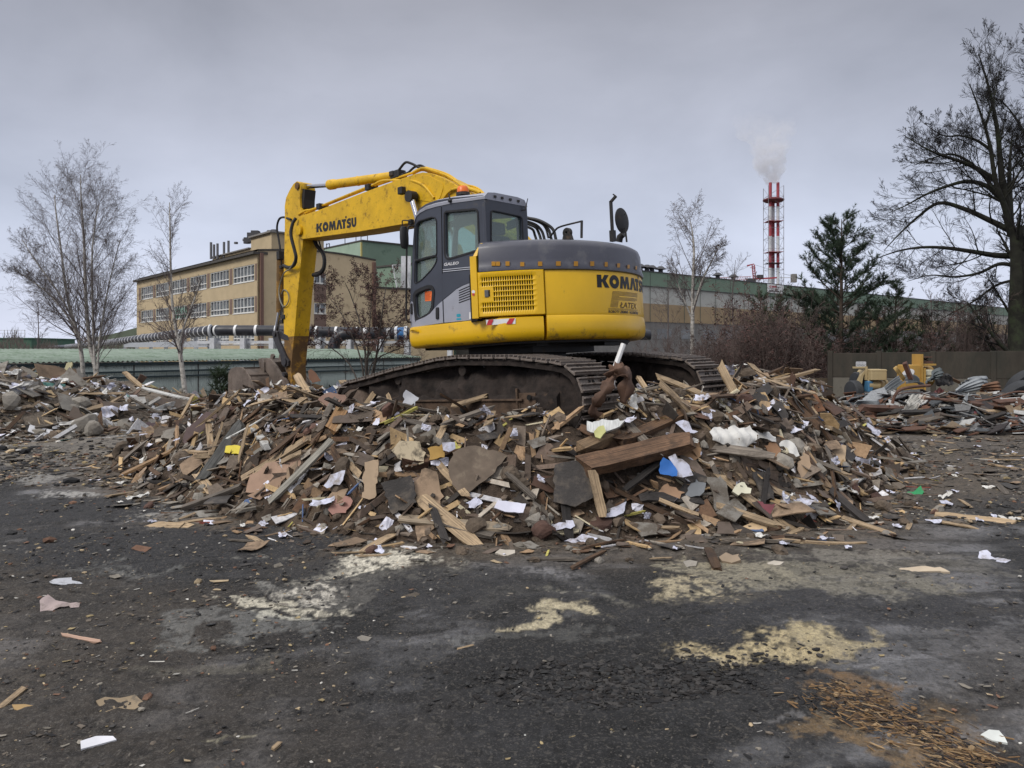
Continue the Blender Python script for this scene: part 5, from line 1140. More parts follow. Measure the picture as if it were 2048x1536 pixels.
# long shed with the corrugated green roof
SA, SU = Vector((-18.5, 28, 0)), Vector((.55, .836, 0)).normalized(); SN = Vector((-SU.y, SU.x, 0))
o = empty('long_low_shed', (SA.x, SA.y, -1.35)); tag(o, 'long low shed of pale ribbed sheets under a mossy green corrugated roof', 'building'); ST = Vector((SA.x, SA.y, -1.35))
SP = lambda s, n, z: SA + SU * s + SN * n + Vector((0, 0, z)) - ST
ze, zr2 = 1.212, 1.69; s0, s1 = -14.0, 23.4
def ribbed(name, s0, s1, pitch, amp, rowsf, mat, k=6):
    n = int((s1 - s0) / pitch * k); vs = []; R__ = len(rowsf(0, 0))
    for i in range(n + 1):
        s = s0 + (s1 - s0) * i / n; ph = math.cos(2 * math.pi * i / k); vs += rowsf(s, amp * ph)
    mb = MB(); mb.add(vs, [(i * R__ + j, i * R__ + j + 1, (i + 1) * R__ + j + 1, (i + 1) * R__ + j) for i in range(n) for j in range(R__ - 1)]); ob_ = mb.build(name, mat, o, 60); ob_.modifiers.new('t', 'SOLIDIFY').thickness = .012; return ob_
MOSS = M('mossy_green_cement_sheet', (.20, .25, .205), rough=.85, var=.14, vs=2.0, dirt=((.10, .15, .10), .50, 1.6), bump=.2, bs=10)
rib = ribbed('roof', s0, s1, .205, .030, lambda s, a: [SP(s, -.16, ze - .01 + a), SP(s, 2.0, ze + .16 + a), SP(s, 2.02, ze + .175 + a), SP(s, 4.2, ze + .34 + a), SP(s, 6.2, zr2 + a)], MOSS)
SHW_ = M('pale_green_ribbed_sheet', (.37, .42, .39), rough=.75, var=.10, vs=1.2, stretch=(1, 1, .35), dirt=((.13, .15, .14), .42, 2.4))
ribbed('wall', s0, s1, .11, .011, lambda s, a: [SP(s, a, -1.35), SP(s, a, ze - .06)], SHW_, 4)
mb = MB(); mb.prism([SP(s0, .02, ze - .1), SP(s0, 6.2, zr2 - .05), SP(s0, 12, ze - .05), SP(s0, 12, -1.35 + 1.35 - 1.35), SP(s0, .02, -1.35)], SU * .1); mb.prism([SP(s1, .02, ze - .1), SP(s1, 6.2, zr2 - .05), SP(s1, 12, ze - .05), SP(s1, 12, -1.35), SP(s1, .02, -1.35)], SU * -.1); mb.build('gable_wall', SHW_, o)
mb = MB(); mb.prism([SP(s0, 6.2, zr2), SP(s0, 12.2, ze), SP(s0, 12.2, ze - .03), SP(s0, 6.2, zr2 - .03)], SU * (s1 - s0)); mb.build('far_roof_slope', MOSS, o)
mb = MB(); mb.bar(SP(s0, -.07, ze - .13), SP(s1, -.07, ze - .13), .05, .10); mb.build('painted_eaves_shade', M('dark_teal_rails_and_shade', (.02, .035, .04)), o)  # dark strip standing in for the shade under the eaves, no real board
for zz in (.752, .525):
    mb = MB(); mb.bar(SP(s0, -.10, zz), SP(s1, -.10, zz), .08, .075); mb.build('wall_rail', M('dark_teal_rails_and_shade', (.02, .035, .04)), o)
mb = MB()
for s in np.arange(s0 + .9, s1, 3.02): mb.bar(SP(s, -.02, -1.35), SP(s, -.02, ze - .1), .02, .05, up=(0, 1, 0))
mb.build('sheet_joints', M('rust_streak', (.07, .06, .055)), o)

# insulated pipeline on its trestles
pl = [(1300, 670, 62), (830, 666, 60), (690, 664.5, 60), (560, 661.5, 60), (470, 661, 60), (425, 661.5, 60.5), (395, 664, 64), (355, 668.5, 71), (300, 675, 81), (240, 682.5, 93), (200, 687, 112), (130, 693.5, 150), (60, 697, 220)]
o = empty('black_pipeline', (0, 0, 0)); pp_ = [at(*q) for q in pl]; o.location = (pp_[3].x, pp_[3].y, -1.35); tag(o, 'thick black pipeline banded white, raised on trestles behind the shed', 'pipeline')
PT = -Vector(o.location); pp_ = spline([p + PT for p in pp_], 10)
mb = MB(); mb.tube(pp_, .41, 18); mb.build('pipe', PIPEM, o, 60)
acc = 0; mb = MB(); nb = 0
for i in range(len(pp_) - 1):
    a, b = pp_[i], pp_[i + 1]; d = b - a; L = d.length; s = -acc
    while s + 1.55 < L or (s < 0 and s + 1.55 < L):
        s += 1.55
        if s < 0 or s > L: continue
        m_ = a + d * s / L; nb += 1
        if nb < 92: mb = MB(); mb.tube([m_ - d.normalized() * .09, m_ + d.normalized() * .09], .435, 16); mb.build('white_strap', WHT, o, 60)
    acc = L - s if s > 0 else acc + L
mb = MB()
for px in (556, 557.6, 421): m_ = at(px, 661.6, 60) + PT; mb.tube([m_ - Vector((.05, 0, 0)), m_ + Vector((.05, 0, 0))], .50, 18)
mb.build('flange', WPA, o, 40)
e2 = [at(*q) + PT for q in ((667, 700, 56.5), (668.5, 689, 56.5), (674, 678, 56.5), (684, 670.5, 56.5), (697, 667.5, 56.5), (740, 667, 56.5), (780, 667, 56.5), (850, 667.5, 56.5))]
mb = MB(); mb.tube(spline(e2, 6), .43, 18); mb.build('branch_pipe', PIPEM, o, 60)
mb = MB()
for px in (731, 778): m_ = at(px, 667, 56.5) + PT; mb.tube([m_ - Vector((.12, 0, 0)), m_ + Vector((.12, 0, 0))], .455, 16)
mb.build('white_strap', WHT, o, 60)
mb = MB(); a = at(793, 667, 56.5) + PT; b = at(812, 667, 56.5) + PT; mb.tube([a, b], .47, 18); mb.build('blue_joint', BLUEP, o, 60); mb = MB()
for c in (a, b): mb.tube([c - Vector((.1, 0, 0)), c + Vector((.1, 0, 0))], .54, 18)
mb.build('flange', WPA, o, 40)
for px in (430, 490, 547, 640, 700, 760, 815, 900):
    p = at(px, 684, 60) + PT; mb = MB(); mb.bar((p.x, p.y - .45, 0), (p.x, p.y - .45, p.z + .3), .42, .35); mb.build('trestle_post', WPA, o); mb = MB(); mb.bar((p.x, p.y + .7, 0), (p.x, p.y + .7, p.z + .3), .3); mb.build('trestle_post', WPA, o)
mb = MB(); mb.bar(at(395, 684.5, 60) + PT, at(1000, 684.5, 60) + PT, .3, .22); mb.build('trestle_beam', WPA, o); mb = MB(); mb.bar(at(395, 690, 60) + PT, at(1000, 690, 60) + PT, .08); mb.build('trestle_rail', WPA, o)
for i in range(7): Yq = 62 + i * 6; pxq = (420, 392, 362, 332, 302, 274, 250)[i]; pyq = (662, 664, 667.7, 671, 675, 678, 681)[i]; p = at(pxq, pyq, Yq) + PT; mb = MB(); mb.bar((p.x, p.y, 0), (p.x, p.y, p.z - .4), .3); mb.build('trestle_post', WPA, o)
mb = MB(); mb.bar(at(250, 690, 90) + PT, at(420, 688, 60) + PT, .15, .5); mb.build('cable_tray', M('pale_grey_tray', (.35, .37, .40)), o)

# yard wall of concrete slabs
CON = M('stained_concrete_panel', (.048, .041, .032), rough=.92, var=.25, vs=1.3, stretch=(1, 1, .4), dirt=((.028, .028, .022), .52, 1.1), bump=.3, bs=12)
CONL = M('pale_concrete_panel', (.13, .12, .10), rough=.92, var=.2, vs=1.3, dirt=((.04, .038, .03), .40, 1.3), bump=.3, bs=12)
o = empty('concrete_panel_wall', tuple(at(1660, 800, 27)[:2]) + (0,)); tag(o, 'dark stained concrete panel wall closing the yard behind the scrap', 'wall'); OT = -Vector(o.location)
wa, wb = at(1660, 706, 27), at(2260, 700, 24.5); wa.z = wb.z = 0; wd_ = (wb - wa); Lw = wd_.length; wd_.normalize(); wn_ = Vector((wd_.y, -wd_.x, 0))
u = 0; i = 0
while u < Lw:
    w_ = 1.55 + .12 * ((i * 7) % 3); zt_w = 1.56 + .015 * ((i * 5) % 4) + .010 * i
    for (z0, z1) in ((-.3, .71), (.725, zt_w)):
        mb = MB(); c = wa + wd_ * (u + w_ / 2) + wn_ * (.008 * ((i * 3 + int(z1)) % 3)) + OT; mb.box(Vector((c.x, c.y, (z0 + z1) / 2)), (w_ - .05, .09, z1 - z0), rot=Matrix.Rotation(math.atan2(wd_.y, wd_.x), 3, 'Z')); mb.build('panel', CONL if z0 < 0 and i < 3 else CON, o, bevel=.01)
    mb = MB(); c = wa + wd_ * u + OT; mb.box((c.x, c.y, .66), (.15, .17, 1.95), rot=Matrix.Rotation(math.atan2(wd_.y, wd_.x), 3, 'Z')); mb.build('post', CON, o, bevel=.012)
    u += w_; i += 1
o = empty('low_slab_wall', tuple(at(1612, 800, 27.3)[:2]) + (0,)); tag(o, 'short low brownish slab wall at the left end of the concrete wall', 'wall')
mb = MB(); mb.box((.45, 0, .17), (.92, .1, 1.0)); mb.build('panel', M('brown_stained_slab', (.10, .075, .05), rough=.9, var=.3, vs=2, dirt=((.03, .025, .02), .5, 2)), o); mb = MB(); mb.box((-.02, 0, .2), (.12, .14, 1.1)); mb.build('post', CON, o)
# ---------------------------------------------------------------- trees and shrubs
def tubes(polys, name, mat, parent, sides=None, smooth=True):
    V_ = []; Fq = []; base = 0
    for pts, r0, r1 in polys:
        n = 3 if r0 < .012 else (4 if r0 < .03 else (6 if r0 < .09 else 10)); n = sides or n; k = len(pts)
        P_ = np.array([tuple(p) for p in pts]); T = np.empty_like(P_); T[1:-1] = P_[2:] - P_[:-2]; T[0] = P_[1] - P_[0]; T[-1] = P_[-1] - P_[-2]
        T /= np.linalg.norm(T, axis=1)[:, None] + 1e-9; ref = np.array([.31, .87, .12]) if abs(T[0][2]) > .8 else np.array([.05, .1, 1.])
        U = np.cross(T, ref); U /= np.linalg.norm(U, axis=1)[:, None] + 1e-9; W_ = np.cross(T, U); rr = np.linspace(r0, r1, k)[:, None, None]
        a = np.arange(n) * 2 * np.pi / n; ring = P_[:, None, :] + rr * (np.cos(a)[None, :, None] * U[:, None, :] + np.sin(a)[None, :, None] * W_[:, None, :])
        V_.append(ring.reshape(-1, 3)); i = np.arange(k - 1)[:, None] * n; j = np.arange(n)[None, :]
        q = np.stack([i + j, i + (j + 1) % n, i + n + (j + 1) % n, i + n + j], -1).reshape(-1, 4) + base; Fq.append(q); base += k * n
    return np_mesh(name, np.concatenate(V_), np.concatenate(Fq), None, mat, parent, smooth)
def wander(p, d, L, segs, wig, trop, rnd, droop=0):
    pts = [Vector(p)]; d = Vector(d).normalized(); st = L / segs
    for i in range(segs):
        d = d + Vector((rnd.gauss(0, wig), rnd.gauss(0, wig), rnd.gauss(0, wig) + trop - droop * i / segs)); d.normalize(); pts.append(pts[-1] + d * st)
    return pts
def pick(pts, t):
    f = t * (len(pts) - 1); i = min(int(f), len(pts) - 2); return pts[i].lerp(pts[i + 1], f - i), (pts[i + 1] - pts[i]).normalized()
def branch(out, pts, r0, r1, lev, spec, rnd, L):
    """spec per level: (count, t0, t1, angle, length ratio, wiggle, upward pull, droop, segments)"""
    out.append((lev, pts, r0, r1))
    if lev >= len(spec): return
    n, t0, t1, ang, ratio, wig, trop, droop, segs = spec[lev]; n = max(1, int(n * rnd.uniform(.8, 1.2)))
    for i in range(n):
        t = t0 + (t1 - t0) * (i + rnd.random()) / n; p, d = pick(pts, t); a = d.orthogonal().normalized(); a.rotate(Quaternion(d, rnd.uniform(0, 6.283)))
        an = R_(ang * rnd.uniform(.7, 1.3)); nd = d * math.cos(an) + a * math.sin(an); l = L * ratio * (1 - .55 * t) * rnd.uniform(.7, 1.25); rr = max((r0 + (r1 - r0) * t) * (.50 if lev else .30), .0016)
        branch(out, wander(p, nd, l, segs, wig, trop, rnd, droop), rr, max(rr * .3, .0012), lev + 1, spec, rnd, l)
def make_tree(name, label, loc, limbs, spec, bark, twig, seed, group=None, split=1, tmin=.0):
    rnd = random.Random(seed); o = empty(name, loc); tag(o, label, 'tree' if 'shrub' not in name else 'shrub', group); out = []
    for pts, r0, r1 in limbs:
        L = sum((pts[i + 1] - pts[i]).length for i in range(len(pts) - 1)); branch(out, pts, r0, r1, 0, spec, rnd, L)
    tubes([(p, max(a, tmin), max(b, tmin)) for l, p, a, b in out if l < split], 'trunk', bark, o)
    rest = [(p, max(a, tmin), max(b, tmin)) for l, p, a, b in out if l >= split]
    if rest: tubes(rest, 'crown', twig, o)
    return o, out
BIRCH = M('birch_bark', (.36, .34, .31), rough=.8, var=.2, vs=3, stretch=(1, 1, 2.2), dirt=((.025, .022, .02), .46, 5.5)); TWG = M('birch_twigs', (.125, .102, .098), rough=.9, var=.2, vs=1)
OAKB = M('dark_oak_bark', (.022, .022, .016), rough=.95, var=.35, vs=3, dirt=((.030, .042, .018), .45, 1.5), bump=.6, bs=12); OAKT = M('oak_twigs', (.014, .012, .012), rough=.95, var=.2)
def rel(pts, base): return [p - base for p in pts]
def zb_(x, y): return hz1(x, y)
birch_spec = [(40, .22, .98, 38, .36, .06, .06, .02, 6), (10, .2, .97, 36, .46, .08, .04, .05, 5), (7, .15, 1, 38, .5, .1, -.01, .10, 4), (5, .2, 1, 35, .5, .1, -.03, .12, 3)]
def birch(label, stems, Y, seed, spec=birch_spec, rad=.09, tmin=.0012, group=None, dens=1.0):
    b = at(stems[0][0][0], 700, Y); b.z = zb_(b.x, b.y) - .05; limbs = []; rnd = random.Random(seed)
    for st in stems:
        q = [at(px, py, Y + (0 if i == 0 else (i - 1) * .15)) for i, (px, py) in enumerate(st[:-1])]; q[0].z = min(q[0].z, b.z + .2) if st[0][1] > 745 else q[0].z
        limbs.append((rel(spline(q, 4), b), rad * st[-1], .012))
    return make_tree('birch_tree', label, b, limbs, spec, BIRCH, TWG, seed, group, tmin=tmin)
birch('tallest bare birch at the left with three white stems', [[(194, 800), (193, 752), (180, 690), (172, 600), (168, 480), (163, 415), (161, 350), .95], [(193, 790), (190, 740), (186, 640), (184, 520), (190, 450), (197, 410), .55], [(194, 770), (196, 720), (205, 640), (220, 560), (240, 480), .45]], 23.5, 11)
birch('leaning bare birch just left of the tallest three stemmed one', [[(164, 800), (166, 752), (160, 690), (150, 650), (134, 590), (122, 500), (112, 425), (109, 390), .85], [(160, 690), (140, 640), (100, 590), (60, 560), (30, 540), .4], [(152, 655), (120, 590), (70, 520), (45, 480), .35]], 24.0, 12)
birch('slender birch with a kinked white trunk in front of the office block', [[(378, 830), (371, 790), (362, 720), (357, 685), (352, 660), (344, 600), (341, 520), (340, 450), (339, 405), .85], [(358, 690), (372, 640), (388, 600), (400, 560), .35]], 20.5, 13, [(46, .22, .98, 36, .27, .07, .06, .03, 6), (10, .15, .97, 36, .42, .09, .04, .06, 5), (7, .1, 1, 36, .46, .1, -.01, .1, 4), (4, .2, 1, 35, .5, .1, -.02, .12, 3)], .09)
birch('weeping bare birch to the right of the excavator in front of the long hall', [[(1385, 740), (1385, 640), (1386, 560), (1388, 500), (1384, 460), (1379, 435), .8], [(1386, 620), (1405, 560), (1425, 520), (1440, 490), .5], [(1385, 640), (1360, 580), (1345, 530), .4]], 40, 14, [(26, .2, .97, 34, .40, .07, .05, .04, 6), (9, .15, .95, 34, .44, .09, .02, .14, 5), (6, .1, 1, 36, .5, .08, -.05, .30, 5), (4, .2, 1, 30, .5, .06, -.1, .3, 3)], .15, .004)
for i, (px, Y, top, sd_) in enumerate(((70, 45, 610, 21), (1465, 46, 520, 22), (1905, 48, 580, 23), (1855, 44, 590, 24), (1965, 52, 560, 25), (1795, 50, 560, 26), (1330, 44, 560, 27))):
    b = at(px, 700, Y); b.z = zb_(b.x, b.y); t_ = at(px + 6, top, Y); r_ = random.Random(sd_)
    pts = [b, b.lerp(t_, .3) + Vector((r_.uniform(-.15, .15), 0, 0)), b.lerp(t_, .65) + Vector((r_.uniform(-.2, .2), 0, 0)), t_]
    make_tree('bare_tree', ('thin bare tree far left beyond the shed', 'thin bare tree right of the weeping birch', 'bare tree behind the concrete wall beneath the oak boughs', 'bare grey tree between the pines and the oak', 'bare tree rising just left of the oak trunk', 'slim bare tree beside the tall pine', 'small bare tree close to the excavator tail')[i], b, [(rel(spline(pts, 4), b), .07, .012)], [(20, .15, .97, 38, .34, .08, .05, .02, 5), (8, .15, 1, 36, .45, .1, .02, .05, 4), (5, .1, 1, 36, .5, .1, .0, .05, 3)], TWG, TWG, sd_, 'bare trees beyond the yard', tmin=.005)

# the great oak at the right
def oak(label, limbs_px, Y, seed, spec, base_px, rs=.5):
    b = at(base_px, 700, Y); b.z = zb_(b.x, b.y) - .1; limbs = []; rnd = random.Random(seed)
    for q, r0, r1 in limbs_px:
        dy = rnd.uniform(-.35, .35); P_ = [at(px, py, Y) + Vector((0, dy * i * (1.2 if len(q) > 3 else .6), 0)) for i, (px, py) in enumerate(q)]
        if q[0][1] > 700: P_[0].z = b.z
        limbs.append((rel(spline(P_, 5), b), r0, r1))
    return make_tree('oak_tree', label, b, limbs, spec, OAKB, OAKT, seed, split=2, tmin=.0048)
oak_spec = [(14, .14, .99, 44, .46, .09, .06, .0, 7), (8, .15, 1, 36, .56, .09, .04, .0, 6), (6, .2, 1, 32, .62, .09, .03, .0, 4), (4, .2, 1, 30, .7, .08, .02, .0, 3)]
oak('great bare oak with a thick dark trunk at the right edge', [
    ([(2033, 790), (2031, 700), (2028, 620), (2027, 535), (2021, 457)], .38, .27), ([(2021, 460), (2005, 402), (1990, 360), (1975, 272), (1952, 192), (1925, 128)], 0.194, 0.018),
    ([(2022, 470), (2002, 420), (1975, 370), (1955, 300), (1930, 245), (1900, 190)], 0.151, 0.018), ([(2020, 462), (2030, 400), (2040, 330), (2055, 260)], 0.173, 0.03),
    ([(2026, 512), (1990, 510), (1952, 503), (1900, 495), (1850, 493), (1801, 501), (1745, 521)], 0.137, 0.012), ([(2022, 462), (1985, 440), (1937, 415), (1890, 402), (1850, 430), (1815, 465), (1790, 495)], 0.137, 0.012),
    ([(2003, 400), (1975, 372), (1937, 362), (1895, 372), (1855, 388), (1815, 410), (1780, 425)], 0.115, 0.012), ([(1992, 362), (1955, 340), (1915, 325), (1870, 312), (1839, 300), (1795, 276)], 0.115, 0.012),
    ([(2000, 395), (1960, 335), (1920, 305), (1885, 308), (1850, 320)], 0.0864, 0.012), ([(1982, 300), (1955, 280), (1925, 270), (1890, 268), (1850, 240)], 0.072, 0.009), ([(1970, 255), (1990, 200), (2005, 150)], 0.0648, 0.009),
    ([(2027, 530), (2000, 528), (1965, 545), (1920, 552), (1875, 548), (1830, 560)], 0.0936, 0.009), ([(2028, 560), (2000, 570), (1965, 600), (1925, 625), (1890, 650)], 0.072, 0.0072), ([(2028, 640), (2008, 610), (1985, 575), (1968, 550)], 0.072, 0.009),
    ([(2024, 480), (2060, 440), (2100, 400)], 0.144, 0.024), ([(2028, 540), (2070, 510), (2120, 500)], 0.13, 0.018), ([(2028, 600), (2060, 590), (2090, 600)], 0.072, 0.012)], 33, 41, oak_spec, 2033)
oak('second bare oak mostly outside the right edge, its boughs leaning in', [([(2160, 800), (2155, 600), (2140, 450), (2110, 330)], 0.405, 0.212), ([(2110, 340), (2075, 250), (2048, 170), (2040, 90)], 0.144, 0.018), ([(2112, 360), (2060, 300), (2020, 240), (1985, 205)], 0.115, 0.012), ([(2120, 400), (2070, 345), (2030, 310), (1990, 285)], 0.108, 0.012), ([(2110, 330), (2100, 200), (2080, 100)], 0.144, 0.024), ([(2130, 420), (2090, 400), (2040, 380)], 0.0864, 0.012)], 36, 42, oak_spec, 2160)

# conifers
NEED = M('pine_needles', (.045, .070, .034), rough=.8, var=.35, vs=1.5); NEEDB = M('blue_green_needles', (.042, .066, .040), rough=.8, var=.3, vs=2); PBK = M('pine_bark', (.055, .040, .030), rough=.95, var=.3)
def pine(label, px, Y, top, seed, spread=1.0, low=.12, group='conifers beyond the yard', mat=NEED, dens=1.0, nw=14, extra=(), name='pine_tree'):
    rnd = random.Random(seed); b = at(px, 700, Y); b.z = zb_(b.x, b.y) - .05; tp = at(px - 1, top, Y); H_ = tp.z - b.z
    o = empty(name, b); tag(o, label, 'tree', group)
    tr = spline([Vector((0, 0, 0)), Vector((rnd.uniform(-.05, .05), 0, H_ * .35)), Vector((rnd.uniform(-.08, .08), 0, H_ * .7)), Vector((0, 0, H_))], 4)
    polys = [(tr, .018 * H_, .012)]; tips = []
    for w in range(nw):
        t = low + (1 - low) * (w + .3) / nw; nb_ = rnd.randint(4, 6); L = spread * H_ * (.30 * (1 - t) ** .75 + .035) * (1.0 if t > .3 else .85)
        for k in range(nb_):
            a = rnd.uniform(0, 6.283); p, _ = pick(tr, t); l = L * rnd.uniform(.65, 1.25); el_ = .15 + .75 * t
            pts = wander(p, (math.cos(a), math.sin(a), el_), l, 5, .08, .05, rnd); polys.append((pts, .012 + .006 * H_ * (1 - t) * .4, .006))
            for s in range(max(3, int(l / .17 * dens))):
                q, d = pick(pts, rnd.uniform(.30, 1)); dd = (d + Vector((rnd.gauss(0, .7), rnd.gauss(0, .7), rnd.uniform(.1, .7)))).normalized(); e_ = q + dd * rnd.uniform(.12, .38); polys.append(([q, e_], .006, .004)); tips.append((e_, dd)); 
                if rnd.random() < .6: tips.append((q.lerp(e_, .5), dd))
    for pxs in extra:
        pts = [at(a, c, Y) - b for a, c in pxs]; pts = spline(pts, 4); polys.append((pts, .035, .01))
        for s in range(70): q, d = pick(pts, rnd.uniform(.35, 1)); dd = (d + Vector((rnd.gauss(0, .7), rnd.gauss(0, .7), rnd.uniform(.0, .6)))).normalized(); e_ = q + dd * rnd.uniform(.1, .45); polys.append(([q, e_], .006, .004)); tips.append((e_, dd))
    tubes(polys, 'trunk', PBK, o)
    V_ = []; T_ = []
    for p, d in tips:
        u = d.orthogonal().normalized(); v = d.cross(u)
        for k in range(15):
            a = rnd.uniform(0, 6.283); s = rnd.uniform(.15, 1.0); dr = (d * rnd.uniform(.3, 1) + (u * math.cos(a) + v * math.sin(a)) * s).normalized(); l = rnd.uniform(.09, .2); sd_ = dr.cross(Vector((rnd.random(), rnd.random(), rnd.random()))).normalized() * .010
            q = p + d * rnd.uniform(-.12, .05); n0 = len(V_); V_ += [q - sd_, q + sd_, q + dr * l]; T_.append((n0, n0 + 1, n0 + 2))
    np_mesh('crown', np.array([tuple(v) for v in V_]), np.array(T_), None, mat, o, False); return o
pine('tall dark green pine standing between the chimney and the oak', 1683, 33, 438, 51, 1.12, .16, dens=2.0, nw=22, extra=([(1683, 640), (1650, 615), (1610, 600), (1578, 592)], [(1683, 620), (1720, 590), (1755, 572), (1785, 566)], [(1683, 650), (1640, 640), (1600, 610)], [(1683, 600), (1640, 560), (1612, 520)]), mat=NEEDB)
pine('young pine with a thin trunk right of the tall pine', 1793, 34, 575, 52, .9, .4, nw=10, dens=1.1)
pine('bushy low pine under the arching oak boughs', 1860, 36, 640, 53, 1.5, .2, nw=10, dens=1.0)
pine('small bright green pine next to the low slab wall', 1742, 35, 610, 54, 1.3, .3, nw=9, dens=1.1)
pine('small pine showing over the brown shrubs below the sign', 1520, 33, 592, 55, .8, .5, nw=6, dens=.7)
pine('little pine right under the white sign board', 1562, 34, 600, 56, .8, .5, nw=6, dens=.7)
pine('dark low pine behind the concrete wall at the far right', 1960, 37, 655, 57, 2.0, .1, nw=9, dens=1.0)
pine('low spreading pine left of the tall pine base', 1620, 34.5, 640, 58, 1.2, .35, nw=6, dens=.7)
pine('seedling spruce in front of the shed wall near the bucket', 437, 21.5, 750, 59, 1.3, .05, nw=8, dens=.8)

# brown-leaved bush in front of the shed and the thicket at the right
LEAF = M('withered_brown_leaves', (.075, .036, .030), rough=.85, var=.4, vs=2, rnd=.2); STEM = M('shrub_stems', (.08, .058, .05), rough=.9, var=.25, vs=2, rnd=.2); LEAFR = M('reddish_dead_leaves', (.085, .042, .036), rough=.9, var=.4, vs=2, rnd=.25); STEMG = M('grey_brown_stems', (.12, .088, .078), rough=.9, var=.25, rnd=.25)
def leaves(out, parent, mat, n, size, rnd, zmin=0, lev=2, name='foliage'):
    tw = [p for l, p, a, b in out if l >= lev and p[-1].z > zmin]; V_ = []; T_ = []
    for i in range(n):
        pts = rnd.choice(tw); p, d = pick(pts, rnd.uniform(.2, 1)); 
        for k in range(rnd.randint(1, 3)):
            u = Vector((rnd.gauss(0, 1), rnd.gauss(0, 1), rnd.gauss(0, .7))).normalized(); v = u.orthogonal().normalized(); s = size * rnd.uniform(.6, 1.3); q = p + u * s * .3; n0 = len(V_)
            V_ += [q, q + u * s * .5 + v * s * .28, q + u * s, q + u * s * .5 - v * s * .28]; T_.append((n0, n0 + 1, n0 + 2, n0 + 3))
    return np_mesh(name, np.array([tuple(v) for v in V_]), np.array(T_), None, mat, parent, False)
b = at(735, 700, 22.5); b.z = zb_(b.x, b.y) - .05; L_ = []
for q, r in (([(730, 800), (722, 720), (690, 640), (655, 590)], .035), ([(732, 800), (735, 720), (740, 640), (745, 575)], .04), ([(735, 800), (750, 720), (780, 660), (812, 620)], .035), ([(738, 800), (755, 700), (765, 620), (775, 555)], .04), ([(728, 800), (700, 730), (655, 690), (630, 675)], .03), ([(734, 800), (742, 730), (790, 700), (830, 690)], .028), ([(733, 800), (728, 680), (705, 600), (690, 565)], .035)):
    L_.append((rel(spline([at(px, py, 22.5 + random.uniform(-.5, .5)) for px, py in q], 4), b), r, .008))
o, out_ = make_tree('brown_leaved_shrub', 'big spreading shrub with withered brown leaves in front of the shed', b, L_, [(11, .2, 1, 38, .40, .09, .03, 0, 5), (8, .15, 1, 38, .5, .11, .01, 0, 4), (5, .15, 1, 36, .55, .12, 0, 0, 3)], M('bush_bark', (.05, .04, .032)), STEM, 61, tmin=.003)
leaves(out_, o, LEAF, 4300, .055, random.Random(3), 2.6, 2)
protos = []
for k in range(5):
    rnd = random.Random(70 + k); L_ = []; nst = (9, 12, 7, 13, 10)[k]; H_ = (3.6, 3.0, 4.6, 2.6, 3.3)[k]
    for i in range(nst):
        a = rnd.uniform(0, 6.283); r = rnd.uniform(0, .5); p = Vector((math.cos(a) * r, math.sin(a) * r, 0)); d = Vector((math.cos(a) * .28, math.sin(a) * .28, 1)); L_.append((wander(p, d, H_ * rnd.uniform(.7, 1.05), 6, .07, .04, rnd), rnd.uniform(.012, .022), .005))
    nm = 'bare_shrub' if k in (0, 2, 4) else 'brown_leaved_shrub'
    o, out_ = make_tree(nm, 'x', (0, 0, 0), L_, [(11, .12, 1, 34, .34, .1, .04, 0, 5), (7, .1, 1, 36, .5, .12, .02, 0, 4), (4, .1, 1, 36, .5, .12, 0, 0, 3)], STEMG, STEMG, 80 + k, tmin=.0045)
    if k in (1, 3): leaves(out_, o, LEAFR, 1000, .07, rnd, .5, 1)
    elif k == 4: leaves(out_, o, LEAFR, 500, .07, rnd, 1.0, 1)
    protos.append(o)
slots = [(1278, 29, 0, .8), (1296, 28.5, 4, .8), (1326, 28.5, 0, .75), (1362, 28.5, 4, .8), (1400, 28.7, 2, .65), (1440, 28.5, 0, .85), (1474, 28.7, 1, .8), (1522, 28.5, 4, .9), (1560, 28.6, 0, .9), (1596, 28.5, 3, .9), (1288, 33, 0, .9), (1300, 38, 2, .9), (1318, 31, 4, .8), (1340, 36, 0, .9), (1352, 30, 4, .75), (1372, 33, 2, .8), (1392, 30, 0, .8), (1412, 35, 4, 1.0), (1430, 31, 1, .9), (1448, 34, 4, .95), (1466, 30, 0, .85), (1482, 33, 3, 1.25), (1500, 31, 1, 1.0), (1515, 36, 1, 1.15), (1534, 31, 3, 1.15), (1552, 34, 1, 1.1), (1570, 31, 1, .95), (1588, 36, 3, 1.4), (1602, 31, 0, .8), (1618, 33, 1, .95), (1640, 31, 3, 1.0), (1660, 35, 0, .9), (1690, 36, 4, .9), (1720, 37, 0, .8), (1765, 36, 4, .8), (1815, 38, 1, .8), (1845, 40, 0, .9), (1900, 38, 4, .85), (1935, 41, 2, .8), (1985, 39, 0, .9), (2030, 41, 4, 1.0), (1705, 33, 4, 1.1), (1735, 34, 0, 1.2), (1770, 33, 1, 1.0), (1800, 35, 2, 1.0), (1830, 34, 4, 1.2), (1870, 35, 0, 1.2), (1915, 34, 2, 1.0), (1945, 36, 4, 1.3), (1980, 34, 0, 1.1), (2010, 36, 2, 1.1), (2045, 35, 1, 1.0), (1310, 29.5, 2, .7), (1345, 32, 2, .8), (1425, 29.5, 4, .8), (1455, 29, 2, .7), (1230, 36, 4, .8), (1255, 33, 0, .8), (1195, 34, 4, .7), (860, 36, 4, .6), (890, 38, 0, .6)]
usedp = set()
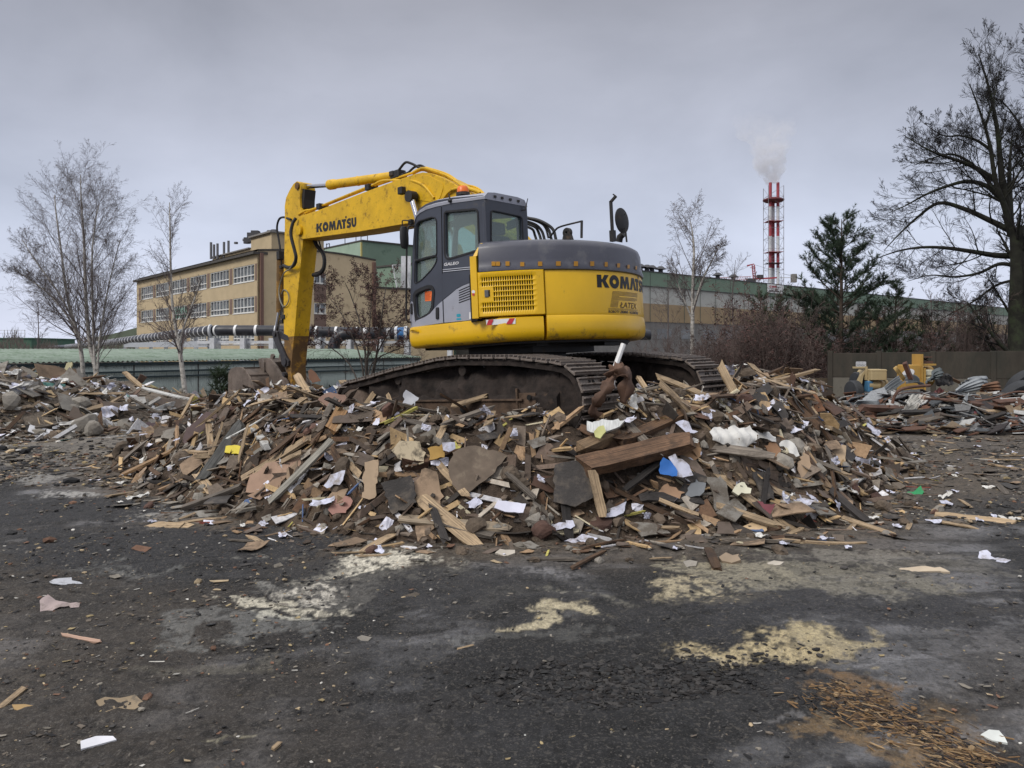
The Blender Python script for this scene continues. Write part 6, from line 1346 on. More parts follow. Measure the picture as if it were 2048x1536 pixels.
for i, (px, Y, k, s) in enumerate(slots):
    p = at(px, 700, Y); p.z = zb_(p.x, p.y) - .05; src = protos[k]
    if k in usedp:
        o = copy_of(src)
        for c in list(src.children): copy_of(c, o)
    else: o = src; usedp.add(k)
    o.location = p; o.rotation_euler = (0, 0, (i * 1.7) % 6.28); s *= (1.2 if px > 1475 else .92) * (.85 if px > 1700 else 1); o.scale = (s, s, s * (.85 + .3 * ((i * 37) % 10) / 10)); w_ = 'behind the excavator' if px < 1270 else 'at the left of the thicket by the excavator tail' if px < 1400 else 'in the thicket under the weeping birch' if px < 1500 else 'in the thicket below the chimney' if px < 1600 else 'by the low slab wall' if px < 1680 else 'behind the concrete wall'; kd = ('bare thin stemmed', 'brown leaved', 'tall bare', 'low reddish leaved', 'sparsely leaved')[k]; o['label'] = ''; tag(o, f'{kd} shrub {w_}', 'shrub', f'{kd} shrubs {w_}')
# undergrowth: dead grass and brambles at the thicket's foot, low scrub on the skyline
rnd = random.Random(9); V_ = []; T_ = []; C_ = []
for i in range(26000):
    Y = rnd.uniform(27.5, 44); px = rnd.uniform(1150, 2080); 
    if px > 1620 and Y < 28.5: continue
    p = at(px, 700, Y); z = -.9 if p.x > 9 else -1.3; z = 0 if False else z; h = rnd.uniform(.4, 1.5); a = rnd.uniform(0, 6.28); l = rnd.gauss(0, .35); w = .018
    q = Vector((p.x, p.y, z)); n0 = len(V_); t = q + Vector((l, rnd.gauss(0, .3), h)); V_ += [q - Vector((w, 0, 0)), q + Vector((w, 0, 0)), t]; T_.append((n0, n0 + 1, n0 + 2)); c = rnd.choice(((.07, .05, .035), (.05, .045, .03), (.09, .07, .05), (.035, .045, .025), (.12, .10, .075))); C_ += [c] * 3
SCR = M_attr('dead_undergrowth', rough=.9, bump=0, var=.3, fine=2)
o = np_mesh('undergrowth', np.array([tuple(v) for v in V_]), np.array(T_), np.array(C_), SCR, None, False); tag(o, 'tangle of dead grass and brambles under the thicket', 'undergrowth', kind='stuff')
V_ = []; T_ = []; C_ = []
for i in range(15000):
    px = rnd.choice((rnd.uniform(-150, 280), rnd.uniform(1700, 2250))); Y = rnd.uniform(120, 200) if px < 600 else rnd.uniform(60, 85); k = Y / F; top = 4.5 * (.5 + .5 * math.sin(px * .06) * math.sin(px * .023 + 1)) + 1.5
    if px > 600: top = 5.2 * (.6 + .4 * math.sin(px * .04) * math.sin(px * .017 + 1)) + .5
    p = at(px, 700, Y); z = -1.4 + rnd.random() ** 1.3 * top; a = Vector((rnd.gauss(0, .5), 0, rnd.uniform(.5, 1.6))) * (1.2 if px < 600 else .55); w = Vector((.05, 0, 0)) * (Y / 140); q = Vector((p.x, p.y, z)); n0 = len(V_)
    V_ += [q - w, q + w, q + a]; T_.append((n0, n0 + 1, n0 + 2)); c = rnd.choice(((.09, .075, .07), (.12, .10, .09), (.07, .06, .055))); C_ += [c] * 3
o = np_mesh('far_scrub', np.array([tuple(v) for v in V_]), np.array(T_), np.array(C_), SCR, None, False); tag(o, 'distant leafless scrub along the skyline', 'scrub', kind='stuff')
# ---------------------------------------------------------------- rubble pieces
WOODS = dict(
    pale=M('pale_split_wood', (.37, .27, .165), rough=.75, var=.22, vs=3, grain=.45, rnd=.30, dirt=((.07, .05, .035), 0.46, 3), bump=.25, bs=40),
    grey=M('weathered_grey_wood', (.165, .14, .115), rough=.85, var=.25, vs=3, grain=.5, rnd=.35, dirt=((.05, .04, .03), 0.51, 3), bump=.3, bs=40),
    brown=M('old_brown_wood', (.125, .07, .036), rough=.8, var=.30, vs=3, grain=.5, rnd=.40, dirt=((.03, .02, .015), 0.56, 3), bump=.3, bs=40),
    dark=M('charred_wood', (.030, .026, .024), rough=.85, var=.3, vs=4, grain=.4, rnd=.4, bump=.3, bs=40),
    white=M('white_painted_lath', (.50, .50, .48), rough=.7, var=.15, vs=4, rnd=.2, dirt=((.09, .075, .06), 0.56, 4)))
HBR = dict(
    tan=M('tan_fibreboard', (.27, .19, .125), rough=.85, var=.18, vs=3, rnd=.30, dirt=((.09, .065, .045), 0.58, 3.5), bump=.2, bs=60),
    mauve=M('brown_hardboard', (.13, .098, .078), rough=.8, var=.18, vs=3, rnd=.30, dirt=((.07, .055, .042), 0.58, 3.0), bump=.2, bs=60),
    slate=M('dark_roofing_board', (.050, .045, .042), rough=.85, var=.22, vs=4, rnd=.35, dirt=((.12, .10, .08), 0.44, 4), bump=.4, bs=50),
    grey=M('grey_cement_board', (.23, .215, .19), rough=.85, var=.2, vs=4, rnd=.30, dirt=((.08, .065, .05), 0.58, 4), bump=.2, bs=60),
    rust=M('rust_brown_sheet', (.105, .055, .036), rough=.8, var=.3, vs=4, rnd=.35, dirt=((.05, .03, .02), 0.56, 4)))
PAPM = M('damp_white_paper', (.52, .53, .63), rough=.75, var=.12, vs=5, rnd=.15, dirt=((.20, .17, .14), .50, 7)); PLAS = M('torn_white_plastic', (.60, .59, .56), rough=.5, var=.12, vs=4, rnd=.12, dirt=((.22, .19, .15), .30, 5))
CHK = dict(soil=M('soil_clod', (.105, .080, .058), rough=.95, var=.4, vs=6, rnd=.3, bump=1, bs=25), conc=M('broken_concrete', (.24, .22, .19), rough=.9, var=.25, vs=5, rnd=.3, dirt=((.08, .065, .05), .4, 5), bump=.5, bs=40), brick=M('dark_brick', (.10, .055, .042), rough=.9, var=.3, vs=5, rnd=.4, bump=.4, bs=40))
rng = random.Random(2024)
def g_plank(L, w, t, rnd, segs=5, bend=.03, jag=.12):
    vs = []
    for i in range(segs + 1):
        u = i / segs; x = (u - .5) * L; z = bend * L * (4 * (u - .5) ** 2 - .5) * .5; j = jag * w
        for (y, zz) in ((-w / 2, -t / 2), (w / 2, -t / 2), (w / 2, t / 2), (-w / 2, t / 2)):
            dx = 0
            if i in (0, segs): dx = rnd.uniform(-1, .6) * jag * w * 4 * (1 if i else -1)
            vs.append((x + dx, y * (1 + rnd.uniform(-.05, .05)) * (.6 if i in (0, segs) and rnd.random() < .4 else 1) + rnd.uniform(-j, j) * .15, z + zz))
    fs = [(4 * i + a, 4 * i + (a + 1) % 4, 4 * i + 4 + (a + 1) % 4, 4 * i + 4 + a) for i in range(segs) for a in range(4)] + [(3, 2, 1, 0), tuple(4 * segs + a for a in range(4))]
    return vs, fs
def g_board(a, b, t, rnd, n=11, jag=.16, bend=.08, sq=.5):
    """irregular torn board: outline between a rectangle and a blob, curved a little"""
    ph = rnd.uniform(0, 6.28); cor = []; m_ = rnd.randint(4, 5)
    base = [(-.5, -.5), (.5, -.5), (.5, .5), (-.5, .5)] if m_ == 4 else [(-.5, -.5), (.5, -.5), (.5, .15), (.12, .5), (-.5, .5)]
    for (x, y) in base: cor.append(((x + rnd.uniform(-1, 1) * jag * .9) * a, (y + rnd.uniform(-1, 1) * jag * .9) * b))
    ring = []; per = max(2, n // m_)
    for i in range(m_):
        p, q = cor[i], cor[(i + 1) % m_]; rough_ = rnd.random() < .5
        for k in range(per):
            u = (k + (rnd.uniform(-.25, .25) if k else 0)) / per; e = rnd.uniform(-1, 1) * min(a, b) * (.09 if rough_ else .012) * (k > 0)
            ring.append((p[0] + (q[0] - p[0]) * u + e, p[1] + (q[1] - p[1]) * u - e))
    n = len(ring)
    f = lambda x, y: bend * a * ((2 * x / a) ** 2 * .5 + .15 * math.sin(ph + 9 * y / b))
    vs = []
    for zz in (t / 2, -t / 2):
        for k in (1, .55): vs += [(x * k, y * k, f(x * k, y * k) + zz) for x, y in ring]
        vs.append((0, 0, f(0, 0) + zz))
    m = 2 * n + 1; fs = []
    for i in range(n):
        j = (i + 1) % n
        fs += [(i, j, n + j, n + i), (n + i, n + j, 2 * n), (m + j, m + i, m + n + i, m + n + j), (m + n + j, m + n + i, m + 2 * n), (j, i, m + i, m + j)]
    return vs, fs
def g_paper(a, b, rnd, amp=.18, nx=7, ny=6):
    vs = []; ph = [rnd.uniform(0, 6) for _ in range(4)]; fold = rnd.uniform(.3, .7)
    for j in range(ny + 1):
        for i in range(nx + 1):
            u, v = i / nx, j / ny; x, y = (u - .5) * a, (v - .5) * b
            e = 1 if i in (0, nx) or j in (0, ny) else 0
            z = amp * a * (.5 * math.sin(5 * u + ph[0]) * math.cos(4 * v + ph[1]) + .25 * math.sin(11 * u + 7 * v + ph[2]) + abs(u - fold) * .8) + rnd.uniform(-1, 1) * amp * a * .14
            vs.append((x + rnd.uniform(-.06, .06) * a * (1 + e * .8), y + rnd.uniform(-.06, .06) * b * (1 + e * .8), z))
    return vs, [(j * (nx + 1) + i, j * (nx + 1) + i + 1, (j + 1) * (nx + 1) + i + 1, (j + 1) * (nx + 1) + i) for j in range(ny) for i in range(nx)]
_ico = {}
def g_chunk(r, rnd, flat=.7, rough=.35, sub=2):
    if sub not in _ico:
        bm = bmesh.new(); bmesh.ops.create_icosphere(bm, subdivisions=sub, radius=1); _ico[sub] = ([tuple(v.co) for v in bm.verts], [tuple(v.index for v in f.verts) for f in bm.faces]); bm.free()
    V_, F_ = _ico[sub]; pl_ = [(Vector((rnd.gauss(0, 1), rnd.gauss(0, 1), rnd.gauss(0, 1))).normalized(), rnd.uniform(.55, .85)) for _ in range(6)]; out = []
    for v in V_:
        p = Vector(v)
        for n, d in pl_:
            k = p.dot(n)
            if k > d: p = p - n * (k - d)
        p = p * (1 + rnd.uniform(-rough, rough) * .25); out.append((p.x * r, p.y * r * .85, p.z * r * flat))
    return out, F_
def raw(name, vf, mat):
    me = bpy.data.meshes.new(name); me.from_pydata(vf[0], [], vf[1]); me.materials.append(mat); return me
def orient(pos, n, yaw, tilt, rnd, roll=None):
    n = Vector(n); t = Vector((rnd.gauss(0, 1), rnd.gauss(0, 1), rnd.gauss(0, 1))) ; n = (n + t * tilt).normalized()
    q = n.to_track_quat('Z', 'Y'); x = Vector((math.cos(yaw), math.sin(yaw), 0)); x = (x - n * x.dot(n)).normalized(); y = n.cross(x)
    return Matrix((x, y, n)).transposed().to_4x4()
# --- the traced, singular pieces
def place_plane(px, py, lift, face=.35, Y=None, nn=None):
    c = at(px, py, Y) if Y else hit(px, py); v = (Vector((0, 0, CH)) - c).normalized()
    n = Vector(nn).normalized() if nn else ((nrm1(c.x, c.y) if not Y else Vector((0, -.3, 1))).normalized() + v * face).normalized()
    return c + v * lift, n
def ray_plane(px, py, c, n):
    d = Vector(((px - 1024) / F, 1, (HY - py) / F)); o = Vector((0, 0, CH)); return o + d * ((c - o).dot(n) / d.dot(n))
def hero(name, label, cat, poly, mat, t=.012, lift=.10, face=.35, Y=None, nn=None, crumple=0.0, group=None, seed=1, cuts=3):
    if name == 'stone_flake': name = {'cardboard': 'cardboard_scrap', 'scrap': 'foil_scrap'}.get(cat, name)
    cx = sum(p[0] for p in poly) / len(poly); cy = sum(p[1] for p in poly) / len(poly); c, n = place_plane(cx, cy, lift * (.62 if name == 'board_fragment' else 1), face, Y, nn)
    W_ = [ray_plane(a, b, c, n) for a, b in poly]; cen = sum(W_, Vector()) / len(W_)
    x = (W_[1] - W_[0]); x = (x - n * x.dot(n)).normalized(); y = n.cross(x); fm = Matrix((x, y, n)).transposed()
    loc = [((p - cen).dot(x), (p - cen).dot(y)) for p in W_]; r_ = random.Random(len(label)); torn = []
    for i, p in enumerate(loc):
        q = loc[(i + 1) % len(loc)]; L_ = math.hypot(q[0] - p[0], q[1] - p[1]); k = max(1, min(9, int(L_ / .035))); am = .10 * min(L_ / k, .06) * (5 if r_.random() < .6 else 1)
        torn += [(p[0] + (q[0] - p[0]) * j / k + r_.uniform(-am, am) * (j > 0), p[1] + (q[1] - p[1]) * j / k + r_.uniform(-am, am) * (j > 0)) for j in range(k)]
    loc = torn; vs, fs = fill2d([loc], t / 2)
    bm = bmesh.new(); bv = [bm.verts.new(p) for p in vs]
    for f in fs:
        try: bm.faces.new([bv[i] for i in f])
        except Exception: pass
    bmesh.ops.remove_doubles(bm, verts=bm.verts, dist=1e-5)
    if crumple:
        for _ in range(cuts): bmesh.ops.subdivide_edges(bm, edges=[e for e in bm.edges if e.calc_length() > .05], cuts=1, use_grid_fill=False); bmesh.ops.triangulate(bm, faces=bm.faces)
        r = random.Random(seed); ph = [r.uniform(0, 6) for _ in range(6)]
        for v in bm.verts:
            a, b = v.co.x * 22, v.co.y * 22; v.co.z += crumple * (math.sin(a * .5 + ph[0]) * math.cos(b * .6 + ph[1]) + .6 * math.sin(a * 1.1 + b * .8 + ph[2]) + .35 * math.sin(a * 2.1 - b * 1.7 + ph[3]))
    bmesh.ops.recalc_face_normals(bm, faces=bm.faces); me = bpy.data.meshes.new(name); bm.to_mesh(me); bm.free()
    o = link(name, me, None, [mat], 30 if not crumple else 60); o.matrix_world = Matrix.Translation(cen) @ fm.to_4x4(); return tag(o, label, cat, group)
def hplank(label, p, q, w, mat, t=.035, la=.06, lb=.06, Ya=None, Yb=None, seed=1, cat='plank', name='wood_plank', jag=.12, face=.5, group=None):
    a = at(*p, Ya) if Ya else hit(*p); b = at(*q, Yb) if Yb else hit(*q)
    va = (Vector((0, 0, CH)) - a).normalized(); vb = (Vector((0, 0, CH)) - b).normalized(); a = a + va * la; b = b + vb * lb; x = (b - a); L = x.length; x.normalize()
    v = (Vector((0, 0, CH)) - (a + b) / 2).normalized(); n = (Vector((0, 0, 1)) + v * face); n = (n - x * n.dot(x)).normalized(); y = n.cross(x)
    o = link(name, raw(name, g_plank(L, w, t, random.Random(seed), 8, .012, jag), mat).copy(), None, ()); o.matrix_world = Matrix.Translation((a + b) / 2) @ Matrix((x, y, n)).transposed().to_4x4()
    return tag(o, label, cat, group)
Wp, Wg, Wb, Wd, Ww = (WOODS[k] for k in ('pale', 'grey', 'brown', 'dark', 'white'))
hplank('long weathered brown beam slanting up to the right below the brown rag', (1160, 905), (1378, 800), .15, M('old_beam', (.19, .125, .07), rough=.8, var=.35, vs=3, grain=.5, dirt=((.03, .022, .016), .4, 3), bump=.3), .09, .16, .22, seed=3)
hplank('brown timber lying just behind the long weathered beam', (1235, 888), (1392, 818), .13, Wb, .07, .12, .12, seed=4)
hplank('wide split brown beam with a charred right end', (1167, 938), (1380, 884), .20, M('reddish_old_beam', (.15, .085, .048), rough=.8, var=.4, vs=2.5, grain=.5, dirt=((.022, .018, .015), .42, 2.2), bump=.3), .11, .20, .26, seed=5, face=.9)
hplank('long straight grey plank running down right from the far track', (1393, 787), (1575, 882), .14, Wg, .045, .16, .12, seed=6)
hplank('short pale stick leaning on the inner side of the far track', (1275, 752), (1300, 790), .05, Wp, .04, Ya=9.0, Yb=8.8, seed=7)
hplank('pointed plank standing against the end of the far track', (1436, 722), (1480, 808), .10, Wp, .025, Ya=9.2, Yb=9.0, seed=8, jag=.3)
hplank('pale square post standing upright at the front foot of the heap', (1184, 948), (1206, 1036), .085, Wp, .07, .25, .10, seed=9, face=2)
hplank('long black shard pointing up right beside the blue folder', (1250, 980), (1342, 908), .07, Wd, .02, .12, .12, seed=10)
hplank('long thin brown lath falling down the right flank', (1594, 880), (1662, 988), .085, M('brown_lath', (.27, .18, .10), grain=.4, dirt=((.05, .04, .03), .4, 3)), .03, .15, .10, seed=11)
hplank('dark rotten lath reaching the ground below the brown lath', (1658, 982), (1738, 1048), .08, Wd, .04, .12, .06, seed=12)
hplank('slim pale stick lying at the right foot of the heap', (1684, 1035), (1790, 1071), .06, Wp, .02, .06, .03, seed=13)
hplank('peeling white strip stained black on the right flank', (1672, 982), (1730, 952), .085, Ww, .015, .10, .10, seed=14)
hplank('pale flat plank lying alone on the ground far right', (1873, 1031), (2027, 1047), .09, Wp, .03, .03, .03, seed=15)
hplank('little brown block standing on the ground in front of the heap', (1417, 1099), (1436, 1141), .07, Wb, .04, .10, .03, seed=16, face=2, cat='wood block')
hplank('bright pale plank with ragged edge on the upper right flank', (1655, 858), (1728, 892), .12, Wp, .05, .14, .12, seed=17)
hplank('dark brown wide board sliding down behind the pale ragged plank', (1578, 800), (1640, 862), .14, Wb, .03, .16, .14, seed=18)
hplank('rust brown board leaning at the top of the right flank', (1615, 780), (1640, 826), .15, M('rusty_board', (.16, .07, .03), grain=.4, rough=.8), .02, .18, .14, seed=19)
hplank('pale lath behind the rust brown board', (1592, 776), (1634, 832), .05, Wp, .02, .2, .18, seed=20)
hplank('pale lath lying near the crest on the right shoulder', (1470, 752), (1530, 778), .05, Wp, .02, .2, .18, seed=21)
hplank('long grey brown plank lying level across the left crest', (412, 822), (548, 814), .12, Wg, .04, .22, .2, seed=22)
hplank('brown plank continuing the level one towards the track', (560, 806), (700, 815), .11, WOODS['pale'], .03, .14, .14, seed=23)
hplank('cream edged beam pointing at the bucket', (480, 812), (622, 779), .10, M('cream_edged_beam', (.40, .33, .22), grain=.3, dirt=((.1, .07, .05), .3, 3)), .07, Ya=10.9, Yb=11.9, seed=24)
hplank('pale plank rising steeply below the cream edged beam', (553, 832), (609, 796), .09, Wp, .03, Ya=10.3, Yb=10.9, seed=25)
hplank('stubby orange brown post end left of the track', (662, 862), (684, 822), .13, M('orange_post', (.30, .17, .075), grain=.4, dirt=((.06, .04, .03), .3, 3)), .09, .18, .26, seed=26, face=2)
hplank('white painted post leaning by the yellow box', (508, 858), (534, 897), .08, Ww, .06, .2, .2, seed=27, face=1.5)
hplank('pale upright stick propping the arched red panel', (415, 830), (423, 908), .075, Wp, .03, .34, .24, seed=28, face=3)
hplank('thin pale stick beside the propping one', (446, 846), (424, 908), .035, Wp, .02, .3, .2, seed=29, face=2)
hplank('long charcoal grey beam on the left flank', (402, 964), (482, 848), .12, M('charcoal_beam', (.085, .085, .08), rough=.8, var=.3, grain=.5, dirt=((.22, .17, .09), .3, 3)), .05, .2, .24, seed=30, face=1.2)
hplank('very long thin grey batten pointing up right across the left front', (536, 1008), (666, 880), .075, M('pale_grey_batten', (.25, .235, .20), grain=.5, rough=.8, dirt=((.06, .05, .04), .3, 3)), .03, .16, .22, seed=31)
hplank('broad brown plank under the torn pinkish hardboard', (484, 962), (620, 876), .14, Wp, .03, .10, .12, seed=32)
hplank('long wide plank pointing to the far left ground', (242, 952), (348, 900), .11, M('tan_plank', (.28, .175, .09), grain=.5, dirt=((.06, .045, .03), .35, 3)), .03, .08, .12, seed=33)
hplank('slender brown pole at the left foot of the heap', (364, 1018), (484, 975), .06, Wg, .05, .06, .10, seed=34)
hplank('short pale lath crossing the slope beside the grey beam', (362, 905), (418, 909), .06, Wp, .03, .2, .2, seed=35)
hplank('flat pale plank lying along the front foot of the heap', (797, 1040), (1025, 1062), .11, M('dusty_plank', (.27, .215, .15), grain=.4, dirt=((.08, .06, .045), .4, 3)), .025, .08, .05, seed=36)
hplank('short grey plank under the flat pale one', (880, 1050), (990, 1072), .09, Wg, .03, .05, .03, seed=37)
hplank('thin leaning lath in the middle of the front slope', (1012, 948), (1072, 1004), .055, Wg, .02, .16, .12, seed=38)
hplank('pale lath resting on the idler end of the near track', (718, 828), (752, 782), .07, Wp, .03, Ya=9.9, Yb=10.3, seed=39, face=2)
hplank('pale lath tip sticking up between track and arm', (775, 788), (790, 832), .05, Wp, .03, Ya=9.6, Yb=9.4, seed=40, face=2)
hplank('splintered plank lying before the near track frame', (905, 812), (972, 792), .09, Wp, .02, Ya=8.9, Yb=8.8, seed=41)
hplank('pale pencil of wood leaning at the foot of the arm', (592, 748), (616, 790), .11, Wp, .05, Ya=11.7, Yb=11.3, seed=42, face=2)
hplank('pale plank against the front of the near track', (683, 762), (714, 782), .10, Wp, .05, Ya=11.2, Yb=10.9, seed=43)
hplank('short pale sharp pole on the crest of the left heap', (245, 741), (284, 775), .10, Wp, .05, Ya=17.6, Yb=17.4, seed=44, jag=.4)
hplank('long white lath running down the left heap crest', (284, 776), (412, 806), .09, Ww, .03, Ya=17.0, Yb=15.6, seed=45)
hplank('pale broken board end lying on the dark ground at the left', (302, 1051), (374, 1053), .10, Wp, .025, .03, .02, seed=46, jag=.35)
hplank('pale stick at the bottom left edge of the yard', (0, 1416), (50, 1376), .030, Wp, .012, .02, .02, seed=47)
hplank('dark flat lath lying left of the heap foot', (290, 962), (388, 974), .06, Wd, .03, .04, .06, seed=48)
H = hero; T_ = HBR
H('plastic_sheet', 'large crumpled white plastic sheet on the right front slope', 'plastic', [(1420, 868), (1432, 850), (1450, 856), (1470, 850), (1484, 856), (1500, 850), (1512, 862), (1520, 868), (1508, 884), (1496, 892), (1478, 903), (1462, 890), (1440, 886), (1424, 882)], PLAS, .006, .22, .7, crumple=.028, seed=4)
H('plastic_sheet', 'ragged cream plastic piece right of the large white sheet', 'plastic', [(1560, 886), (1580, 880), (1592, 896), (1598, 912), (1580, 920), (1562, 908)], PLAS, .006, .16, .7, crumple=.02, seed=5)
H('plastic_sheet', 'smaller frayed white plastic trailing from the large sheet', 'plastic', [(1512, 862), (1530, 862), (1552, 874), (1552, 884), (1534, 880), (1516, 878)], PLAS, .006, .16, .7, crumple=.02, seed=6)
H('plastic_film', 'cloudy film standing up before the near track frame', 'plastic', [(805, 806), (812, 780), (838, 796), (830, 812)], M('cloudy_film', (.36, .37, .40), rough=.4, var=.1), .006, .05, Y=9.0, nn=(.1, -1, .5), crumple=.008, seed=7)
H('board_fragment', 'big dark square slab leaning in the middle of the front slope', 'board', [(1106, 1004), (1110, 930), (1150, 922), (1180, 932), (1186, 996), (1150, 1014)], T_['slate'], .04, .20, .8)
H('board_fragment', 'dark muddy slab at the left of the tan pointed board', 'board', [(762, 968), (822, 952), (834, 1006), (786, 1030)], T_['slate'], .05, .24, .8)
H('board_fragment', 'tall tan fibreboard piece with a rounded top in the front slope', 'board', [(822, 968), (850, 936), (874, 944), (882, 985), (884, 1022), (850, 1014), (832, 990)], T_['tan'], .012, .16, .7)
H('board_fragment', 'large muddy board in the centre of the front slope', 'board', [(896, 930), (905, 905), (935, 893), (985, 900), (1018, 912), (990, 945), (940, 984), (915, 984), (900, 955)], M('muddy_board', (.13, .10, .075), rough=.9, var=.25, dirt=((.2, .165, .12), .35, 9)), .015, .22, .6)
H('board_fragment', 'upright light rectangular board on the left front', 'board', [(724, 996), (730, 925), (757, 920), (757, 950), (750, 996)], M('light_board', (.34, .25, .165), rough=.8, dirt=((.08, .06, .045), .35, 4)), .02, .26, .8)
H('board_fragment', 'cream octagonal board speckled with dark mould', 'board', [(783, 902), (800, 882), (840, 884), (852, 906), (848, 926), (806, 926)], M('mouldy_cream_board', (.42, .35, .24), rough=.85, dirt=((.03, .025, .02), .50, 7)), .02, .18, .7)
H('board_fragment', 'ochre cardboard square near the white paper', 'cardboard', [(855, 897), (884, 888), (889, 915), (858, 920)], M('ochre_card', (.36, .22, .06), rough=.8), .008, .22, .7)
H('board_fragment', 'large pinkish torn hardboard sheet on the left flank', 'board', [(492, 985), (500, 950), (540, 925), (600, 916), (603, 936), (560, 962), (520, 988)], M('pinkish_hardboard', (.31, .205, .145), rough=.85, var=.15, dirt=((.13, .09, .06), .25, 3)), .010, .22, .6)
H('board_fragment', 'torn brown hardboard piece below the pinkish sheet', 'board', [(495, 992), (545, 960), (575, 950), (555, 985), (520, 1000)], M('mid_hardboard', (.25, .165, .11), rough=.85), .010, .16, .6)
H('board_fragment', 'curved standing dark red panel propped at the left crest', 'panel', [(366, 880), (372, 862), (395, 840), (413, 824), (432, 828), (442, 845), (420, 868), (402, 886), (388, 896), (370, 890)], M('dark_red_panel', (.075, .045, .042), rough=.7, var=.25, dirt=((.2, .15, .08), .3, 2)), .03, .34, .9)
H('board_fragment', 'reddish hardboard sheet lying before the near track idler', 'board', [(636, 800), (655, 786), (690, 790), (706, 806), (700, 822), (662, 818)], M('red_brown_board', (.20, .125, .095), rough=.85), .012, .05, Y=10.4, nn=(0, -.7, 1))
H('board_fragment', 'curved brown board tip sticking up right of the arm', 'board', [(616, 742), (622, 738), (632, 746), (642, 762), (624, 766), (618, 758)], M('rust_board_tip', (.17, .085, .05)), .012, .05, Y=11.6, nn=(.1, -1, .2))
H('board_fragment', 'pale particle board offcut lying at the front right foot', 'board', [(1438, 1074), (1470, 1060), (1505, 1045), (1524, 1042), (1543, 1052), (1505, 1072), (1470, 1078)], M('pale_particle_board', (.50, .36, .21), rough=.7, var=.08, dirt=((.12, .08, .05), .18, 6)), .016, .07, .4)
H('board_fragment', 'grey rectangular board standing on the right front', 'board', [(1414, 955), (1440, 952), (1452, 965), (1460, 1018), (1430, 1022)], T_['grey'], .02, .20, .8)
H('board_fragment', 'blue grey triangular flake beside the grey rectangular board', 'board', [(1370, 990), (1392, 958), (1412, 966), (1408, 984), (1392, 992)], M('blue_grey_flake', (.16, .17, .18), rough=.8), .012, .16, .7)
H('board_fragment', 'black long slab standing right of the cream cap', 'board', [(1505, 945), (1528, 940), (1546, 990), (1548, 1000), (1522, 1002)], T_['slate'], .02, .18, .7)
H('board_fragment', 'dark grey slab on the right shoulder of the heap', 'board', [(1498, 795), (1520, 786), (1534, 800), (1530, 822), (1502, 822)], T_['slate'], .02, .26, .9)
H('board_fragment', 'second dark slab with a chipped face on the right shoulder', 'board', [(1536, 808), (1562, 804), (1576, 828), (1570, 846), (1538, 844)], T_['slate'], .02, .24, .9)
H('board_fragment', 'tan wood panel between the two dark slabs', 'board', [(1514, 832), (1522, 802), (1542, 806), (1538, 838)], M('tan_wood_panel', (.33, .23, .13), grain=.3), .02, .27, .9)
H('board_fragment', 'light tan plywood corner on the right flank', 'board', [(1650, 888), (1692, 892), (1690, 925), (1670, 935), (1655, 920)], M('light_plywood', (.42, .31, .20), rough=.75), .012, .2, .7)
H('board_fragment', 'tall curved tan board on the right flank', 'board', [(1596, 930), (1606, 905), (1618, 912), (1626, 950), (1616, 962), (1602, 958)], M('tan_curved', (.34, .24, .155)), .012, .18, .7)
H('board_fragment', 'rusty orange flake beside the tall curved tan board', 'board', [(1528, 892), (1550, 884), (1562, 900), (1552, 920), (1536, 912)], M('orange_flake', (.27, .15, .08)), .012, .14, .7)
H('board_fragment', 'brown cardboard under the charred beam end', 'cardboard', [(1352, 905), (1396, 878), (1402, 912), (1388, 922), (1360, 912)], M('brown_card', (.26, .155, .08), rough=.8), .006, .15, .6)
H('board_fragment', 'long grey brown flap right of the blue folder', 'board', [(1355, 905), (1392, 920), (1412, 950), (1414, 968), (1386, 940), (1362, 920)], T_['mauve'], .01, .14, .6)
H('board_fragment', 'orange brown cardboard flake at the front foot', 'cardboard', [(1298, 1005), (1328, 970), (1352, 975), (1370, 985), (1340, 1008)], M('orange_card', (.30, .185, .11)), .01, .1, .6)
H('board_fragment', 'pinkish red flake left of the soil clod', 'board', [(656, 1020), (668, 1000), (690, 992), (706, 1002), (692, 1026), (665, 1030)], M('pink_flake', (.28, .14, .11)), .01, .16, .6)
H('board_fragment', 'dark mauve rectangular board standing at the foot of the left heap', 'board', [(274, 873), (273, 848), (318, 844), (321, 870)], M('mauve_board', (.075, .05, .055), rough=.7), .03, .10, nn=(.1, -1, .3))
H('concrete_block', 'grey concrete slab lying right of the mauve board', 'block', [(324, 880), (328, 866), (356, 858), (362, 868), (346, 880)], CHK['conc'], .10, .12, .6)
H('concrete_block', 'large tilted grey concrete slab on the crest of the left heap', 'block', [(36, 750), (46, 734), (62, 740), (78, 752), (72, 758), (50, 760)], CHK['conc'], .08, .05, Y=17.5, nn=(.2, -1, .6))
H('board_fragment', 'cream board with black backing standing on the left heap crest', 'board', [(130, 738), (134, 727), (144, 724), (143, 738), (138, 744)], M('cream_board', (.42, .38, .22)), .05, .05, Y=17.6, nn=(.1, -1, .3))
H('board_fragment', 'wide pale brown board leaning on the left heap', 'board', [(138, 828), (146, 812), (158, 818), (178, 852), (160, 858), (140, 850)], T_['mauve'], .015, .25, .7)
H('paper_sheet', 'bright crumpled paper lying on the front of the left heap', 'paper', [(202, 820), (210, 812), (222, 812), (238, 818), (232, 830), (216, 836), (204, 832)], PAPM, .003, .25, .7, crumple=.03, seed=11)
H('blue_folder', 'blue plastic folder torn open on the front slope', 'folder', [(1320, 948), (1326, 915), (1342, 922), (1352, 935), (1354, 952), (1338, 950)], M('blue_plastic', (.025, .13, .42), rough=.4), .004, .24, .8, crumple=.012, seed=12)
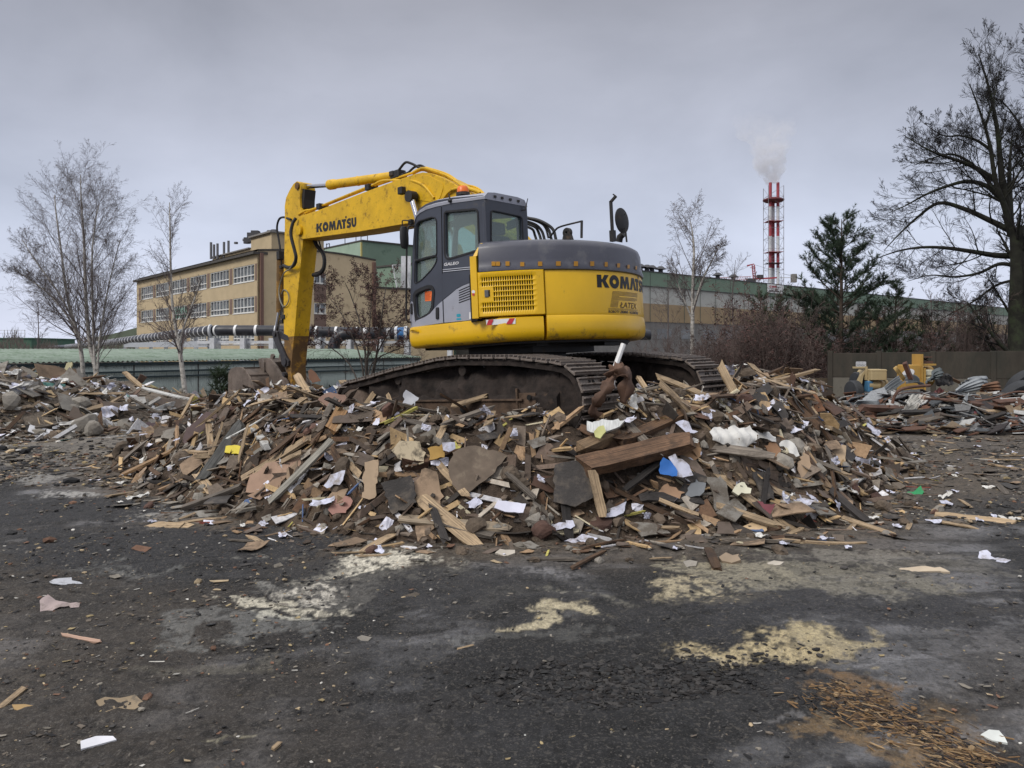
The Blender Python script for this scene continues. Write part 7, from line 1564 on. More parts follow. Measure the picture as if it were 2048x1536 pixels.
H('paper_sheet', 'large white sheet folded out of the blue folder', 'paper', [(1336, 914), (1350, 908), (1364, 918), (1382, 938), (1387, 950), (1366, 955), (1348, 944)], PAPM, .003, .26, .8, crumple=.008, seed=13)
H('booklet', 'open white printed booklet at the front foot of the heap', 'booklet', [(988, 1016), (996, 1001), (1052, 1008), (1046, 1026), (1010, 1024)], M('booklet_paper', (.62, .62, .72), rough=.7), .02, .16, .8)
H('paper_sheet', 'white paper flung flat on the ground before the booklet', 'paper', [(1128, 1083), (1150, 1078), (1164, 1068), (1196, 1076), (1184, 1084), (1160, 1090)], PAPM, .003, .06, .3, crumple=.010, seed=14)
H('paper_sheet', 'white paper beside the upright pale post', 'paper', [(1210, 1035), (1222, 1016), (1252, 1004), (1250, 1020), (1232, 1032)], PAPM, .003, .14, .8, crumple=.014, seed=15)
H('paper_sheet', 'white paper at the foot left of the upright pale post', 'paper', [(1104, 1053), (1118, 1044), (1146, 1040), (1150, 1052), (1124, 1058)], PAPM, .003, .10, .6, crumple=.014, seed=16)
H('paper_sheet', 'torn white paper right of the timber behind the beam', 'paper', [(1350, 846), (1366, 840), (1380, 850), (1396, 864), (1374, 866), (1366, 858)], PAPM, .003, .20, .8, crumple=.014, seed=17)
H('paper_sheet', 'curled white paper by the ochre cardboard', 'paper', [(884, 886), (910, 884), (911, 896), (898, 904), (886, 900)], PAPM, .003, .22, .8, crumple=.014, seed=18)
H('paper_sheet', 'white papers wedged below the long grey batten', 'paper', [(648, 972), (660, 948), (690, 940), (688, 962), (662, 975)], PAPM, .003, .18, .8, crumple=.014, seed=19)
H('paper_sheet', 'white paper lying alone at the far right of the yard', 'paper', [(1956, 1126), (1958, 1104), (1974, 1102), (1990, 1116), (2022, 1124), (2016, 1128)], PAPM, .003, .06, .3, crumple=.012, seed=20)
H('foam_piece', 'cream foam cap with a ragged edge on the right front', 'foam', [(1464, 984), (1472, 970), (1488, 966), (1502, 978), (1500, 988), (1476, 992)], M('cream_foam', (.62, .60, .46), rough=.8), .04, .16, .8)
H('foam_piece', 'long white foam wedge under the brown rag', 'foam', [(1196, 838), (1212, 822), (1240, 806), (1258, 804), (1256, 818), (1232, 830), (1214, 842)], M('white_foam', (.55, .55, .53), rough=.85, dirt=((.2, .17, .14), .3, 6)), .06, .14, .8)
H('plastic_strips', 'stack of white plastic strips left of the beams', 'plastic', [(1174, 862), (1174, 843), (1250, 842), (1240, 854), (1206, 868)], M('white_strips', (.50, .51, .50), rough=.5, var=.2, vs=9, stretch=(1, 6, 1)), .03, .18, .8)
H('yellow_foam', 'small tuft of yellow insulation foam by the beams', 'foam', [(1188, 864), (1196, 856), (1208, 854), (1212, 864), (1200, 874), (1190, 872)], M('yellow_foam_m', (.50, .50, .22), rough=.9), .02, .24, .8, crumple=.02, seed=22)
H('red_plastic_flake', 'dark red triangular flake at the right front foot', 'plastic', [(1514, 1002), (1550, 1008), (1540, 1030), (1528, 1022)], M('maroon_plastic', (.16, .04, .05), rough=.5), .006, .14, .7, crumple=.004)
H('green_plastic_piece', 'bright green plastic shard on the ground right of the heap', 'plastic', [(1798, 986), (1826, 984), (1842, 973), (1848, 984), (1842, 991), (1810, 991)], M('green_plastic', (.01, .22, .07), rough=.4), .006, .08, .7, crumple=.008)
H('yellow_carton', 'yellow carton with a white label on the left flank', 'carton', [(452, 907), (455, 894), (472, 892), (490, 896), (487, 911)], M('yellow_carton_m', (.62, .50, .03), rough=.6), .07, .28, .9)
_c = H('yellow_carton_tmp', 'x', 'x', [(456, 905), (458, 896), (474, 896), (476, 904)], WHT, .003, .335, .9); _p = [o for o in COL.objects if o.name == 'yellow_carton'][0]; _c.name = 'paper_label'; bpy.context.view_layer.update(); _c.parent = _p; _c.matrix_parent_inverse = _p.matrix_world.inverted(); [_c.__delitem__(k) for k in ('label', 'category', 'kind')]
H('pink_rag', 'dirty pale pink rag lying at the left of the dark yard', 'rag', [(60, 1228), (80, 1222), (84, 1196), (96, 1186), (118, 1200), (160, 1208), (158, 1220), (120, 1218), (90, 1230)], M('pink_cloth', (.36, .29, .28), rough=.85, dirt=((.14, .12, .1), .45, 9)), .006, .06, .5, crumple=.018, seed=24)
H('paper_sheet', 'flattened grey newspaper just above the pink rag', 'paper', [(98, 1164), (128, 1157), (160, 1164), (192, 1170), (160, 1174), (120, 1170)], M('grey_paper', (.42, .43, .46), rough=.7, dirt=((.15, .15, .15), .4, 20)), .004, .03, .3, crumple=.005, seed=25)
H('white_strip', 'clean white strip lying near the bottom left corner', 'strip', [(162, 1500), (161, 1484), (192, 1474), (226, 1474), (233, 1481), (200, 1490)], M('white_tile', (.62, .62, .66), rough=.5), .01, .015, .1)
H('white_shard', 'white pointed shard near the bottom right corner', 'shard', [(1961, 1472), (1978, 1462), (1998, 1464), (2015, 1489), (1985, 1484)], M('white_ceramic', (.58, .60, .57), rough=.6, dirt=((.3, .3, .28), .2, 20)), .015, .02, .15)
H('stone_flake', 'flat grey stone flake in front of the little brown block', 'stone', [(1366, 1126), (1380, 1123), (1395, 1126), (1392, 1135), (1374, 1138)], CHK['conc'], .03, .03, .3)
H('stone_flake', 'tan stone flake right of the little brown block', 'stone', [(1438, 1118), (1452, 1109), (1478, 1112), (1482, 1124), (1464, 1130), (1444, 1126)], M('tan_stone', (.26, .20, .14), rough=.9), .04, .04, .3)
H('stone_flake', 'pale flat flake on the ground in the middle', 'stone', [(1534, 1128), (1548, 1123), (1568, 1126), (1560, 1132), (1540, 1133)], M('pale_flake', (.42, .38, .32), rough=.9), .02, .02, .3)
H('stone_flake', 'cream torn strip on the right of the ground', 'stone', [(1790, 1146), (1802, 1138), (1828, 1136), (1850, 1134), (1880, 1136), (1900, 1146), (1868, 1144), (1832, 1146), (1800, 1150)], M('cream_strip', (.46, .38, .28), rough=.9), .02, .02, .3)
H('stone_flake', 'pale round flake left of the heap foot', 'stone', [(990, 1108), (1000, 1100), (1030, 1102), (1030, 1108), (1008, 1114)], _mats['pale_flake'], .02, .03, .3)
H('stone_flake', 'grey flake in the middle of the dark yard', 'stone', [(714, 1276), (724, 1272), (744, 1276), (736, 1284), (722, 1283)], CHK['conc'], .012, .012, .3)
H('stone_flake', 'printed silvery scrap near the bottom centre', 'scrap', [(1008, 1478), (1010, 1466), (1052, 1468), (1052, 1480)], M('silvery_scrap', (.38, .38, .36), rough=.5, dirt=((.05, .05, .05), .5, 60)), .004, .01, .1)
H('stone_flake', 'tan torn cardboard in the lower left yard', 'cardboard', [(192, 1402), (210, 1394), (240, 1398), (270, 1392), (290, 1408), (270, 1420), (236, 1416), (212, 1424), (200, 1414)], M('torn_tan_card', (.24, .185, .12), rough=.9, dirt=((.08, .07, .06), .4, 20)), .006, .015, .15, crumple=.006, seed=33)
H('stone_flake', 'small orange card scrap near the left edge', 'cardboard', [(24, 1410), (50, 1409), (66, 1412), (58, 1420), (36, 1422)], M('orange_scrap', (.33, .22, .10), rough=.9), .005, .012, .15)
hplank('broken pinkish twig of wood below the pink rag', (122, 1270), (200, 1286), .025, M('pinkish_wood', (.40, .26, .19), grain=.3), .012, .02, .02, seed=60, jag=.3)
hplank('short splinter at the bottom centre left', (545, 1500), (560, 1486), .02, Wp, .012, .015, .02, seed=61, cat='splinter', name='splinter')
hplank('tiny pale splinter left of the centre', (914, 1300), (948, 1290), .012, Wp, .006, .012, .012, seed=62, cat='splinter', name='splinter')
# white pole and the twisted brown strap standing at the near track
o = tb('white_pole', [at(1247, 688, 8.05), at(1230, 735, 8.0), at(1222, 780, 7.95)], .028, M('white_pole_m', (.62, .62, .62), rough=.4), None, sp=False); tag(o, 'white plastic pole sticking up behind the near track', 'pole')
RAG = M('brown_leathery_strip', (.12, .068, .045), rough=.75, var=.3, vs=6, dirt=((.05, .03, .02), .35, 6))
def ribbon(label, pts, w, Y0, seed, name='brown_strap'):
    P_ = spline([at(a, b, Y0 + dy) for a, b, dy in pts], 5); vs = []; r = random.Random(seed); tw = r.uniform(0, 3)
    for i, p in enumerate(P_):
        t = (P_[min(i + 1, len(P_) - 1)] - P_[max(i - 1, 0)]).normalized(); s = t.cross(Vector((0, 1, 0))).normalized(); n = t.cross(s); a = math.sin(i * .22 + tw) * .9; d = s * math.cos(a) + n * math.sin(a); k = w * (1 + .2 * math.sin(i * .9) + r.uniform(-.3, .2)) / 2
        vs += [p - d * k, p + n * w * .06, p + d * k]
    mb = MB(); mb.add(vs, [(3 * i + j, 3 * i + j + 1, 3 * i + 4 + j, 3 * i + 3 + j) for i in range(len(P_) - 1) for j in (0, 1)]); o = mb.build(name, RAG, None, 20); o.modifiers.new('t', 'SOLIDIFY').thickness = .006; return tag(o, label, 'strap')
ribbon('twisted brown leathery strap hanging from the white pole, left strand', [(1232, 733, 0), (1226, 750, 0), (1214, 775, 0), (1196, 800, 0), (1184, 815, 0), (1190, 828, .05), (1205, 838, .1)], .13, 7.75, 1)
ribbon('twisted brown leathery strap hanging from the white pole, right strand', [(1228, 738, 0), (1246, 742, -.05), (1256, 750, 0), (1252, 775, 0), (1246, 806, .05)], .14, 7.72, 2)
ribbon('short crumpled brown strap knotted round the pole foot', [(1212, 752, 0), (1228, 742, -.06), (1244, 744, -.06), (1258, 752, 0)], .085, 7.7, 3)
ribbon('dark brown strip hanging in the centre of the front slope', [(996, 868, .4), (988, 900, .3), (992, 935, .1), (984, 965, .0)], .10, 7.6, 6)

# --- the countable mass: planks, boards, papers and chunks, each an object of its own
def inheap(poly, n, rnd, y0, y1, wf=None, dmin=.02):
    p = np.array(poly); x0, _ = p.min(0); x1, _ = p.max(0); out = []
    while len(out) < n:
        x = rnd.uniform(x0, x1); y = rnd.uniform(y0, y1); d = d1(poly, x, y)
        if d < dmin: continue
        if float(_lerp(_CG, np.array([x]), np.array([y]))[0]) > .15: continue
        if wf and rnd.random() > wf(x, y, d): continue
        out.append((x, y, d))
    return out
pool = {}
def variants(kind, key, mat, fn, n):
    pool[(kind, key)] = [raw(kind, fn(random.Random(1000 + i * 7 + hash(key) % 1 + len(key) * 31)), mat) for i in range(n)]
for k, m in WOODS.items(): variants('wood_plank', k, m, lambda r: g_plank(r.uniform(.35, 1.15), r.uniform(.04, .13), r.uniform(.012, .035), r, 5, r.uniform(-.03, .05), .36), 9)
for k, m in HBR.items(): variants('board_fragment', k, m, lambda r: g_board(r.uniform(.22, .55), r.uniform(.14, .38), r.uniform(.006, .018), r, r.randint(10, 18), .2, r.uniform(-.1, .12)), 11)
variants('paper_sheet', 'white', PAPM, lambda r: g_paper(r.uniform(.12, .26), r.uniform(.09, .2), r, .16), 12)
variants('paper_sheet', 'plastic', PLAS, lambda r: g_paper(r.uniform(.14, .32), r.uniform(.1, .2), r, .22), 8)
for k, m in CHK.items(): variants('rubble_chunk', k, m, lambda r: g_chunk(r.uniform(.07, .19), r, r.uniform(.5, .9)), 7)
NAMES = {('wood_plank', 'pale'): 'pale splintered plank', ('wood_plank', 'grey'): 'weathered grey plank', ('wood_plank', 'brown'): 'old brown plank', ('wood_plank', 'dark'): 'charred black plank', ('wood_plank', 'white'): 'dirty white painted lath',
    ('board_fragment', 'tan'): 'torn tan fibreboard piece', ('board_fragment', 'mauve'): 'torn dark brown hardboard piece', ('board_fragment', 'slate'): 'black roofing board piece', ('board_fragment', 'grey'): 'grey cement board piece', ('board_fragment', 'rust'): 'rust brown sheet piece',
    ('paper_sheet', 'white'): 'crumpled white paper', ('paper_sheet', 'plastic'): 'scrap of cream plastic', ('rubble_chunk', 'soil'): 'clod of clayey soil', ('rubble_chunk', 'conc'): 'chunk of grey concrete', ('rubble_chunk', 'brick'): 'lump of dark brick'}
CATS = {'wood_plank': 'plank', 'board_fragment': 'board', 'paper_sheet': 'paper', 'rubble_chunk': 'rubble chunk'}
def region(x, y, heap):
    if heap == 'left': return 'left heap, outer end' if x < -9.5 else 'left heap, end nearest the excavator'
    if heap == 'ground': return 'ground right of the heap' if x > 2.6 else 'ground at the front foot of the heap'
    if y > 9.9: return 'far crest of the main heap'
    px = 1024 + F * x / y
    s = 'left flank of the main heap' if px < 560 else 'left front slope' if px < 860 else 'middle front slope' if px < 1180 else 'right front slope' if px < 1480 else 'right flank of the main heap'
    return s
def scatter(kind, keys, spots, heap, rnd, tilt, sc=(1, 1), sink=.0, lift=.0, bias=None):
    for (x, y, d) in spots:
        key = rnd.choices(list(keys), list(keys.values()))[0]; me = rnd.choice(pool[(kind, key)]); o = bpy.data.objects.new(kind, me); COL.objects.link(o)
        yaw = rnd.uniform(0, 6.283)
        if bias and rnd.random() < .6: yaw = bias(x, y) + rnd.gauss(0, .4)
        n = nrm1(x, y, .2); m = orient(None, n, yaw, tilt, rnd); s = rnd.uniform(*sc); z = hz1(x, y) + lift + rnd.uniform(-.02, .09) * (1 if heap != 'ground' else .05)
        o.matrix_world = Matrix.Translation((x, y, z)) @ m @ Matrix.Scale(s, 4); nm = NAMES[(kind, key)]; rg = region(x, y, heap); dm = max(v.co.x for v in me.vertices) * 2 * s; nm = ('long ' if dm > .8 else 'short ' if dm < .42 else '') * (kind == 'wood_plank') + ('large ' if dm > .42 else 'small ' if dm < .26 else '') * (kind == 'board_fragment') + nm
        tag(o, f'{nm} on the {rg}', CATS[kind], f'{nm}s on the {rg}')
vis = lambda x, y, d: 1.0 if y < 10 else (.55 if y < 12 else .14)
down = lambda x, y: math.atan2(-(y - 11), -(x - (-.5))) + math.pi
scatter('wood_plank', dict(pale=6, grey=5, brown=3.5, dark=1.5, white=.8), inheap(MAIN, 155, rng, 6.5, 15, vis), 'main', rng, .22, (.5, 1.1), bias=down, lift=.05)
scatter('board_fragment', dict(tan=4, mauve=5, slate=2.4, grey=2.2, rust=.8), inheap(MAIN, 180, rng, 6.5, 14, vis), 'main', rng, .34, (.35, .95), lift=.04)
scatter('paper_sheet', dict(white=5, plastic=2), inheap(MAIN, 105, rng, 6.5, 13, vis), 'main', rng, .45, (.35, .95), lift=.09)
scatter('rubble_chunk', dict(soil=6, conc=2, brick=1.5), inheap(MAIN, 110, rng, 6.5, 13, vis), 'main', rng, .5, (.5, 1.1), lift=.0)
lv = lambda x, y, d: 1.0 if y < 18 else .3
scatter('wood_plank', dict(pale=5, grey=4, brown=3, white=1.5), inheap(LEFT, 95, rng, 14.5, 20, lv), 'left', rng, .2, (.7, 1.4), lift=.06)
scatter('board_fragment', dict(tan=3, mauve=3, slate=2, grey=6), inheap(LEFT, 72, rng, 14.5, 20, lv), 'left', rng, .35, (.8, 1.7), lift=.06)
scatter('paper_sheet', dict(white=4, plastic=3), inheap(LEFT, 62, rng, 14.5, 19, lv), 'left', rng, .4, (.9, 1.8), lift=.12)
scatter('rubble_chunk', dict(soil=1, conc=4, brick=1), inheap(LEFT, 40, rng, 14.5, 19, lv), 'left', rng, .5, (.8, 1.6), lift=.05)

def ring(n, rnd, dlo, right=False):
    out = []
    while len(out) < n:
        px = rnd.uniform(1500, 2080) if right else rnd.uniform(230, 1800); y = rnd.uniform(7.2, 14.5) if right else rnd.uniform(6.0, 10.5); x = (px - 1024) / F * y; d = d1(MAIN, x, y)
        if dlo < d < -.03: out.append((x, y, d))
    return out
for rt, q_, dl in ((False, (22, 26, 14, 16), -.75), (True, (26, 22, 22, 14), -5.0)):
    scatter('wood_plank', dict(pale=4, grey=3, brown=2), ring(q_[0], rng, dl, rt), 'ground', rng, .05, (.3, .75), lift=.012); scatter('board_fragment', dict(tan=3, mauve=3, slate=2, grey=2), ring(q_[1], rng, dl, rt), 'ground', rng, .08, (.25, .6), lift=.012)
    scatter('paper_sheet', dict(white=4, plastic=2), ring(q_[2], rng, dl, rt), 'ground', rng, .1, (.3, .7), lift=.02); scatter('rubble_chunk', dict(soil=4, conc=3, brick=1), ring(q_[3], rng, dl, rt), 'ground', rng, .5, (.25, .7), lift=.0)
# --- the uncountable rest: small broken pieces as one mass per heap, chips strewn over the yard
SMALL = M_attr('small_rubble', rough=.85, bump=.3, bs=60, fine=24, var=.35)
def mass(name, label, gen, n, rnd):
    V_ = []; F3 = []; C_ = []
    tot = 0
    for i in range(n):
        r = gen(rnd)
        if r is None: continue
        (vs, fs), m, c = r; A = np.array(m); v = np.array(vs, float) @ A[:3, :3].T + A[:3, 3]; V_.append(v); C_.append(np.tile(np.array(c), (len(vs), 1)))
        for f in fs:
            if len(f) == 4: F3 += [(f[0] + tot, f[1] + tot, f[2] + tot), (f[0] + tot, f[2] + tot, f[3] + tot)]
            else: F3.append(tuple(q + tot for q in f))
        tot += len(vs)
    o = np_mesh(name, np.concatenate(V_), np.array(F3), np.concatenate(C_), SMALL, None, False); return tag(o, label, 'rubble', kind='stuff')
PAL = [((.33, .29, .24), 8), ((.40, .28, .15), 8), ((.30, .20, .12), 9), ((.15, .12, .095), 10), ((.11, .065, .04), 9), ((.045, .038, .033), 9), ((.24, .215, .18), 7), ((.54, .53, .54), 4.5), ((.15, .11, .085), 9), ((.07, .052, .04), 14), ((.45, .40, .28), 2), ((.25, .07, .05), .3), ((.4, .36, .10), .4), ((.08, .12, .22), .4)]
def pcol(rnd, pal=PAL): c = rnd.choices([p[0] for p in pal], [p[1] for p in pal])[0]; k = rnd.uniform(.6, 1.2); return tuple(a * k for a in c)
LIB = [g_plank(1, .12, .06, random.Random(i), 2, .02, .3) for i in range(6)] + [g_plank(1, .05, .03, random.Random(i), 2, .03, .5) for i in range(6)]
LIBB = [g_board(1, random.Random(i).uniform(.4, .9), .05, random.Random(i), 9, .28, .05) for i in range(12)]
LIBC = [g_chunk(.5, random.Random(i), .7, .5, 1) for i in range(8)]; LIBP = [g_paper(1, .7, random.Random(i), .18, 3, 3) for i in range(6)]
def heapgen(poly, y0, y1, smin, smax, wf, pal=PAL, spill=-.45):
    p = np.array(poly); x0, x1 = p[:, 0].min() - .3, p[:, 0].max() + .3
    def g(rnd):
        x = rnd.uniform(x0, x1); y = rnd.uniform(y0, y1); d = d1(poly, x, y)
        if d < spill or (d < 0 and rnd.random() > .35) or rnd.random() > wf(x, y, d): return None
        q = rnd.random(); s = smin + (smax - smin) * rnd.random() ** 2
        lib, k = (LIB, 2.0) if q < .46 else (LIBB, 1.0) if q < .70 else (LIBC, .7) if q < .95 else (LIBP, .9)
        c = pcol(rnd, pal) if lib is not LIBP else ((.6, .6, .68) if rnd.random() < .6 else pcol(rnd, pal))
        if lib is LIBC: c = rnd.choice(((.10, .075, .055), (.2, .185, .16), (.07, .055, .04), (.13, .10, .075)))
        if d < 0: s *= .6; 
        n = nrm1(x, y, .15); m = Matrix.Translation((x, y, hz1(x, y) + (rnd.uniform(0, .05) if d > .1 else .005))) @ orient(None, n, rnd.uniform(0, 6.28), (.38 if lib is LIB else .5) if d > 0 else .06, rnd) @ Matrix.Scale(s * k, 4); return rnd.choice(lib), m, c
    return g
mass('loose_rubble', 'small splinters, chips and scraps covering the big heap', heapgen(MAIN, 6.2, 15.5, .025, .26, vis), 30000, rng)
PALG = [((.62, .62, .63), 5), ((.34, .33, .31), 8), ((.40, .30, .18), 6), ((.30, .23, .16), 8), ((.19, .16, .13), 10), ((.10, .075, .055), 7), ((.05, .045, .04), 6), ((.28, .26, .23), 12), ((.55, .55, .56), 7), ((.16, .11, .085), 7), ((.42, .38, .2), 1), ((.10, .22, .20), .4)]
mass('loose_rubble', 'small splinters, chips and scraps covering the left heap', heapgen(LEFT, 13.5, 20.5, .06, .40, lv, PALG), 9500, rng)
PALY = [((.12, .10, .08), 12), ((.05, .047, .045), 14), ((.20, .18, .15), 9), ((.36, .28, .18), 4), ((.5, .48, .44), 1.6), ((.025, .025, .026), 12), ((.16, .09, .06), 4), ((.28, .22, .12), 3)]
def yard(rnd):
    q = rnd.random()
    if q < .55: y = 2.5 * (9 / 2.5) ** rnd.random(); px = rnd.uniform(-300, 2350); w = .35 + .65 * (px < 700) + .3 * (px > 1900)
    elif q < .78: px = rnd.uniform(1500, 2300); y = rnd.uniform(7.5, 16); w = .8
    else: px = rnd.uniform(-250, 420); y = rnd.uniform(9.5, 15.5); w = 1
    if rnd.random() > w: return None
    if rnd.random() < .16: px = rnd.gauss(1290, 150); y = F * CH / (rnd.gauss(1365, 32) - HY); coal = 1; w = 1
    else: coal = 0
    x = (px - 1024) / F * y
    if d1(MAIN, x, y) > 0: return None
    cl = float(fbm(np.array([x * 1.3]), np.array([y * 1.3]), 301)[0])
    if not coal and rnd.random() > sstep(.32, .62, cl) + (.35 if px < 800 and y < 6 else .10): return None
    s = (.006 + .028 * rnd.random() ** 4) * (y / 5) ** .75; s *= 1.6 if q >= .55 else 1
    if not coal and rnd.random() < .03: s *= 2.6
    lib = rnd.choice((LIB, LIBB, LIBC, LIBC, LIBB)); c = pcol(rnd, PALY) if not coal else rnd.choice(((.016, .016, .017), (.03, .03, .03), (.02, .018, .017), (.045, .042, .04)))
    m = Matrix.Translation((x, y, hz1(x, y) + s * .12)) @ orient(None, Vector((0, 0, 1)), rnd.uniform(0, 6.28), .10, rnd) @ Matrix.Diagonal((s * 1.3, s * 1.1, s * .8, 1)); return rnd.choice(lib), m, c
mass('ground_chips', 'gravel, chips and small litter strewn over the dirty asphalt', yard, 60000, rng)
# rotten wood ridge breaking out of the ground at the lower right
def ridge(rnd):
    t = rnd.random(); px = 1655 + 330 * t + rnd.gauss(0, 22); py = 1378 + 165 * t + rnd.gauss(0, 10) * (1 + t); 
    if rnd.random() < .45: px += rnd.uniform(-90, 60); py += rnd.uniform(-6, 30)
    g = gnd(px, py); s = rnd.uniform(.02, .10) * (.5 + .5 * rnd.random()); lib = LIB if rnd.random() < .9 else LIBC; s *= .75
    c = rnd.choice(((.20, .125, .06), (.15, .09, .045), (.26, .18, .10), (.08, .055, .035), (.05, .035, .03), (.03, .028, .028))); s *= .6 if lib is LIBC else 1; m = Matrix.Translation((g.x, g.y, hz1(g.x, g.y) + rnd.uniform(0, .02))) @ orient(None, Vector((-.2, -.3, 1)), R_(-38) + rnd.gauss(0, .35), .22, rnd) @ Matrix.Scale(s, 4); return rnd.choice(lib), m, c
mass('rotten_wood', 'ridge of rotten orange brown wood breaking up at the lower right', ridge, 1500, rng)
# ---------------------------------------------------------------- scrap heap, machines by the wall
GALV = M('galvanised_sheet', (.30, .32, .33), rough=.5, metal=.35, var=.2, vs=2, dirt=((.14, .10, .08), .35, 3)); RSTY = M('rusty_steel', (.105, .055, .038), rough=.8, var=.3, vs=3, rnd=.2, dirt=((.06, .035, .025), .4, 4)); DKSH = M('dark_grey_sheet', (.085, .10, .105), rough=.55, metal=.3, var=.2, vs=3)
TIRE = M('old_tyre_rubber', (.03, .032, .036), rough=.75, var=.2); PYEL = M('pale_cream_machine_paint', (.42, .33, .18), rough=.55, var=.12, vs=2, dirt=((.16, .11, .06), .25, 4)); OYEL = M('orange_yellow_machine_paint', (.42, .25, .06), rough=.55, var=.12, vs=2, dirt=((.14, .09, .05), .25, 4))
def corrugated(label, quad, Y, mat, pitch=.09, amp=.022, curl=0.0, seed=1, name='corrugated_sheet'):
    """sheet spanned by four photo corners (a-b along the ribs' end, a-d along the ribs), each with its own depth"""
    a, b, c, d = [at(p[0], p[1], Y + (p[2] if len(p) > 2 else 0)) for p in quad]; n = max(4, int((b - a).length / pitch)) * 4; m = 8; n_ = ((b - a).cross(d - a)).normalized(); r = random.Random(seed); vs = []
    for i in range(n + 1):
        for j in range(m + 1):
            u, v = i / n, j / m; p = a.lerp(b, u).lerp(d.lerp(c, u), v) + n_ * (amp * math.cos(i * math.pi / 2) + curl * math.sin(math.pi * v) + curl * .5 * math.sin(5 * u + 2 * v)); vs.append(p - a)
    mb = MB(); mb.add(vs, [(i * (m + 1) + j, i * (m + 1) + j + 1, (i + 1) * (m + 1) + j + 1, (i + 1) * (m + 1) + j) for i in range(n) for j in range(m)]); o = mb.build(name, mat, None, 50); o.location = a; o.modifiers.new('t', 'SOLIDIFY').thickness = .004; return tag(o, label, 'metal sheet')
corrugated('steep corrugated sheet leaning up at the left of the scrap heap', [(1740, 800), (1772, 772), (1808, 755, .3), (1798, 762, .3)][:0] or [(1742, 800), (1770, 798), (1812, 765, .5), (1796, 754, .5)], 19, GALV, curl=.08, seed=1)
corrugated('corrugated sheet folded over to the right of the steep one', [(1796, 754), (1818, 765), (1850, 775, .3), (1836, 762, .3)], 19.2, GALV, curl=.10, seed=2)
corrugated('dark twisted corrugated sheet standing up in the scrap heap', [(1856, 775), (1862, 752), (1884, 735, .2), (1880, 760, .1)], 19.0, DKSH, curl=.14, seed=3)
corrugated('long grey corrugated sheet arching to the right of the scrap heap', [(1912, 792), (1908, 780), (1962, 752, .6), (1966, 780, .3)], 18.8, GALV, curl=.10, seed=4)
corrugated('broad corrugated sheet with a torn right end', [(1916, 775), (1935, 756), (1976, 753, .6), (1968, 782, .3)], 19.3, GALV, curl=.06, seed=5)
corrugated('rusty corrugated sheet with a frayed end at the right', [(1960, 785), (1964, 770), (1998, 762, .4), (2004, 790, .2)], 19.0, M('rust_orange_sheet', (.17, .085, .045), rough=.8, var=.4, vs=2, dirt=((.35, .33, .3), .4, 3)), curl=.04, seed=6)
corrugated('small corrugated sheet lying flat at the left foot of the scrap', [(1708, 810), (1715, 800), (1758, 801, .4), (1758, 810, .1)], 17.4, GALV, curl=.03, seed=7)
def crumpled(label, poly, Y, mat, t=.006, nn=(0, -1, .6), cr_=.05, seed=1): return hero('metal_sheet', label, 'metal sheet', poly, mat, t, 0, .3, Y, nn, crumple=cr_, seed=seed)
WSH = M('white_rusty_sheet', (.38, .37, .34), rough=.6, var=.25, vs=3, dirt=((.18, .09, .05), .40, 3))
crumpled('bent white rusted sheet drooping in the middle of the scrap', [(1784, 838), (1800, 812), (1822, 790), (1850, 788), (1872, 796), (1846, 804), (1836, 830), (1818, 846), (1822, 852), (1812, 850)], 17.3, WSH, nn=(0, -1, .8), cr_=.04, seed=2)
crumpled('white strip hanging down at the left front of the scrap', [(1794, 834), (1806, 822), (1816, 800), (1842, 796), (1838, 812), (1826, 834), (1820, 856), (1810, 846)], 17.0, WSH, cr_=.04, seed=3)
crumpled('dark green sheet piece left of the scrap centre', [(1838, 845), (1856, 842), (1872, 850), (1880, 862), (1858, 858)], 16.6, M('grey_green_sheet', (.14, .15, .13), rough=.7), seed=4)
crumpled('grey twisted strip pointing down right', [(1888, 818), (1900, 822), (1930, 850), (1922, 852), (1896, 836)], 16.8, DKSH, cr_=.02, seed=5)
crumpled('pointed grey sheet tip in front of the long corrugated one', [(1896, 822), (1918, 812), (1936, 786), (1934, 808), (1912, 824)], 16.9, GALV, cr_=.03, seed=6)
crumpled('crimson sheet at the right front of the scrap', [(1938, 838), (1950, 822), (1970, 830), (1984, 840), (1962, 848), (1944, 852)], 16.6, M('crimson_sheet', (.20, .05, .07), rough=.6), cr_=.03, seed=7)
crumpled('faded red rippled sheet at the far right of the scrap', [(2008, 842), (2020, 834), (2052, 832), (2060, 840), (2030, 846)], 16.4, M('faded_red_sheet', (.30, .12, .10), rough=.7), cr_=.05, seed=8)
crumpled('white flat sheet under the crimson one', [(1976, 852), (1990, 842), (2008, 842), (2004, 850)], 16.4, WSH, seed=9)
crumpled('black crumpled sheet in the hollow of the scrap heap', [(1868, 760), (1880, 748), (1900, 752), (1912, 765), (1898, 772), (1876, 770)], 19.4, BLK, seed=10)
crumpled('grey sheet scrap in the middle right of the pile', [(1944, 800), (1960, 792), (1976, 796), (1986, 802), (1960, 808)], 17.6, GALV, seed=11)
crumpled('brown sheet scrap beneath the steep corrugated one', [(1758, 812), (1770, 786), (1800, 778), (1806, 808), (1780, 814)], 18.2, RSTY, seed=12)
crumpled('dark red sheet scrap behind the bent pipe', [(1862, 790), (1878, 776), (1888, 780), (1884, 792)], 18.4, M('dark_red_sheet', (.12, .04, .04), rough=.7), seed=13)
crumpled('maroon and grey sheet piece lying low in the centre', [(1870, 812), (1896, 804), (1920, 808), (1900, 818)], 17.2, WSH, seed=14)
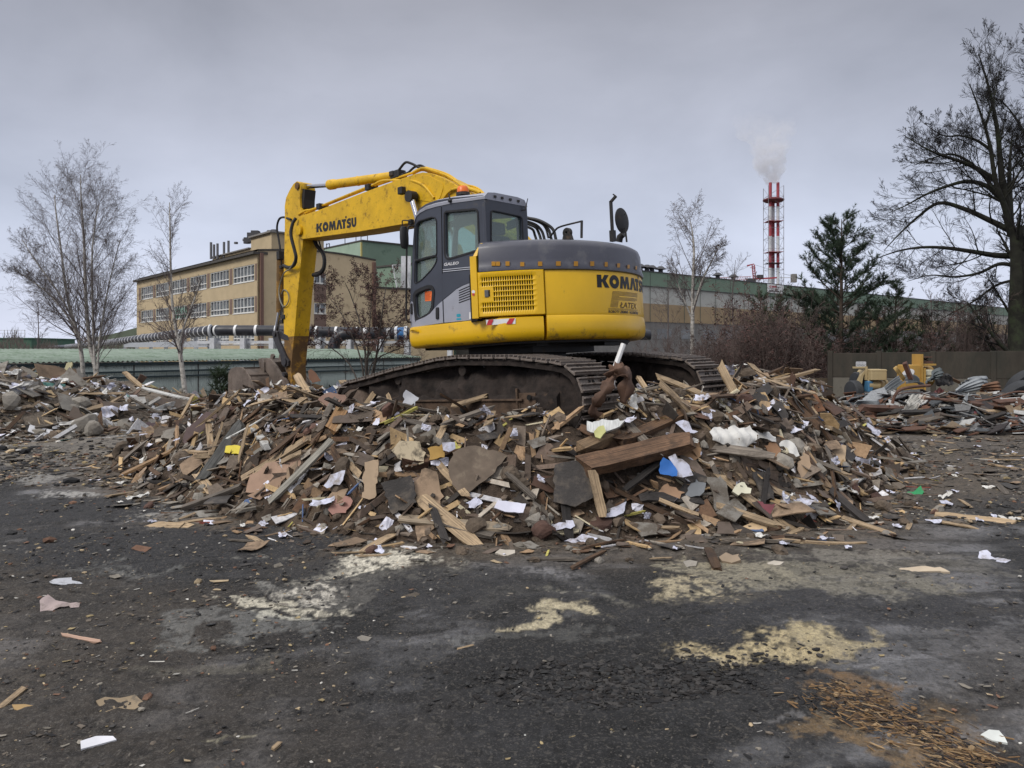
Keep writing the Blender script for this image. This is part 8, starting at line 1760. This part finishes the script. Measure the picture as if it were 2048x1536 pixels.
for k, (lab, pts, r, Y) in enumerate((('rusty pipe bent into an arch in the middle of the scrap', [(1783, 818, 0), (1788, 795, 0), (1800, 780, 0), (1825, 774, .2), (1860, 771, .4)], .035, 17.6), ('long thin rusty rod sagging across the scrap', [(1868, 798, 0), (1930, 804, 0), (1980, 798, -.1), (2030, 784, -.3), (2060, 785, -.4)], .02, 17.0), ('thin wire looping over the left of the scrap', [(1766, 806, 0), (1790, 790, 0), (1830, 785, 0), (1880, 798, 0)], .010, 16.9), ('rusty pipe lying to the right of the bent white sheet', [(1850, 797, 0), (1900, 800, .1), (1925, 806, .2)], .03, 17.1))):
    o = tb('rusty_pipe', [at(a, b, Y + c) for a, b, c in pts], r, RSTY, None); tag(o, lab, 'pipe')
for lab, a, b, w, t, mt, Y in (('long rusty angle beam lying along the front of the scrap', (1722, 815), (1830, 819), .16, .10, RSTY, 17.2), ('rusty curved channel at the right of the scrap', (1940, 806), (2024, 814), .16, .06, RSTY, 16.8), ('yellowish timber lying at the right front of the scrap', (1970, 824), (2060, 820), .10, .06, Wp, 16.5), ('pale timber leaning on the orange machine', (1791, 736), (1808, 758), .11, .09, M('yellow_timber', (.42, .28, .10), grain=.3), 18.6), ('dark rusty post leaning on the orange machine', (1808, 722), (1822, 758), .12, .09, M('dark_rusty_post', (.10, .045, .03)), 18.4), ('brown timber leaning against the wall right of the machines', (1886, 750), (1920, 765), .10, .07, WOODS['brown'], 19.6), ('dark beam lying in the middle of the scrap', (1800, 825), (1880, 822), .12, .06, Wd, 16.8), ('grey beam half buried at the scrap foot', (1828, 845), (1900, 832), .12, .06, Wg, 16.4), ('rust brown beam at the far right', (1990, 806), (2056, 800), .16, .08, RSTY, 16.9), ('charcoal beam at the far right foot', (1960, 842), (2010, 826), .1, .05, Wd, 16.2)):
    hplank(lab, a, b, w, mt, t, 0, 0, Y, Y + .1, cat='beam', name='scrap_beam', seed=len(lab))
# old tyres at the right edge
for lab, px, py, Y, rx in (('old black tyre half buried at the right edge of the scrap', 2038, 803, 18.2, .55), ('tyre lying behind the first one by the wall', 2052, 778, 19.6, .55)):
    mb = MB(); prof = [(rx * .62, -.10), (rx * .80, -.13), (rx * .95, -.11), (rx, -.05), (rx, .05), (rx * .95, .11), (rx * .80, .13), (rx * .62, .10)]; n = 28; vs = []
    for j in range(n): a = 6.2832 * j / n; vs += [(r * math.cos(a), z, r * math.sin(a)) for r, z in prof]
    k = len(prof); mb.add(vs, [(j * k + i, j * k + (i + 1) % k, ((j + 1) % n) * k + (i + 1) % k, ((j + 1) % n) * k + i) for j in range(n) for i in range(k)]); o = mb.build('tyre', TIRE, None, 40); o.location = at(px, py, Y); o.rotation_euler = (R_(28), 0, R_(8)); tag(o, lab, 'tyre')
# small pieces over the scrap soil
scr = [(-1, 0)]
def scrapgen(rnd):
    px = rnd.uniform(1690, 2120); y = rnd.uniform(15.3, 19.5); x = (px - 1024) / F * y; s = rnd.uniform(.06, .45); lib = rnd.choice((LIB, LIBB, LIBB)); c = rnd.choice(((.22, .23, .24), (.11, .055, .035), (.09, .05, .035), (.06, .065, .07), (.12, .12, .12), (.04, .037, .034), (.34, .34, .33), (.16, .12, .08), (.07, .055, .045), (.035, .03, .03)))
    m = Matrix.Translation((x, y, hz1(x, y) + rnd.uniform(0, .16))) @ orient(None, nrm1(x, y), rnd.gauss(0, .8), .25, rnd) @ Matrix.Scale(s, 4); return rnd.choice(lib), m, c
mass('scrap_litter', 'small rusty and grey scraps filling the scrap heap', scrapgen, 1300, rng)
# pale cream machine with the big rubber tyred drum
mc = empty('compactor_machine', at(1725, 802, 21.5)); tag(mc, 'pale cream machine with a big grey ribbed drum beside the scrap', 'machine'); MC = -Vector(mc.location)
q = lambda px, py, dy=0: at(px, py, 21.5 + dy) + MC
sc1 = 21.5 / F
def drum(name, px, py, r, w, yaw, mat, par, off, Yd=0):
    mb = MB(); prof = [(r * .55, -w / 2), (r * .92, -w / 2), (r, -w / 2 + .04)]
    for i in range(9): z = -w / 2 + .04 + (w - .08) * i / 8; prof += [(r, z), (r * .975, z + .008)]
    prof += [(r, w / 2 - .04), (r * .92, w / 2), (r * .55, w / 2)]; mb.lathe(prof, n=32); o = mb.build(name, mat, par, 30); o.location = at(px, py, 21.5 + Yd) + off; o.rotation_euler = (R_(90), 0, yaw); return o
drum('drum', 1708, 783, .31, .24, R_(-80), TIRE, mc, MC); drum('drum', 1716, 763, .27, .22, R_(-80), TIRE, mc, MC, .35)
mb = MB(); mb.prism([q(1713, 802), q(1718, 800), q(1727, 752), q(1733, 742), q(1730, 740), q(1721, 752), q(1714, 785)], (0.05, .5, 0)); mb.build('side_frame', PYEL, mc)
mb = MB(); mb.box(q(1750, 749), (.42, .5, .30)); mb.box(q(1750, 740.5), (.44, .52, .03)); mb.build('engine_cover', PYEL, mc, bevel=.02)
mb = MB(); mb.lathe([(.05, -.3), (.16, -.3), (.16, .0), (.11, .02), (.11, .16), (.14, .17), (.14, .24), (.05, .24)], q(1756, 770), axis='X', n=18); mb.build('motor', PYEL, mc, 40)
mb = MB(); mb.box(q(1737, 773), (.15, .3, .32)); mb.build('pump_housing', M('blue_casting', (.06, .17, .30), rough=.5), mc, bevel=.03)
mb = MB(); mb.box(q(1750, 782), (.3, .3, .14)); mb.bar(q(1730, 792), q(1768, 792), .1, .1); mb.box(q(1748, 757), (.36, .4, .05)); mb.build('chassis', BLK, mc, bevel=.01)
mb = MB(); mb.box(q(1725, 793), (.17, .3, .17)); mb.build('step_box', PYEL, mc, bevel=.015)
mb = MB(); mb.bar(q(1732, 760), q(1732, 733), .06); mb.bar(q(1706, 735), q(1733, 735), .05); mb.build('mast', PYEL, mc)
mb = MB()
for a, b in (((1713, 724), (1731, 724)), ((1713, 733), (1731, 733)), ((1713, 724), (1713, 733)), ((1731, 724), (1731, 733)), ((1719, 724), (1719, 733)), ((1725, 724), (1725, 733)), ((1713, 728.5), (1731, 728.5))): mb.bar(q(*a), q(*b), .025)
mb.box(q(1722, 728.5, .1), (.24, .06, .12)); mb.build('lamp_cage', WPA, mc)
mb = MB(); mb.bar(q(1719, 790), q(1724, 778), .07, .06); mb.build('yellow_tag', M('lemon_tag', (.5, .45, .05)), mc)
# orange yellow machine with white tanks
mo = empty('tank_machine', at(1835, 790, 21)); tag(mo, 'orange yellow machine with an oval white plate and stacked white tanks', 'machine'); MC2 = -Vector(mo.location); q = lambda px, py, dy=0: at(px, py, 21 + dy) + MC2
mb = MB(); mb.box(q(1818.5, 757), (.42, .45, .75)); mb.build('cabinet', OYEL, mo, bevel=.02)
mb = MB(); mb.box(q(1803.5, 757), (.03, .46, .70)); mb.box(q(1835, 745), (.05, .5, 1.0)); mb.box(q(1849, 729), (.42, .4, .05)); mb.box(q(1840, 758), (.06, .5, .6)); mb.build('frame', OYEL, mo)
vs, fs = fill2d([[(1816.5 + 12.5 * math.cos(t), 746 - 8 * math.sin(t) - 2.5 * math.cos(t)) for t in np.linspace(0, 6.283, 25)[:-1]]]); mb = MB(); mb.add([at(p[0], p[1], 20.76) + MC2 for p in vs], fs); mb.build('white_plate', WHT, mo)
mb = MB(); mb.bar(at(1812, 748, 20.755) + MC2, at(1821, 742, 20.755) + MC2, .003, .03); mb.build('plate_print', M('grey_print', (.2, .25, .35)), mo)
for py, h in ((745, 13), (758, 11)): mb = MB(); mb.box(q(1850.5, py), (.26, .36, h * 21 / F - .01)); mb.build('white_tank', M('yellowed_plastic', (.52, .50, .38), rough=.5), mo, bevel=.03)
mb = MB(); mb.lathe([(.02, -.2), (.28, -.2), (.28, .2), (.02, .2)], q(1845, 752, .3), axis='X', n=20); mb.build('wheel', OYEL, mo, 30)
mb = MB(); mb.box(q(1850, 724), (.28, .3, .05)); mb.box(q(1850, 714), (.24, .3, .03)); mb.bar(q(1842, 722), q(1856, 716), .03); mb.bar(q(1844, 715), q(1858, 723), .03); mb.build('rusty_bracket', RSTY, mo)
